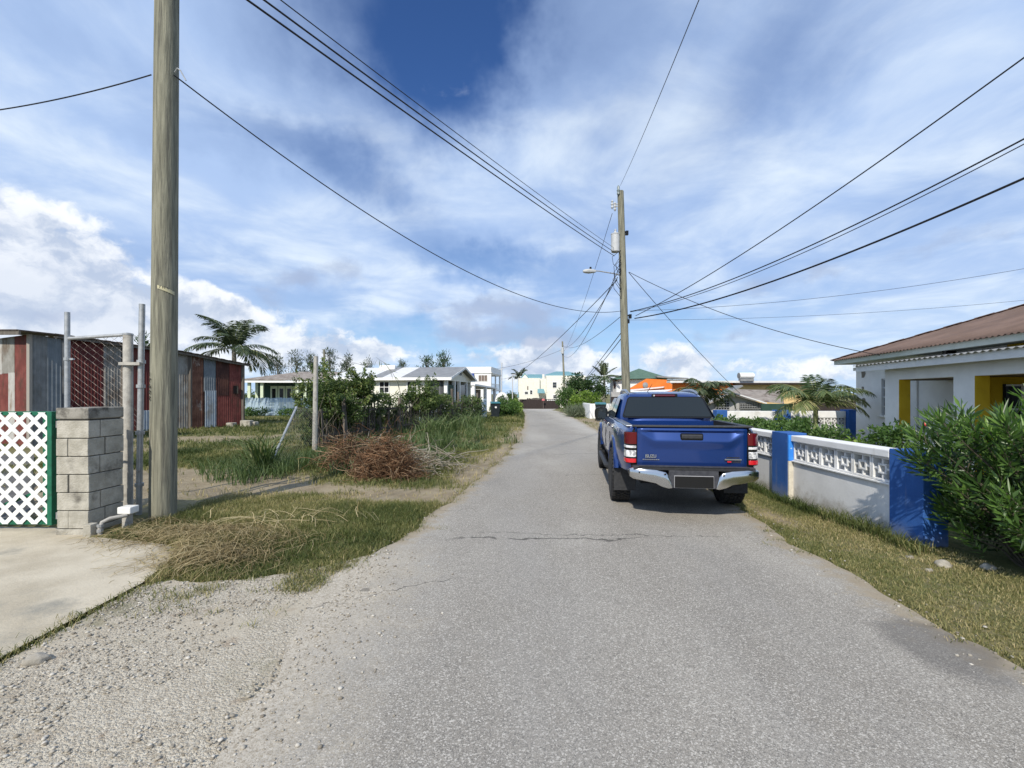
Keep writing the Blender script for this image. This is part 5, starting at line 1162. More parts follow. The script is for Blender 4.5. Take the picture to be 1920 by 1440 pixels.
for y in (.0, 2.0, 3.4, 5.6): hA.box('porch_column', whitew, -.2, .02, y-.02, y+.2, -.1, 2.62) if y else hA.box('porch_column', whitew, -.22, .022, -.022, .2, -.1, 2.62)
hA.box('porch_door', dkgreen, -.12, -.06, .4, 1.9, .2, 2.3); hA.box('porch_grille', gloss_black, -.12, -.06, 3.7, 5.5, .3, 2.35); hA.box('porch_back', dkgreen, s0+.1, -.2, 4.9, 5.0, -.1, 2.4)
gb = hA.prism('gable', creamd, [(0, -.05, ze), (0, D_+.05, ze), (0, D_/2, zr-.08)], (-.15, 0, 0))
hA.box('gable_vent', gloss_black, .003, .04, D_/2-.35, D_/2+.35, ze+.28, ze+.62, gb)
sl_ = (zr-ze)/(D_/2)
def slope(x0, x1, m_, nm, dz=0.0):
    hA.prism(nm, m_, [(x0, -.45, ze-.45*sl_+.06+dz), (x1, -.45, ze-.45*sl_+.06+dz), (x1, D_/2, zr+.06+dz), (x0, D_/2, zr+.06+dz)], (0, 0, .05))
xs_ = [WL-.3, xat(hA, 700), xat(hA, 722), xat(hA, 756), .45]
slope(xs_[0], xs_[1]-.002, whiter, 'roof_sheet'); slope(xs_[1], xs_[2]-.002, greyr, 'roof_sheet'); slope(xs_[2], xs_[3]-.002, whiter, 'roof_sheet'); slope(xs_[3], xs_[4], greyr, 'roof_sheet')
hA.prism('roof_sheet', greyr, [(WL-.3, D_/2+.002, zr+.06), (.45, D_/2+.002, zr+.06), (.45, D_+.45, ze-.45*sl_+.06), (WL-.3, D_+.45, ze-.45*sl_+.06)], (0, 0, .05))
hA.box('fascia', whitew, WL-.3, .45, -.48, -.452, ze-.45*sl_-.10, ze-.45*sl_+.10)
for sg, y0, y1 in ((1, -.45, D_/2), (-1, D_+.45, D_/2)):
    hA.prism('barge_board', whitew, [(.452, y0, ze-.45*sl_-.06), (.452, y1, zr-.06), (.452, y1, zr+.10), (.452, y0, ze-.45*sl_+.10)], (.03, 0, 0))
for a, b, z0 in ((682, 693.5, 1.75), (712.5, 729, 1.75), (764.5, 781.5, 1.2)): hA.window(xat(hA, a), xat(hA, b), z0 if z0 > 1.3 else 1.1, 2.50, nv=2, nh=2 if z0 > 1.3 else 4, fr=.07)
hA.box('awning_flap', shutter, xat(hA, 684), xat(hA, 693), -.3, -.26, 1.0, 1.7)
ct = P(728, 692, 37); tk = thing('water_tank', 'small white roof tank behind the ridge of the cream bungalow', 'water tank', ct); MB().box(ct.x-.65, ct.x+.65, ct.y-.4, ct.y+.4, ct.z-.35, ct.z+.30).build('tank', whitew, tk, bevel=.1, seg=3); MB().box(ct.x-.5, ct.x+.5, ct.y-.3, ct.y+.3, ct.z-.75, ct.z-.36).build('stand', greyr, tk)

# green house with shutters
hB = House('bungalow', 'pale green house with louvred shutters and old grey hip roof behind the picket fence', 'house', Vector((-23.4, 40.5, 0)), 6)
hB.box('wall', greenw, 0, 9.5, 1.6, 1.8, -.1, 2.75); hB.box('side_wall', greenw, 0, .2, 1.81, 7, -.1, 2.75); hB.box('porch_recess', dkgreen, .3, 9.2, 1.5, 1.59, -.1, 2.7)
x0 = xat(hB, 494); x1 = xat(hB, 553)
for k in range(4):
    a = x0+(x1-x0)*k/4+.03; b = x0+(x1-x0)*(k+1)/4-.03; f = hB.box('shutter', greenw, a, b, 1.38, 1.46, .3, 2.35)
    hB.box('louvre', gloss_black, a+.15, a+.33, 1.35, 1.379, 1.0, 2.1, f); hB.box('louvre', gloss_black, b-.30, b-.15, 1.35, 1.379, 1.0, 2.1, f)
for px in (467, 491, 557, 572): x = xat(hB, px); hB.box('porch_post', greenw, x-.12, x+.12, -.05, .15, -.1, 2.65)
hB.box('fascia', whitew, -.4, 10, -.35, -.30, 2.62, 2.82)
hB.prism('roof', oldr, [(-.5, -.4, 2.84), (10, -.4, 2.84), (8.6, 4.2, 3.75), (3.0, 4.2, 3.75)], (0, 0, .05)); hB.prism('roof', oldr, [(-.5, -.39, 2.83), (3.0, 4.2, 3.74), (-.5, 8, 2.83)], (0, 0, .05))
hB.box('side_pillar', greenw, -.9, -.6, -.8, -.5, -.1, 2.2)

def picket_fence(name, label, a, b, z0, z1, m_, n, w=.07):
    a = Vector(a); b = Vector(b); t = thing(name, label, 'fence', a); d = (b-a).normalized(); nr = Vector((-d.y, d.x, 0))
    for k in range(n):
        c = a.lerp(b, (k+.5)/n); zt = z1+random.uniform(-.03, .03)
        q = [c-d*w/2+Vector((0, 0, z0)), c+d*w/2+Vector((0, 0, z0)), c+d*w/2+Vector((0, 0, zt-.05)), c+Vector((0, 0, zt)), c-d*w/2+Vector((0, 0, zt-.05))]
        MB().prism(q, nr*.02).build('picket', m_, t)
    for z in (z0+.3, z1-.3): MB().beam(a+nr*.045+Vector((0, 0, z)), b+nr*.045+Vector((0, 0, z)), .04, .07).build('rail', m_, t)
    return t
picket_fence('picket_fence', 'pale blue picket fence in front of the green shuttered house', GD(460, 34.0), GD(585, 35.5), .02, 1.36, lbl, 46, .085)
picket_fence('picket_fence', 'short run of pale blue palings below the screened porch', GD(786, 26.5), GD(832, 25.5), .02, 1.25, lbl, 13, .10)
picket_fence('picket_fence', 'weathered pale blue fence boards next to the wheelie bin under the shrubs', GD(903, 29.6), GD(913, 30.4), .02, 1.3, lbl, 4, .09)

# two-storey flat-roofed building and the long verandah before it
zg = float(gz(0, 70))
hC = House('apartment_building', 'white two storey building with flat parapet roof and open balconies', 'building', Vector((-3.2, 70, zg)), -7)
Ht = 5.75-zg; m1 = Ht*.47
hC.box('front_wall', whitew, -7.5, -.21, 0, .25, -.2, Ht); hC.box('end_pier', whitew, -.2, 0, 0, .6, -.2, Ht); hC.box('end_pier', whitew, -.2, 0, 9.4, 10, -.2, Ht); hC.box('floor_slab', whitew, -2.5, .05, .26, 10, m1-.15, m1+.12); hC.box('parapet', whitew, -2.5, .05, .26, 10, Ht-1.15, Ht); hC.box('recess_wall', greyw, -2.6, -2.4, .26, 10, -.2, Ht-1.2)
hC.box('cornice', whitew, -7.6, .15, -.12, -.005, Ht-.98, Ht-.82); hC.box('cornice', whitew, .055, .16, -.12, 10.1, Ht-.98, Ht-.82); hC.box('back_wall', whitew, -7.5, -2.7, 9.8, 10, -.2, Ht)
br = hC.box('balcony_rail', whitew, -.08, -.02, .62, 9.38, m1+.9, m1+1.0)
for k in range(1, 12): hC.box('baluster', whitew, -.07, -.03, .62+k*.73, .68+k*.73, m1+.125, m1+.895, br)
hC.box('column', whitew, -.2, 0, 4.8, 5.1, -.2, m1-.16); hC.box('column', whitew, -.2, 0, 4.8, 5.1, m1+.13, Ht-1.16)
hC.window(xat(hC, 897.5), xat(hC, 913.5), 3.9-zg-.35, 3.9-zg+.55, gm=shutter, nv=3, nh=1); hC.box('balcony_door', dark_in, -2.39, -2.3, 3, 5, m1+.2, Ht-1.4)
x = xat(hC, 883); hC.prism('awning', bluecloth, [(x-.5, -.01, 4.8-zg), (x+.5, -.01, 4.8-zg), (x+.6, -.8, 4.1-zg), (x-.6, -.8, 4.1-zg)], (0, 0, .05))
hD = House('verandah', 'low white flat roofed verandah between the cream bungalow and the two storey building', 'verandah', GD(882, 46), -14)
hD.prism('roof_slab', whitew, [(0, 0, 2.65), (.5, 0, 2.65), (.5, 8.2, 2.35), (0, 8.2, 2.35)], (0, 0, .16)); hD.prism('roof_slab', whitew, [(-4, 0.001, 2.64), (-.002, 0.001, 2.64), (-.002, 8.2, 2.34), (-4, 8.2, 2.34)], (0, 0, .15))
for y in (.1, 4.0, 7.6): hD.box('column', whitew, .1, .4, y, y+.3, -.4, 2.66-.0366*y-.01)
hD.box('front_wall', whitew, -3.5, .05, .3, .5, -.4, 2.6); hD.box('wall', shutter, -1.6, -1.5, .51, 8, -.6, 2.3); hD.box('door', whitew, -1.49, -1.40, 2.3, 3.4, -.4, 2.0); hD.box('window', whitew, -1.49, -1.42, 5, 6.6, .6, 1.9)
ac = P(941, 745, 48); arch = thing('gate_arch', 'small white rounded gate arch with low walls above the road side shrubs', 'arch', (ac.x, 48, -.1))
for nm, ro, ri in (('arch_ring', 1.0, .62), ('arch_moulding', .48, .30)):
    pts = [(ac.x+r_*math.cos(a)*.72, 48+(.02 if nm != 'arch_ring' else 0), ac.z-.45+r_*math.sin(a)) for r_, rng in ((ro, np.linspace(0, math.pi, 17)), (ri, np.linspace(math.pi, 0, 17))) for a in rng]
    mb = MB(); n = 17
    for i in range(n-1): mb.prism([pts[i], pts[i+1], pts[2*n-2-i], pts[2*n-1-i]], (0, .25, 0))
    mb.build(nm, whitew, arch)
MB().box(ac.x-1.5, ac.x+.75, 47.95, 48.3, -.4, ac.z-.46).build('low_wall', whitew, arch); MB().box(ac.x-.42, ac.x+.42, 48.3, 48.35, -.4, ac.z+.3).build('gate_leaf', greyw, arch)

# cream house closing the road, its teal roofs, boundary fence with gate
zg = float(gz(0, 104)); Y1 = 106.0
hE = House('villa', 'cream parapet house with teal roofs and small awning closing the end of the road', 'house', Vector((P(972, 738, Y1).x, Y1, zg)), 0)
def ex(px): return (px-CX)/F0*Y1-hE.root.location.x
def ezz(py): return CAMH+(H0-py)/F0*Y1-zg
xa, xb, xc, xd = ex(972), ex(1012), ex(1024), ex(1097)
hE.box('wing', cream, xa, xb, 0, 8, -.2, ezz(709)); hE.box('wing', cream, xb+.01, xc, .8, 8, -.2, ezz(710)); hE.box('wing', creamd, xc+.01, xd, -.6, 8, -.2, ezz(704.5))
hE.prism('roof', tealr, [(ex(976), .5, ezz(708.5)), (ex(984), .5, ezz(698.5)), (ex(992), .5, ezz(708.5))], (0, 6, 0)); hE.prism('gable', cream, [(ex(979), .45, ezz(708.6)), (ex(984.5), .45, ezz(702)), (ex(990), .45, ezz(708.6))], (0, .049, 0))
hE.prism('roof', tealr, [(ex(990), 1.5, ezz(708.5)), (ex(1018), 1.5, ezz(708.5)), (ex(1018), 4, ezz(702)), (ex(990), 4, ezz(702))], (0, .2, .2)); hE.prism('roof', tealr, [(ex(1022), .5, ezz(704)), (ex(1090), .5, ezz(704)), (ex(1070), 4, ezz(696.5)), (ex(1046), 4, ezz(696.5))], (0, .2, .2))
hE.box('chimney', cream, ex(1017.5), ex(1021), 1.0, 1.45, ezz(711), ezz(701.5))
for a, b, c, d, yy in ((1036, 1043, 717, 727, -.6), (1060, 1065, 717, 722, -.6), (1037, 1043, 741, 747, -.6), (984, 990, 734.5, 739, 0), (994, 998, 732, 739, 0)): hE.window(ex(a), ex(b), ezz(d), ezz(c), y=yy, nv=1, nh=2, fr=.12, fm=whitew)
hE.box('shutter_panel', shutter, ex(988.5), ex(990.5), -.06, -.005, ezz(731), ezz(724))
hE.prism('awning', tealr, [(ex(1008), -.05, ezz(730)), (ex(1020), -.05, ezz(730)), (ex(1021), -1.6, ezz(737.5)), (ex(1007), -1.6, ezz(737.5))], (0, 0, .12))
hE.prism('side_awning', tealr, [(ex(969), -.2, ezz(745)), (ex(972), -.2, ezz(734)), (ex(973), -.2, ezz(745))], (0, .3, 0))
Yf = 98.0; zf = float(gz(0, Yf))
def fx(px): return (px-CX)/F0*Yf
def fz(py): return CAMH+(H0-py)/F0*Yf
gt = thing('timber_fence', 'dark brown board fence and gate with a raised curved middle across the road end', 'fence', (fx(1010), Yf, zf))
def boards(p0, p1, top, nm, n):
    mb = MB()
    for k in range(n):
        a = p0+(p1-p0)*k/n; b = p0+(p1-p0)*(k+1)/n-.12; mb.box(fx(a), fx(b), Yf, Yf+.08, zf-.1, fz(top((a+b)/2)))
    mb.build(nm, dkwood, gt)
boards(974, 993, lambda p: 748.5, 'fence_panel', 16); boards(993.3, 1016, lambda p: 748.5-2.6*math.cos((p-1004.5)/23*math.pi), 'gate_leaf', 20); boards(1016.3, 1050, lambda p: 748.2, 'fence_panel', 26)
MB().box(fx(974), fx(1050), Yf+.09, Yf+.16, zf+.1, fz(749.5)).build('backing_rail', dkwood, gt)
for px in (989.5, 993, 1016.2): MB().box(fx(px)-.16, fx(px)+.16, Yf-.08, Yf+.2, zf-.1, fz(746.6)).build('fence_post', dkwood, gt)
for i, (px, w) in enumerate(((1027, .3), (1031, .22), (1034, .22), (1037, .22), (1040, .22), (1043, .18))): MB().box(fx(px)-w/2, fx(px)+w/2, Yf-.03, Yf-.005, fz(751.2), fz(749.4)).build('painted_letter', whitew, gt)
rs = thing('road_sign', 'small red and white notice on a thin post before the brown gate', 'sign', (fx(1017.5), Yf-1, zf)); MB().tube([(fx(1018), Yf-1, zf), (fx(1018), Yf-1, fz(748))], .04, 6).build('post', shutter, rs)
MB().box(fx(1015.5), fx(1020.5), Yf-1.12, Yf-1.06, fz(751.2), fz(747.6)).build('panel', mat('faded_red', (.55, .12, .14), (.6, .2, .2), 6, .6), rs, bevel=.05)

# white house with green hip roof
zg = float(gz(0, 60)); Y1 = 60.0
def bx(px, y): return (px-CX)/F0*y
def bz(py, y): return CAMH+(H0-py)/F0*y
hF = thing('house', 'white house with green hip roof behind the leaning pole and orange gable', 'house', (bx(1150, 60), 60, zg))
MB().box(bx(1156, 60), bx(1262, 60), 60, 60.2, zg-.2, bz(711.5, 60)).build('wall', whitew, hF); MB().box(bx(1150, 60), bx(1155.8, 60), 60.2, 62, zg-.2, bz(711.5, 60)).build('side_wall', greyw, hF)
ra = [(bx(1142, 60), 59.3, bz(711.5, 60)), (bx(1252, 60), 59.3, bz(709, 60)), (bx(1252, 66), 68, bz(711.5, 60)), (bx(1146, 68), 69, bz(711.5, 60))]; ap = (bx(1198, 64), 64, bz(691, 64))
mb = MB(); mb.add([*ra, ap], [(0, 1, 4), (1, 2, 4), (2, 3, 4), (3, 0, 4), (3, 2, 1, 0)]); mb.build('roof', greenr, hF)
MB().prism([(bx(1232, 59), 59, bz(707.5, 59)), (bx(1291, 59), 59, bz(711.5, 59)), (bx(1291, 59), 64, bz(709, 59)), (bx(1232, 59), 64, bz(705.5, 59))], (0, 0, .2)).build('porch_roof', greyr, hF)
MB().box(bx(1263, 60), bx(1288, 60), 60.3, 60.5, zg-.2, bz(712, 60)).build('rear_wall', whitew, hF); MB().box(bx(1151, 60), bx(1154.5, 60), 60.1, 60.19, bz(728, 60), bz(716, 60)).build('window', winglass, hF)
MB().box(bx(1146, 59), bx(1166, 59), 59, 59.2, zg-.2, bz(735, 59)).build('low_wall', greyw, hF)
hG = thing('house', 'orange gabled house with pale lean-to roof just above the truck cab', 'house', (bx(1215, 50), 50, float(gz(0, 50))))
q = [(1176, 737), (1180, 729), (1213, 710), (1249, 712), (1262, 722), (1262, 745), (1176, 745)]
MB().prism([(bx(a, 50), 50, bz(b, 50)) for a, b in q], (0, .4, 0)).build('gable_wall', orangew, hG); MB().box(bx(1190, 50), bx(1255, 50), 50.41, 55.9, -1, bz(745, 50)).build('wall', orangew, hG)
MB().prism([(bx(1176, 49), 49, bz(734, 49)), (bx(1244, 49), 49, bz(727, 49)), (bx(1246, 49.8), 49.8, bz(725.5, 49)), (bx(1176, 49.8), 49.8, bz(732, 49))], (0, 0, .08)).build('lean_to_roof', whiter, hG)
MB().prism([(bx(1166, 48.4), 48.4, bz(742, 48)), (bx(1240, 48.4), 48.4, bz(737, 48)), (bx(1262, 49), 49, bz(731, 49)), (bx(1170, 49), 49, bz(735, 49))], (0, 0, .06)).build('lower_roof', whiter, hG)
c = P(1210, 722, 49.9); MB().lathe([(.02, -.08), (.30, 0), (.28, .03), (.02, -.05)], 14, 'y', c).build('satellite_dish', greyr, hG, smooth_=True)
# long low building
hH = thing('house', 'long low house with pale flat roof edge and buff band behind the palms', 'house', (bx(1380, 40), 40, 0))
MB().box(bx(1262, 40), bx(1376, 40), 40, 40.2, -.2, bz(717, 40)).build('wall', orangew, hH); MB().box(bx(1376.3, 40), bx(1530, 40), 39.9, 40.2, -.2, bz(721.5, 40)).build('wall', yellowb, hH)
MB().box(bx(1255, 39.6), bx(1378, 39.6), 39.4, 40.3, bz(718, 40), bz(714.2, 40)).build('roof_slab', whiter, hH); MB().box(bx(1378.3, 39.6), bx(1535, 39.6), 39.3, 45, bz(721, 40), bz(718, 40)).build('roof_edge', dkwood, hH); MB().box(bx(1376, 41), bx(1535, 41), 41, 46, bz(717.9, 40), bz(714, 41)).build('roof_slab', whiter, hH)
c = P(1399, 707, 41); st2 = thing('solar_water_heater', 'white roof mounted water heater tank on the long low house', 'water heater', c); MB().tube([(c.x-.62, c.y, c.z+.12), (c.x+.62, c.y, c.z+.12)], .27, 14).build('tank', whitew, st2, smooth_=True)
MB().lathe([(.01, 0), (.27, .02), (.27, .04), (.01, .06)], 14, 'x', (c.x-.70, c.y, c.z+.12)).build('end_cap', greyr, st2); MB().box(c.x-.6, c.x+.6, c.y-.2, c.y+.2, c.z-.36, c.z-.16).build('stand', greyr, st2)
# grey house with rusty roof close behind the cross wall
hI = thing('house', 'grey house with sloping rusty roof and barred windows behind the cross wall', 'house', (bx(1380, 27), 27, 0))
q = [(1322, 790), (1322, 762), (1374, 740), (1432, 757), (1432, 790)]
MB().prism([(bx(a, 27), 27, bz(b, 27)) for a, b in q], (0, 5, 0)).build('wall', greyw, hI)
for a, b in ((1366, 738.5), ): MB().prism([(bx(1318, 26.6), 26.5, bz(762, 27)), (bx(1374, 26.6), 26.5, bz(738, 27)), (bx(1374, 32), 32.5, bz(738, 27)), (bx(1318, 32), 32.5, bz(762, 27))], (0, 0, .07)).build('roof', oldr, hI)
MB().prism([(bx(1374.3, 26.6), 26.5, bz(738, 27)), (bx(1436, 26.6), 26.5, bz(757, 27)), (bx(1436, 32), 32.5, bz(757, 27)), (bx(1374.3, 32), 32.5, bz(738, 27))], (0, 0, .07)).build('roof', whiter, hI)
MB().prism([(bx(1378, 33), 33, bz(749, 33)), (bx(1470, 33), 33, bz(757, 33)), (bx(1470, 36), 36.5, bz(733, 36)), (bx(1374, 36), 36.5, bz(731, 36))], (0, 0, .06)).build('rear_roof', oldr, hI)
MB().prism([(bx(1364, 26), 26, bz(737, 26)), (bx(1392, 26), 26, bz(722, 26)), (bx(1394, 26), 26, bz(724, 26)), (bx(1366, 26), 26, bz(739, 26))], (0, 1.2, 0)).build('loose_roof_sheet', greyr, hI)
for (a, b, c_, d, n1, n2) in ((1341, 1366, 750, 768, 5, 4), (1386, 1427, 756, 765.5, 9, 3)):
    w = MB().box(bx(a, 27), bx(b, 27), 26.93, 26.99, bz(d, 27), bz(c_, 27)).build('window', winglass, hI); g_ = MB()
    for k in range(n1+1): x = bx(a+(b-a)*k/n1, 27); g_.box(x-.02, x+.02, 26.90, 26.925, bz(d, 27), bz(c_, 27))
    for k in range(n2+1): z = bz(d+(c_-d)*k/n2, 27); g_.box(bx(a, 27), bx(b, 27), 26.87, 26.895, z-.02, z+.02)
    g_.build('window_grille', greyr, w)
sf = thing('sheet_fence', 'dark green sheet fence with brown panel seen behind the young palm', 'fence', (bx(1500, 22), 22, 0))
MB().box(bx(1428, 22), bx(1512, 22), 22, 22.08, -.05, bz(757, 22)).build('fence_panel', dkgreen, sf); MB().box(bx(1512.5, 22), bx(1612, 22), 22.02, 22.1, -.05, bz(752, 22)).build('brown_panel', dkwood, sf)  # right-hand panel is plain dark brown
MB().beam(P(1425, 757, 23), P(1500, 766, 21.8), .15, .06).build('lean_to_beam', dkwood, sf)
# low white wall, bin and kerb beyond the truck
wl = thing('garden_wall', 'low white garden wall behind the bin ahead of the truck', 'wall', GD(1125, 30)); MB().box(bx(1107, 30), bx(1150, 30), 30, 30.2, -.1, bz(757, 30)).build('wall_panel', whitew, wl, bevel=.02); MB().box(bx(1107, 30)-.05, bx(1111, 30), 29.95, 33, -.1, bz(757, 30)).build('wall_return', whitew, wl, bevel=.02)
MB().box(bx(1146, 29), bx(1160, 29), 29, 29.15, -.1, bz(744, 29)).build('gate_panel', dkwood, wl)
binb = mat('bin_plastic', (.012, .018, .022), (.02, .027, .03), 5, .5); binl = mat('bin_lid', (.02, .13, .15), (.03, .16, .18), 5, .5)
def bin_(g, s, label, lid, rz=0):
    t = thing('wheelie_bin', label, 'bin', g, rz, 'wheeled refuse bins along the road'); o = MB()
    o.add(*loft([[(x*w, y*d, z) for x, y in ((-1, -1), (1, -1), (1, 1), (-1, 1))] for z, w, d in ((.06*s, .24*s, .24*s), (.9*s, .30*s, .33*s), (1.0*s, .32*s, .36*s))])); o.build('bin_body', binb, t, False, bevel=.02)
    MB().prism([(-.33*s, -.38*s, 1.0*s), (.33*s, -.38*s, 1.0*s), (.33*s, .36*s, 1.08*s), (-.33*s, .36*s, 1.08*s)], (0, 0, .05*s)).build('bin_lid', lid, t, False, bevel=.02)
    for sx in (-1, 1): MB().lathe([(.10*s, -.03), (.10*s, .03)], 12, 'x', (sx*.27*s, .24*s, .10*s)).build('bin_wheel', gloss_black, t, False)
    MB().lathe([(.07*s, -.005), (.07*s, .005)], 12, 'y', (0, -.315*s, .75*s)).build('bin_badge', whitew, t, False)
    MB().tube([(-.25*s, .42*s, .98*s), (.25*s, .42*s, .98*s)], .02*s, 6).build('bin_handle', binb, t, False)
bin_(GD(928.5, 31), .98, 'dark wheelie bin with a green lid beside the blue fence boards', binl, R(10)); bin_(GD(1126, 27.5), 1.0, 'dark wheelie bin with a teal lid ahead of the truck by the white wall', binl, R(-8))
# ------------------------------------------------------------------ trees, palms, shrubs, overgrown fence
bark = mat('bark', (.10, .085, .065), (.17, .15, .12), 6, .95, bump=.6, stretch=(3, 3, .6)); palmbark = mat('palm_bark', (.22, .20, .165), (.30, .275, .23), 9, .9, bump=.5, stretch=(.5, .5, 6)); palmgreen = mat('palm_shaft', (.20, .24, .10), (.27, .29, .13), 5, .5)
lf_dark = leafmat('dark_leaves', [(0, (0.019, 0.045, 0.016)), (.5, (0.045, 0.088, 0.029)), (1, (0.096, 0.152, 0.048))], .55, .3)
lf_mid = leafmat('mid_leaves', [(0, (0.034, 0.074, 0.019)), (.5, (0.068, 0.135, 0.032)), (1, (0.149, 0.230, 0.061))], .5, .25)
lf_lime = leafmat('lime_leaves', [(0, (0.057, 0.109, 0.017)), (.5, (0.138, 0.230, 0.034)), (1, (0.299, 0.391, 0.081))], .5, .3)
lf_grey = leafmat('grey_green_leaves', [(0, (.06, .085, .055)), (.5, (.13, .16, .105)), (1, (.27, .29, .20))], .6, .2)
lf_casu = leafmat('casuarina_needles', [(0, (.045, .065, .042)), (.5, (.08, .105, .068)), (1, (.125, .15, .095))], .7, .15)
lf_ole = leafmat('oleander_leaves', [(0, (0.026, 0.055, 0.017)), (.35, (0.060, 0.118, 0.029)), (.7, (0.126, 0.228, 0.048)), (1, (0.252, 0.384, 0.090))], .38, .35, .5)
lf_vine = leafmat('vine_leaves', [(0, (0.034, 0.058, 0.018)), (.5, (0.075, 0.120, 0.034)), (.85, (0.163, 0.215, 0.058)), (1, (0.312, 0.312, 0.130))], .55, .25)
lf_weed = leafmat('weed_blades', [(0, (0.039, 0.072, 0.022)), (.5, (0.094, 0.143, 0.050)), (.8, (0.187, 0.226, 0.099)), (1, (0.396, 0.352, 0.198))], .55, .25)
lf_palm = leafmat('palm_leaflets', [(0, (0.030, 0.061, 0.022)), (.5, (0.081, 0.121, 0.041)), (.8, (0.203, 0.230, 0.081)), (1, (0.486, 0.405, 0.216))], .42, .2, .45)
lf_cocos = leafmat('coconut_leaflets', [(0, (0.030, 0.051, 0.027)), (.6, (0.075, 0.102, 0.048)), (1, (0.225, 0.210, 0.090))], .5, .15, .4)
twigm = leafmat('brown_twigs', [(0, (.05, .028, .016)), (.4, (.16, .085, .044)), (.75, (.27, .155, .085)), (1, (.42, .31, .20))], .85, 0, .2)
paletwig = leafmat('pale_twigs', [(0, (.20, .175, .13)), (1, (.44, .40, .32))], .85, 0, .2)

def crown(clusters, L, W, outward=.7, upw=.25, droop=.15, fold=.2, shell=.45):
    """clusters of (centre, radii, number) -> leaves through the volume, paler and darker clumps"""
    Cs, Ds, Ts = [], [], []
    for (c, r, n, tone) in clusters:
        d = unit(RNG.normal(size=(n, 3))); u = RNG.uniform(shell, 1, n)[:, None]**.6
        Cs.append(np.array(c)+d*u*np.array(r)); Ds.append(unit(d*outward+RNG.normal(size=(n, 3))*.6+np.array([0, 0, upw]))); Ts.append(np.clip(tone+RNG.normal(0, .17, n), 0, 1))
    C, D, T = map(np.concatenate, (Cs, Ds, Ts)); n = len(C)
    V, Fc, k = leaf_arrays(C, D, L*RNG.uniform(.6, 1.3, n), W*RNG.uniform(.7, 1.3, n), fold, droop); return V, Fc, np.repeat(T, k)
def clumps(c, r, m_, rr, n, jit=.15, low=-.9, sh=.55):
    """m_ smaller clumps spread through an ellipsoid"""
    out = []
    for _ in range(m_):
        while True:
            d = RNG.normal(size=3); d /= np.linalg.norm(d)
            if d[2] > low: break
        q = np.array(c)+d*np.array(r)*RNG.uniform(sh, 1.0); s_ = rr*RNG.uniform(.6, 1.35); out.append((q, (s_, s_, s_*.8), int(n*(.6+.8*RNG.random())), .25+.5*RNG.random()))
    return out
def shrub(name, label, cat, c, r, m_, rr, n, L, W, mt, group=None, stems=6, part='foliage', **k):
    c = Vector(c); g = (c.x, c.y, float(ground_z(np.array([c.x]), np.array([c.y]))[0])); t = thing(name, label, cat, g, 0, group)
    cl = clumps(c, r, m_, rr, n, low=k.pop('low', -.9), sh=k.pop('sh', .5))
    for _ in range(k.pop('shoots', 0)):
        d = RNG.normal(size=3); d[2] = abs(d[2])*1.1-.25; d /= np.linalg.norm(d); q = np.array(c)+d*np.array(r)*.95; tn = .3+.5*RNG.random(); st_ = (d*.6+np.array([0, 0, .5]))*rr*RNG.uniform(.35, .8)
        for j in range(5): cl.append((q+st_*j+RNG.normal(0, .02, 3), (rr*.32*(1-.13*j),)*3, int(n*.16), tn))
    V, Fc, T = crown(cl, L, W, **k); np_mesh(part, V, Fc, mt, t, tint=T)
    mb = MB()
    for i in range(stems):
        a = random.uniform(0, 6.28); q = Vector((c.x+math.cos(a)*r[0]*.6*random.random(), c.y+math.sin(a)*r[1]*.6*random.random(), c.z+r[2]*random.uniform(-.1, .6)))
        b = Vector((c.x+math.cos(a)*r[0]*.15, c.y+math.sin(a)*r[1]*.15, g[2]-.05)); w = max(.008, .02*r[2]); mb.tube([b, b.lerp(q, .5)+Vector((random.uniform(-.1, .1)*r[0], random.uniform(-.1, .1)*r[1], 0)), q], [w, w*.75, w*.35], 5)
    if stems: mb.build('stems', bark, t)
    return t

def frond(base, az, el, L, droop, nl, lw, ll, tint0=.5, vshape=.5, twist=0.0, hang=.35):
    """one palm frond: returns rachis points and leaflet arrays"""
    n = 14; pts = []; p_ = Vector(base); e = el
    for i in range(n+1):
        pts.append(p_.copy()); d = Vector((math.cos(az)*math.cos(e), math.sin(az)*math.cos(e), math.sin(e))); p_ = p_+d*L/n; e -= droop/n*(.5+1.2*i/n)
    C = []; D = []; Ls = []; Nn = []
    for j in range(nl):
        u = .14+.86*(j+.5)/nl; f = u*n; i = min(int(f), n-1); q = pts[i].lerp(pts[i+1], f-i); d = (pts[i+1]-pts[i]).normalized(); side = d.cross(Vector((0, 0, 1)))
        side = side.normalized() if side.length > 1e-3 else Vector((1, 0, 0)); up = side.cross(d)
        for sg in (-1, 1):
            v = (side*sg*1.0+d*(.35+.75*u)+up*(vshape*.6)+Vector((random.gauss(0, .10), random.gauss(0, .10), random.gauss(0, .10)-hang))).normalized()
            C.append(q); D.append(v); Ls.append(ll*math.sin(math.pi*(.12+.80*u))**.7*random.uniform(.8, 1.15)); Nn.append(up)
    n_ = len(C); V, Fc, k = leaf_arrays(np.array(C), np.array(D), np.array(Ls), lw*RNG.uniform(.8, 1.2, n_), .3, .22, N=np.array([tuple(v) for v in Nn]))
    return pts, V, Fc, np.repeat(np.clip(tint0+RNG.normal(0, .12, n_), 0, 1), k)
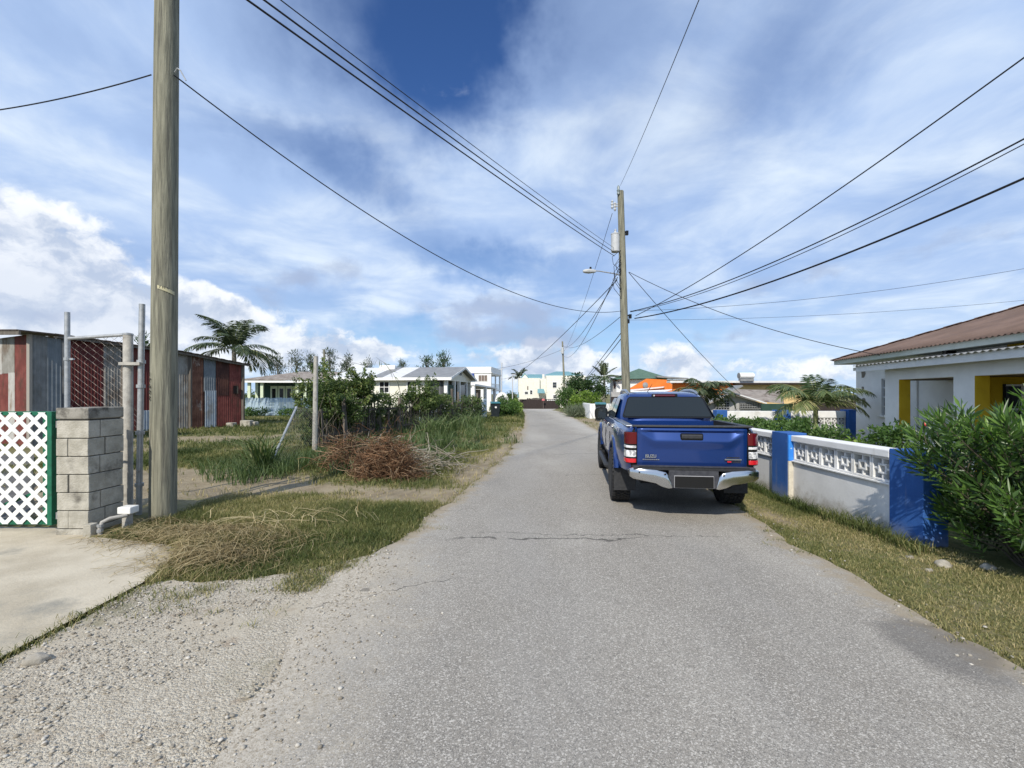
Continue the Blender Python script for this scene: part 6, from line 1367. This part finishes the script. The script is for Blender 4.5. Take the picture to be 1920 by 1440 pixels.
def palm(name, label, base, trunk_top, r0, r1, fronds, mt, tm, group=None, shaft=None, wind=None):
    t = thing(name, label, 'palm tree', base, 0, group); b = Vector(base); tp = Vector(trunk_top)
    pts = [b.lerp(tp, u)+Vector((.12*math.sin(u*2.2), 0, 0))*(tp-b).length*.05 for u in np.linspace(0, 1, 12)]
    MB().tube(pts, [r0+(r1-r0)*u+.012*r0*(i % 2) for i, u in enumerate(np.linspace(0, 1, 12))], 12).build('trunk', tm, t, smooth_=True)
    tp = pts[-1]
    if shaft: MB().tube([tp, tp+Vector((0, 0, shaft*.5)), tp+Vector((0, 0, shaft))], [r1*1.1, r1*.9, r1*.4], 10).build('crownshaft', palmgreen, t, smooth_=True); tp = tp+Vector((0, 0, shaft*.8))
    for (az, el, L, dr, nl, lw, ll, ti, vs, hg) in fronds:
        pp, V, Fc, T = frond(tp, az, el, L, dr, nl, lw, ll, ti, vs, hang=hg)
        f = np_mesh('frond', V, Fc, mt, t, tint=T)
        MB().tube(pp, list(np.linspace(max(.012, r1*.22), .004, len(pp))), 5).build('midrib', palmgreen, f)
    return t
# coconut palm behind the shed, blown to the right
rnd = random.Random(11)
b = GD(440, 31); tp = P(438, 655, 31); fr = []
for i in range(20):
    az = 2*math.pi*i/20*1.0+rnd.uniform(-.2, .2); el = rnd.choice([1.3, 1.1, .8, .35, .1]); fr.append((az, el, rnd.uniform(2.6, 3.3), rnd.uniform(.9, 1.7), 34, .075, .80, .35 if el > .2 else .6, .3, .45))
for az, el in ((R(175), .5), (R(178), .15), (R(5), .4), (R(2), .1), (R(100), 1.3), (R(80), 1.45), (R(130), 1.1), (R(60), 1.1)): fr.append((az, el, 2.9, 1.2, 36, .08, .85, .35, .3, .45))
palm('coconut_palm', 'wind tossed coconut palm rising behind the end of the patched shed', b, tp, .20, .13, fr, lf_cocos, palmbark)
b = GD(1133, 60); tp = P(1132.5, 706, 60); fr = [(2*math.pi*i/15+rnd.uniform(-.2, .2), rnd.choice([1.35, .9, .3, -.1]), rnd.uniform(1.9, 2.5), rnd.uniform(.3, .9), 26, .10, .5, .4, .2, .5) for i in range(15)]
palm('coconut_palm', 'slim tall coconut palm left of the green roofed house', b, tp, .17, .12, fr+[(R(178), .15, 2.6, .5, 26, .10, .5, .4, .2, .5), (R(3), .2, 2.6, .5, 26, .10, .5, .4, .2, .5)], lf_cocos, palmbark)
b = GD(974, 112); tp = P(974, 707, 112); fr = [(2*math.pi*i/13+rnd.uniform(-.2, .2), rnd.choice([1.2, .8, .3, -.2]), rnd.uniform(2.6, 3.2), rnd.uniform(.6, 1.2), 22, .16, .8, .35, .2, .5) for i in range(13)]
palm('coconut_palm', 'coconut palm showing over the left end of the cream villa', b, tp, .2, .14, fr, lf_cocos, palmbark)
# young palm in the front yard and the drooping one further off
b = Vector((9.9, 15.0, 0)); tp = P(1529, 770, 15.0); fr = []
for (az, el, L, dr, ti) in ((R(200), .75, 1.75, 1.5, .62), (R(175), .95, 1.7, 1.6, .5), (R(220), .45, 1.5, 1.4, .75), (R(185), .35, 1.5, 1.5, .72), (R(150), 1.0, 1.6, 1.4, .4), (R(345), .8, 1.8, 1.45, .55), (R(0), .55, 1.8, 1.35, .6), (R(15), .95, 1.75, 1.5, .45), (R(325), .4, 1.5, 1.5, .75), (R(40), 1.0, 1.5, 1.3, .4), (R(95), 1.45, 1.05, .5, .15), (R(60), 1.4, 1.1, .6, .15), (R(270), 1.35, 1.05, .9, .2), (R(250), .9, 1.4, 1.5, .55), (R(290), .85, 1.4, 1.5, .5), (R(110), .9, 1.5, 1.4, .35)):
    fr.append((az, el, L, dr, 40, .036, .52, ti, .25, .55))
palm('young_palm', 'young arching palm with pale trunk in front of the white cross wall', b, tp, .085, .07, fr, lf_palm, palmgreen, shaft=.22)
b = GD(1318, 20); tp = P(1318, 742, 20); fr = [(2*math.pi*i/15+rnd.uniform(-.15, .15), rnd.choice([1.1, .7, .4]), rnd.uniform(1.3, 1.6), rnd.uniform(1.3, 1.9), 34, .045, .55, .42, .2, .6) for i in range(15)]
palm('young_palm', 'dark drooping palm just above the right side of the truck cab', b, tp, .10, .08, fr, lf_cocos, palmbark)
# casuarinas and far trees
def casuarina(px, ytop, d, w, label, seed, name='casuarina_tree', mt=None, grp='wispy casuarina trees behind the houses'):
    g = GD(px, d); zt = CAMH+(H0-ytop)/F0*d; t = thing(name, label, 'tree', g, 0, grp); r = w/F0*d; h = zt-g.z
    MB().tube([g, g+Vector((.1, 0, h*.5)), g+Vector((0, 0, h*.93))], [.025*h, .016*h, .004*h], 7).build('trunk', bark, t)
    cl = []; rr = random.Random(seed); mb = MB()
    for i in range(34):
        u = rr.uniform(.30, 1.0); a = rr.uniform(0, 6.28); q = g+Vector((math.cos(a)*r*(1.15-u*.8)*rr.uniform(.2, 1), math.sin(a)*r*(1.15-u*.8)*rr.uniform(.2, 1), h*u)); s_ = h*.075*rr.uniform(.6, 1.3)
        cl.append((tuple(q), (s_, s_, s_*1.3), 26, rr.uniform(.2, .7))); mb.tube([g+Vector((0, 0, h*(u*.8))), q], [.006*h, .002*h], 4)
    V, Fc, T = crown(cl, .055*h*1.2, .009*h*1.3, .6, .9, .1, .1, .1); np_mesh('crown', V, Fc, mt or lf_casu, t, tint=T); mb.build('limbs', bark, t); return t
for i, (px, yt, d, w, lb) in enumerate(((520, 668, 62, 30, 'pale feathery casuarina nearest the coconut palm'), (555, 664, 66, 26, 'feathery casuarina second from the coconut palm'), (585, 668, 60, 24, 'low feathery casuarina left of the thin distant pole'), (618, 660, 64, 24, 'taller feathery casuarina at the thin distant pole'), (650, 668, 66, 26, 'feathery casuarina above the vine thicket'), (690, 676, 72, 24, 'low casuarina left of the roof water tank'), (755, 682, 75, 16, 'tiny casuarina top right of the roof water tank'))): casuarina(px, yt, d, w, lb, 20+i)
casuarina(800, 663, 62, 30, 'dark broad tree behind the cream bungalow roof', 41, 'broad_tree', lf_dark, None); casuarina(832, 668, 62, 26, 'dark tree touching the two storey building roofline', 42, 'broad_tree', lf_dark, None)
casuarina(268, 634, 27, 16, 'small dark tree poking up behind the patched shed roof', 43, 'broad_tree', lf_dark, None)
for i, (px, w, d, h_, lb) in enumerate(((485, 60, 75, 3.2, 'low dark thicket behind the green shuttered house'), (955, 22, 112, 3.4, 'dark bushes on the horizon left of the villa'), (1290, 90, 85, 3.0, 'low trees behind the orange house'), (1480, 120, 60, 2.2, 'low trees behind the long low house'), (380, 60, 45, 2.6, 'dark bushes behind the patched shed'))):
    c = GD(px, d); shrub('background_bush', lb, 'bush', c+Vector((0, 0, h_*.5)), (w/F0*d*.5, 2.5, h_*.5), 40, h_*.28, 60, h_*.10, h_*.045, lf_dark, stems=0, low=-.4)
# roadside shrubs
c = GD(1093, 42); shrub('round_tree', 'dark glossy round tree on the right bend of the road', 'tree', c+Vector((.2, 1.0, 1.9)), (2.2, 1.8, 1.6), 75, .50, 85, .20, .10, lf_dark, low=-.5)
c = GD(1098, 36); shrub('flowering_shrub', 'lime green leafy shrub below the dark round tree', 'shrub', c+Vector((0, .5, 1.15)), (1.25, .9, .75), 40, .34, 80, .17, .07, lf_lime)
c = GD(1062, 41); shrub('flowering_shrub', 'mid green shrub at the road bend under the far pole', 'shrub', c+Vector((0, 0, 1.2)), (.85, .8, 1.1), 40, .34, 80, .17, .075, lf_mid)
c = GD(1089, 32.5); t = thing('spiky_shrub', 'pale grey green spiky shrub beside the low white garden wall', 'shrub', c); cl = [((c.x+RNG.normal(0, .45), c.y+RNG.normal(0, .4), c.z+.05), (.1, .1, .1), 45, .3+.5*RNG.random()) for _ in range(26)]
V, Fc, T = crown(cl, .9, .035, .8, 1.3, .1, .2, .1); np_mesh('foliage', V, Fc, lf_grey, t, tint=T)
c = GD(948, 33); shrub('flowering_shrub', 'dense mid green shrub left of the road behind the wheelie bin', 'shrub', c+Vector((-.1, 0, .62)), (.95, .8, .62), 45, .26, 90, .14, .065, lf_mid)
c = GD(972, 38); shrub('flowering_shrub', 'lime yellow shrub at the left road edge before the brown gate', 'shrub', c+Vector((-.3, 0, .55)), (.62, .6, .5), 26, .24, 70, .14, .06, lf_lime)
c = GD(945, 46); shrub('flowering_shrub', 'green shrub in front of the white gate arch', 'shrub', c+Vector((.3, 0, .7)), (1.2, .8, .7), 30, .32, 60, .18, .08, lf_mid)
for i, (px, d, lb) in enumerate(((480, 33.5, 'low weeds at the left foot of the blue picket fence'), (545, 33, 'low weeds at the right foot of the blue picket fence'))): c = GD(px, d); shrub('low_shrub', lb, 'shrub', c+Vector((0, 0, .25)), (1.0, .5, .35), 20, .25, 50, .18, .07, lf_mid, stems=0)
# hedge behind the roadside wall
def hedge(name, label, a, b, w, h_, n, L, W, mt, sp=.16):
    a = Vector(a); b = Vector(b); t = thing(name, label, 'hedge', a); Ln = (b-a).length; m_ = int(Ln/sp*3.0); cl = []
    for _ in range(m_):
        q = a.lerp(b, random.random()); s_ = random.uniform(.09, .17); cl.append(((q.x+random.uniform(-w, w)/2, q.y+random.uniform(-.05, .05), h_*random.uniform(.25, .93)+random.uniform(-.03, .06)), (s_, s_, s_*.8), n, random.uniform(.2, .75)))
    V, Fc, T = crown(cl, L, W, .6, .7, .1, .25, .2); np_mesh('foliage', V, Fc, mt, t, tint=T)
    mb = MB()
    for k in range(int(Ln*3)): q = a.lerp(b, random.random()); mb.tube([(q.x, q.y, -.03), (q.x+random.uniform(-.1, .1), q.y, h_*.8)], [.010, .005], 4)
    mb.build('stems', bark, t); return t
hedge('clipped_hedge', 'dark green clipped hedge behind the roadside wall beyond the truck', (5.25, 15.0, 0), (5.35, 7.6, 0), .6, 1.10, 110, .07, .032, lf_mid, .12)
hedge('clipped_hedge', 'dark green hedge crossing the yard below the young palm', (5.6, 11.6, 0), (8.1, 12.4, 0), .6, .98, 90, .08, .036, lf_mid, .12)
hedge('leafy_hedge', 'bright yellow green leafy hedge behind the pierced wall below the bungalow', (5.15, 7.6, 0), (5.0, 5.2, 0), .40, .98, 24, .085, .04, lf_lime, .22)
c = Vector((6.6, 8.2, 0)); shrub('flowering_shrub', 'dark shrub with a red bloom in front of the yellow porch column', 'shrub', c+Vector((.25, 0, .62)), (.45, .45, .5), 26, .2, 45, .11, .045, lf_mid)
fl = MB(); c = P(1737, 796, 8.0); fl.add(*loft([[(c.x+r*math.cos(a), c.y+.02*math.sin(3*a), c.z+z+r*.5*math.sin(a)) for a in np.linspace(0, 6.283, 9)[:-1]] for r, z in ((.03, -.02), (.05, 0), (.04, .02), (.02, .03))]))
fl.build('red_bloom', mat('red_petals', (.55, .02, .03), (.65, .05, .05), 20, .5), [o for o in bpy.data.objects if o.parent is None and 'red bloom' in o.get('label', '')][0])

# oleander at the near end of the wall: many stems, whorls of narrow leaves
ole = thing('oleander_bush', 'large dark oleander with long narrow leaves at the near end of the wall', 'bush', (4.95, 4.15, 0)); ro = random.Random(4); mb = MB(); C, D, Ls, T = [], [], [], []
def shoot(tip, d, n, L, tone):
    for k in range(n):
        back = k/n*.26; a = k*2.4+ro.uniform(-.3, .3); s_ = d.orthogonal().normalized(); s2 = d.cross(s_); sp = .45+.75*(k/n); v = (d*(1.15-.6*k/n)+(s_*math.cos(a)+s2*math.sin(a))*sp).normalized()
        C.append(tip-d*back); D.append(v); Ls.append(L*ro.uniform(.7, 1.15)*(.65+.5*math.sin(math.pi*min(1, .25+k/n)))); T.append(min(1, max(0, tone+ro.gauss(0, .10)-(.10*k/n))))
for i in range(300):
    a = ro.uniform(0, 6.283); rr = ro.random()**.5; base = Vector((5.08+.30*rr*math.cos(a), 4.15+.30*rr*math.sin(a), -.03))
    out = Vector((math.cos(a), math.sin(a), 0)); hgt = ro.uniform(.35, 1.74)*(1-.22*rr); reach = ro.uniform(.10, .95)*(.55+.55*min(1, hgt/1.0))
    tip = base+out*reach*.92+Vector((0, 0, hgt)); 
    if tip.z > 1.82: tip.z = 1.82
    mid = base.lerp(tip, .5)+Vector((0, 0, .12*hgt))-out*.1*reach
    d = (tip-mid).normalized(); d = (d+Vector((0, 0, .75))).normalized()
    if i % 3 == 0 or hgt < .9: mb.tube([base, base.lerp(mid, .6)+out*.02, mid, tip], [.014, .011, .009, .004], 5)
    else: mb.tube([mid, tip], [.007, .003], 4)
    shoot(tip, d, ro.randint(16, 26), .165, ro.choice([.22, .35, .5, .62, .8]))
    for q in range(2):
        u = ro.uniform(.5, .9); b2 = mid.lerp(tip, u); d2 = (d+Vector((ro.gauss(0, .6), ro.gauss(0, .6), ro.gauss(0, .3)))).normalized(); t2 = b2+d2*ro.uniform(.1, .25); mb.tube([b2, t2], [.005, .003], 4); shoot(t2, d2, ro.randint(10, 16), .15, ro.choice([.15, .3, .45, .7]))
C = np.array(C); V, Fc, k = leaf_arrays(C, np.array([tuple(v) for v in D]), np.array(Ls), .026*RNG.uniform(.8, 1.25, len(C)), .22, .06); np_mesh('foliage', V, Fc, lf_ole, ole, tint=np.repeat(T, k)); mb.build('stems', mat('oleander_stem', (.06, .05, .035), (.12, .105, .075), 12, .85), ole)

# overgrown paling fence left of the road
FP = [Vector((-5.75, 13.4, 0)), Vector((-4.35, 18.0, 0)), Vector((-3.0, 24.0, 0)), Vector((-2.0, 29.3, 0))]
of = thing('paling_fence', 'broken old wooden paling fence swallowed by vines beside the road', 'fence', FP[0]); oldwood = mat('rotten_wood', (.085, .072, .058), (.19, .165, .14), 4, .95, stretch=(4, 4, .5), bump=.5)
def falong(u):
    Ls_ = [(FP[i+1]-FP[i]).length for i in range(3)]; s = u*sum(Ls_)
    for i in range(3):
        if s <= Ls_[i] or i == 2: return FP[i].lerp(FP[i+1], s/Ls_[i]), (FP[i+1]-FP[i]).normalized()
        s -= Ls_[i]
k = 0
for i in range(92):
    u = (i+random.uniform(-.3, .3))/92; q, d = falong(max(0, u)); h_ = random.uniform(1.05, 1.5); lx = random.gauss(.06, .10); ly = random.gauss(0, .08)
    if random.random() < .12: continue
    MB().beam((q.x, q.y, -.05), (q.x+d.x*lx*h_-d.y*ly, q.y+d.y*lx*h_+d.x*ly, h_), random.uniform(.05, .085), .018, (d.y, -d.x, 0)).build('paling', oldwood, of)
for z in (.4, 1.1):
    for i in range(3): MB().beam(FP[i]+Vector((.03, .04, z)), FP[i+1]+Vector((.03, .04, z)), .04, .06).build('rail', oldwood, of)
for (px, d, h_) in ((650, 14.2, 1.55), (746, 17.4, 1.5), (848, 23.5, 1.9), (860, 25, 1.75), (893, 28, 1.7)): c = GD(px, d); MB().beam(c-Vector((0, 0, .1)), c+Vector((random.gauss(0, .06), 0, h_)), .10, .10, (1, 0, 0)).build('fence_post', oldwood, of)
def vinewall(name, label, u0, u1, z0, z1, thick, m_, n, rr, L, W, mt, shift=0.0):
    t = thing(name, label, 'vine', falong((u0+u1)/2)[0]); cl = []
    for _ in range(m_):
        u = random.uniform(u0, u1); q, d = falong(u); z = z0+(z1-z0)*random.random()**.8; o_ = random.gauss(shift, thick); s_ = rr*random.uniform(.6, 1.4)
        cl.append(((q.x+d.y*o_, q.y-d.x*o_, z), (s_, s_, s_*.8), n, random.uniform(.1, .7)))
    V, Fc, T = crown(cl, L, W, .6, .0, .3, .2, .1); np_mesh('foliage', V, Fc, mt, t, tint=T); mb = MB()
    for _ in range(int(m_*.5)):
        u = random.uniform(u0, u1); q, d = falong(u); mb.tube([(q.x, q.y-.1, 0), (q.x+random.gauss(0, .2), q.y+random.gauss(-.1, .15), z1*.5), (q.x+random.gauss(0, .3), q.y+random.gauss(-.1, .2), z1*random.uniform(.8, 1.05))], [.010, .008, .005], 4)
    mb.build('stems', bark, t); return t
vinewall('vine_thicket', 'tangle of dark vine leaves hanging over the middle of the paling fence', .02, .60, 1.0, 1.62, .22, 130, 60, .15, .09, .05, lf_vine)
vinewall('vine_thicket', 'dark low tangle of creepers filling the gaps between the near palings', .0, .62, .05, 1.15, .10, 210, 60, .16, .10, .055, lf_vine, -.38)
vinewall('vine_thicket', 'thin scrub of dry vines on the far end of the paling fence', .55, .98, .2, 1.45, .25, 110, 40, .20, .14, .06, lf_vine)
c = Vector((-5.6, 14.7, 0)); shrub('vine_bush', 'tall dark mound of vines rising over the near end of the paling fence', 'bush', c+Vector((-.15, 0, 1.30)), (1.1, .8, .95), 140, .19, 95, .085, .042, lf_vine, stems=12, low=-.95, sh=.35, shoots=34)
c = Vector((-4.75, 15.0, 0)); shrub('vine_bush', 'leafy vine arm reaching right from the tall dark mound', 'bush', c+Vector((-.15, 0, 1.85)), (.33, .3, .35), 34, .14, 70, .085, .042, lf_vine, stems=4, shoots=24)
c = Vector((-3.7, 19.4, 0)); shrub('vine_bush', 'pointed leafy mound in the middle of the fence below the cream bungalow', 'bush', c+Vector((0, 0, 1.3)), (.65, .5, .7), 50, .18, 70, .09, .045, lf_vine, stems=6, sh=.3, shoots=30)
# tall cane arching over
def cane(name, label, pts, r=.012):
    t = thing(name, label, 'plant', pts[0]); MB().tube(pts, list(np.linspace(r, .004, len(pts))), 5).build('stalk', oldwood, t)
    C = []; D = []
    for i in range(len(pts)-1):
        for k in range(5): q = Vector(pts[i]).lerp(Vector(pts[i+1]), k/5); C.append(tuple(q)); D.append((random.gauss(.3, .4), random.gauss(0, .3), random.gauss(-.4, .4)))
    V, Fc, k = leaf_arrays(np.array(C), np.array(D), .35, .035, .2, .3); np_mesh('leaves', V, Fc, lf_weed, t, tint=np.repeat(RNG.uniform(.2, .9, len(C)), k))
cane('cane_stalk', 'long bare cane arching above the vines in front of the cream bungalow', [P(756, 760, 18), P(747, 720, 18), P(735, 697, 18), P(720, 680, 18), P(705, 670, 18)])
cane('cane_stalk', 'leaning dead stick below the screened porch of the cream bungalow', [P(838, 765, 23), P(820, 745, 23), P(803, 732, 23)], .03)
# tall weeds and grasses in front of the fence
def weeds(m_, pts, h, w, lean=(.2, 1.0), tone=.45):
    C = []; Hh = []
    for (x, y, r, n) in pts:
        for _ in range(n): a = random.uniform(0, 6.28); q = r*random.random()**.7; C.append((x+q*math.cos(a), y+q*math.sin(a), 0)); Hh.append(h*random.uniform(.4, 1.25))
    C = np.array(C); C[:, 2] = ground_z(C[:, 0], C[:, 1])-.02; n = len(C); V, Fc, k = blades(C, np.array(Hh), w*RNG.uniform(.6, 1.4, n), RNG.uniform(*lean, n), RNG.uniform(0, 6.283, n)); return V, Fc, np.repeat(np.clip(tone+RNG.normal(0, .2, n), 0, 1), k)
wl_ = []
for i in range(40): q, d = falong(random.random()*.95); o_ = abs(random.gauss(.35, .35)); wl_.append((q.x+d.y*o_, q.y-d.x*o_, .4, 42))
w1 = weeds(0, wl_, .50, .022)
w2 = weeds(0, [(-3.0+random.gauss(0, .8), 13.2+random.gauss(0, 1.8), .35, 60) for _ in range(26)], .55, .018)
w3 = weeds(0, [(-4.9+random.gauss(0, .55), 9.8+random.gauss(0, .5), .3, 75) for _ in range(16)]+[(-4.6+random.gauss(0, .35), 10.9+random.gauss(0, .5), .3, 70) for _ in range(12)], .45, .014, tone=.4)
w4 = weeds(0, [(-1.6+random.gauss(0, .6), 17+random.gauss(0, 3), .4, 50) for _ in range(22)], .45, .02)
w5 = weeds(0, [(-2.9, 16.3, .5, 260), (-2.5, 17.5, .45, 200), (-1.9, 21, .6, 200), (-5.2, 9.55, .18, 190)], 1.05, .028, (.3, 1.0), .5)
V, Fc, T = merge([w1, w2, w3, w4, w5]); tag(np_mesh('tall_weeds', V, Fc, lf_weed, tint=T), 'tall rank weeds and reedy grass growing along the old paling fence', kind='stuff')

# posts, leaning mesh panel, brush heaps
b = Vector((-5.55, 12.9, -.05)); tpo = P(592.5, 668, 12.9); rp = thing('fence_post', 'tall weathered concrete post standing in front of the vine mound', 'post', b); MB().tube([b, tpo], [.072, .062], 10).build('shaft', galv_old, rp)
MB().beam(P(588, 852, 12.4), P(613, 851, 12.6), .12, .07).build('footing_slab', block_m, rp, bevel=.01)
a0 = G(500, 886); a0.z = 0; a1 = P(556, 763, 11.6); lm = thing('mesh_panel', 'fallen chain link panel on a leaning pipe left of the concrete post', 'fence panel', a0); MB().tube([a0, a1], .027, 10).build('pipe', galv, lm)
bb = Vector((-5.6, 12.85, .25)); bt = Vector((-5.6, 12.85, 1.25)); mb = MB(); N1 = 12
def q4(u, v): return (a0.lerp(a1, v)).lerp(bb.lerp(bt, v), u)
for i in range(N1):
    for sg in (1, -1):
        pts = []
        for k in range(25):
            v = k/24; u = (i/N1+sg*v*1.0); 
            if 0 <= u <= 1: p_ = q4(u, v); sag = .12*math.sin(u*math.pi)*math.sin(v*math.pi); pts.append((p_.x, p_.y-sag, p_.z))
        if len(pts) > 2: mb.tube(pts, .0026, 3, False)
    for sg in (1, -1):
        pts = []
        for k in range(25):
            v = k/24; u = (i/N1+(0 if sg > 0 else 1)+sg*v-(1 if sg > 0 else 0)*1.0)
            if 0 <= u <= 1: p_ = q4(u, v); sag = .12*math.sin(u*math.pi)*math.sin(v*math.pi); pts.append((p_.x, p_.y-sag, p_.z))
        if len(pts) > 2: mb.tube(pts, .0026, 3, False)
mb.build('wire_mesh', wire_m, lm)
def twigheap(name, label, c, r, n, L, rad, mt, curl=.9, up=.5, seed=1):
    rr = random.Random(seed); t = thing(name, label, 'brush pile', (c[0], c[1], 0)); Vs, Fs, T, b = [], [], [], 0; seg = 6
    for i in range(n):
        a = rr.uniform(0, 6.283); q = rr.random()**.55; p_ = Vector((c[0]+r[0]*q*math.cos(a), c[1]+r[1]*q*math.sin(a), 0)); top = r[2]*max(0, 1-q**2.2); p_.z = max(.02, top*rr.uniform(.2, 1.0))
        yaw = rr.uniform(0, 6.283); pit_ = rr.gauss(0, up); Ln = L*rr.uniform(.5, 1.4); w = rad*rr.uniform(.5, 1.5); pts = []
        kx = rr.uniform(-curl, curl)
        for s in range(seg+1):
            pts.append(p_.copy()); p_ = p_+Vector((math.cos(yaw)*math.cos(pit_), math.sin(yaw)*math.cos(pit_), math.sin(pit_)))*Ln/seg; yaw += kx*.5+rr.gauss(0, .25); pit_ += rr.gauss(-.08, .22); p_.z = max(.015, p_.z)
        tone = rr.random()
        for s in range(seg+1):
            d = (pts[min(s+1, seg)]-pts[max(s-1, 0)]).normalized(); o1 = d.orthogonal().normalized(); o2 = d.cross(o1); ww = w*(1-.6*s/seg)
            Vs += [pts[s]+o1*ww, pts[s]-o1*ww*.5+o2*ww*.87, pts[s]-o1*ww*.5-o2*ww*.87]
        for s in range(seg):
            for j in range(3): Fs.append((b+s*3+j, b+s*3+(j+1) % 3, b+(s+1)*3+(j+1) % 3, b+(s+1)*3+j)); T.append(tone)
        b += 3*(seg+1)
    np_mesh('branches', np.array([tuple(v) for v in Vs]), np.array(Fs), mt, t, tint=T); return t
twigheap('brush_pile', 'rounded heap of rust brown dead roots and twigs on the grass verge', (-2.45, 9.0, 0), (.58, .42, .82), 1700, .62, .0055, twigm, 2.2, .45, 3)
twigheap('brush_pile', 'lower brown brush heap just behind the rounded one near the concrete post', (-3.55, 10.1, 0), (.58, .45, .80), 620, .65, .006, twigm, 1.6, .4, 5)
twigheap('branch_pile', 'scattered pale bare branches beside the brown brush heap', (-1.75, 9.8, 0), (.85, .6, .5), 110, .8, .009, paletwig, .8, .22, 7)
twigheap('branch_pile', 'grey brown cut branches lying behind the brush heap under the palings', (-2.9, 11.0, 0), (1.2, .5, .7), 150, .9, .008, paletwig, .7, .25, 8)
V, Fc, T = wisps(46, lambda: (random.gauss(-2.75, .5), random.gauss(5.75, .22), .07), .55, .0035, .08, 6, .5); 
tag(np_mesh('dead_runners', V, Fc, straw_m, tint=np.clip(T+.5, 0, 1)), 'pale dead vine runners strewn over the verge grass', kind='stuff')

# ------------------------------------------------------------------ overhead lines
cable_m = mat('cable', (.010, .010, .013), rough=.6); thin_m = mat('bare_conductor', (.06, .065, .08), rough=.5, metal=.3)
def line(label, a, b, sag=.3, r=.012, m_=None, n=22, pts=None):
    a = Vector(a); b = Vector(b); q = [a.lerp(b, k/n)-Vector((0, 0, sag*4*(k/n)*(1-k/n))) for k in range(n+1)]
    o = MB().tube(q, r, 6).build('overhead_cable', m_ or cable_m); return tag(o, label, 'cable')
def A2(px, py): d = 17.0; return P(px, py, d)
def beyond(px, py, d): return P(px, py, d)
k = 0
for lb, (ax, ay), (bx_, by_), d, r in (('lowest of three parallel cables climbing overhead from the transformer pole', (1152, 480), (470, -10), 4.6, .011), ('middle one of three parallel cables climbing overhead from the transformer pole', (1152, 473), (501, -10), 4.6, .010), ('thin uppermost of three parallel cables climbing overhead from the transformer pole', (1153, 466), (532, -10), 4.6, .006)):
    a = A2(ax, ay); b = P(bx_, by_, d); b = a+(b-a)*1.35; line(lb, a, b, .10, r, n=40)
a = A2(1163, 348); b = P(1308, -8, 5.2); line('thin single wire rising steeply from the very top of the leaning pole', a, a+(b-a)*1.3, .12, .006, thin_m, 40)
for lb, s_, e_, d, r, sg in (('upper heavy cable sweeping from the pole clamp to the upper right corner', (1192, 592), (1930, 88), 6.2, .012, .28), ('middle black cable from the pole over the bungalow roof', (1182, 584), (1930, 238), 6.6, .013, .40), ('thinner cable hugging the middle black cable over the bungalow', (1182, 585), (1930, 246), 6.6, .008, .44), ('thick lowest black cable sagging from the pole clamp over the bungalow', (1190, 597), (1930, 314), 6.8, .019, .38)):
    a = A2(*s_); b = P(*e_, d); line(lb, a, a+(b-a)*1.1, sg, r, n=40)
line('service drop from the lamp pole down to the bungalow eave', A2(1179, 510), P(1650, 666, 13.6), .35, .010)
line('service drop from the lamp pole to the grey house with rusty roof', A2(1179, 511), P(1388, 738, 26), .15, .011)
line('faint wire running level from the pole to the right, upper of two', A2(1182, 583), P(1930, 502, 14), .25, .006, thin_m); line('faint wire running level to the right, lower of two', P(1180, 600, 24), P(1930, 562, 22), .25, .007, thin_m)
line('long sagging cable between the thick left pole and the leaning pole', (-4.47, 6.06, 5.86), A2(1166, 583), 1.0, .009, n=40); line('cable running from the thick pole off to the left', (-4.72, 6.0, 5.82), P(-30, 210, 6.6), .05, .009)
for i, (lb, s_, e_, sg, r) in enumerate((('loose cable from the lamp arm to the far pole, nearest the lamp', (1158, 520), (1055, 650), .9, .010), ('cable dropping from the pole past the lamp to the far pole', (1160, 505), (1058, 668), 1.2, .010), ('taut thin cable from the transformer to the far pole', (1148, 400), (1056, 660), .8, .006), ('low cable pair strand from the pole to the far pole top', (1168, 590), (1056, 648), .7, .008))): line(lb, A2(*s_), P(*e_, 66), sg, r*1.5)
line('dark cable running from the lamp arm to the white gate arch side', A2(1157, 525), P(935, 710, 90), 1.2, .017); line('cable strand from the far pole towards the two storey building', P(1055, 655, 66), P(925, 692, 72), .4, .018, thin_m)
line('lower bundle cable falling from the leaning pole behind the slim palm', A2(1166, 622), P(1060, 742, 80), .5, .016); line('second bundle cable falling beside it behind the slim palm', A2(1167, 632), P(1085, 716, 60), .4, .016)
line('distant wire from the thin pole above the vines to the cream bungalow', P(608, 660, 46), P(730, 695, 37), .2, .014, thin_m)
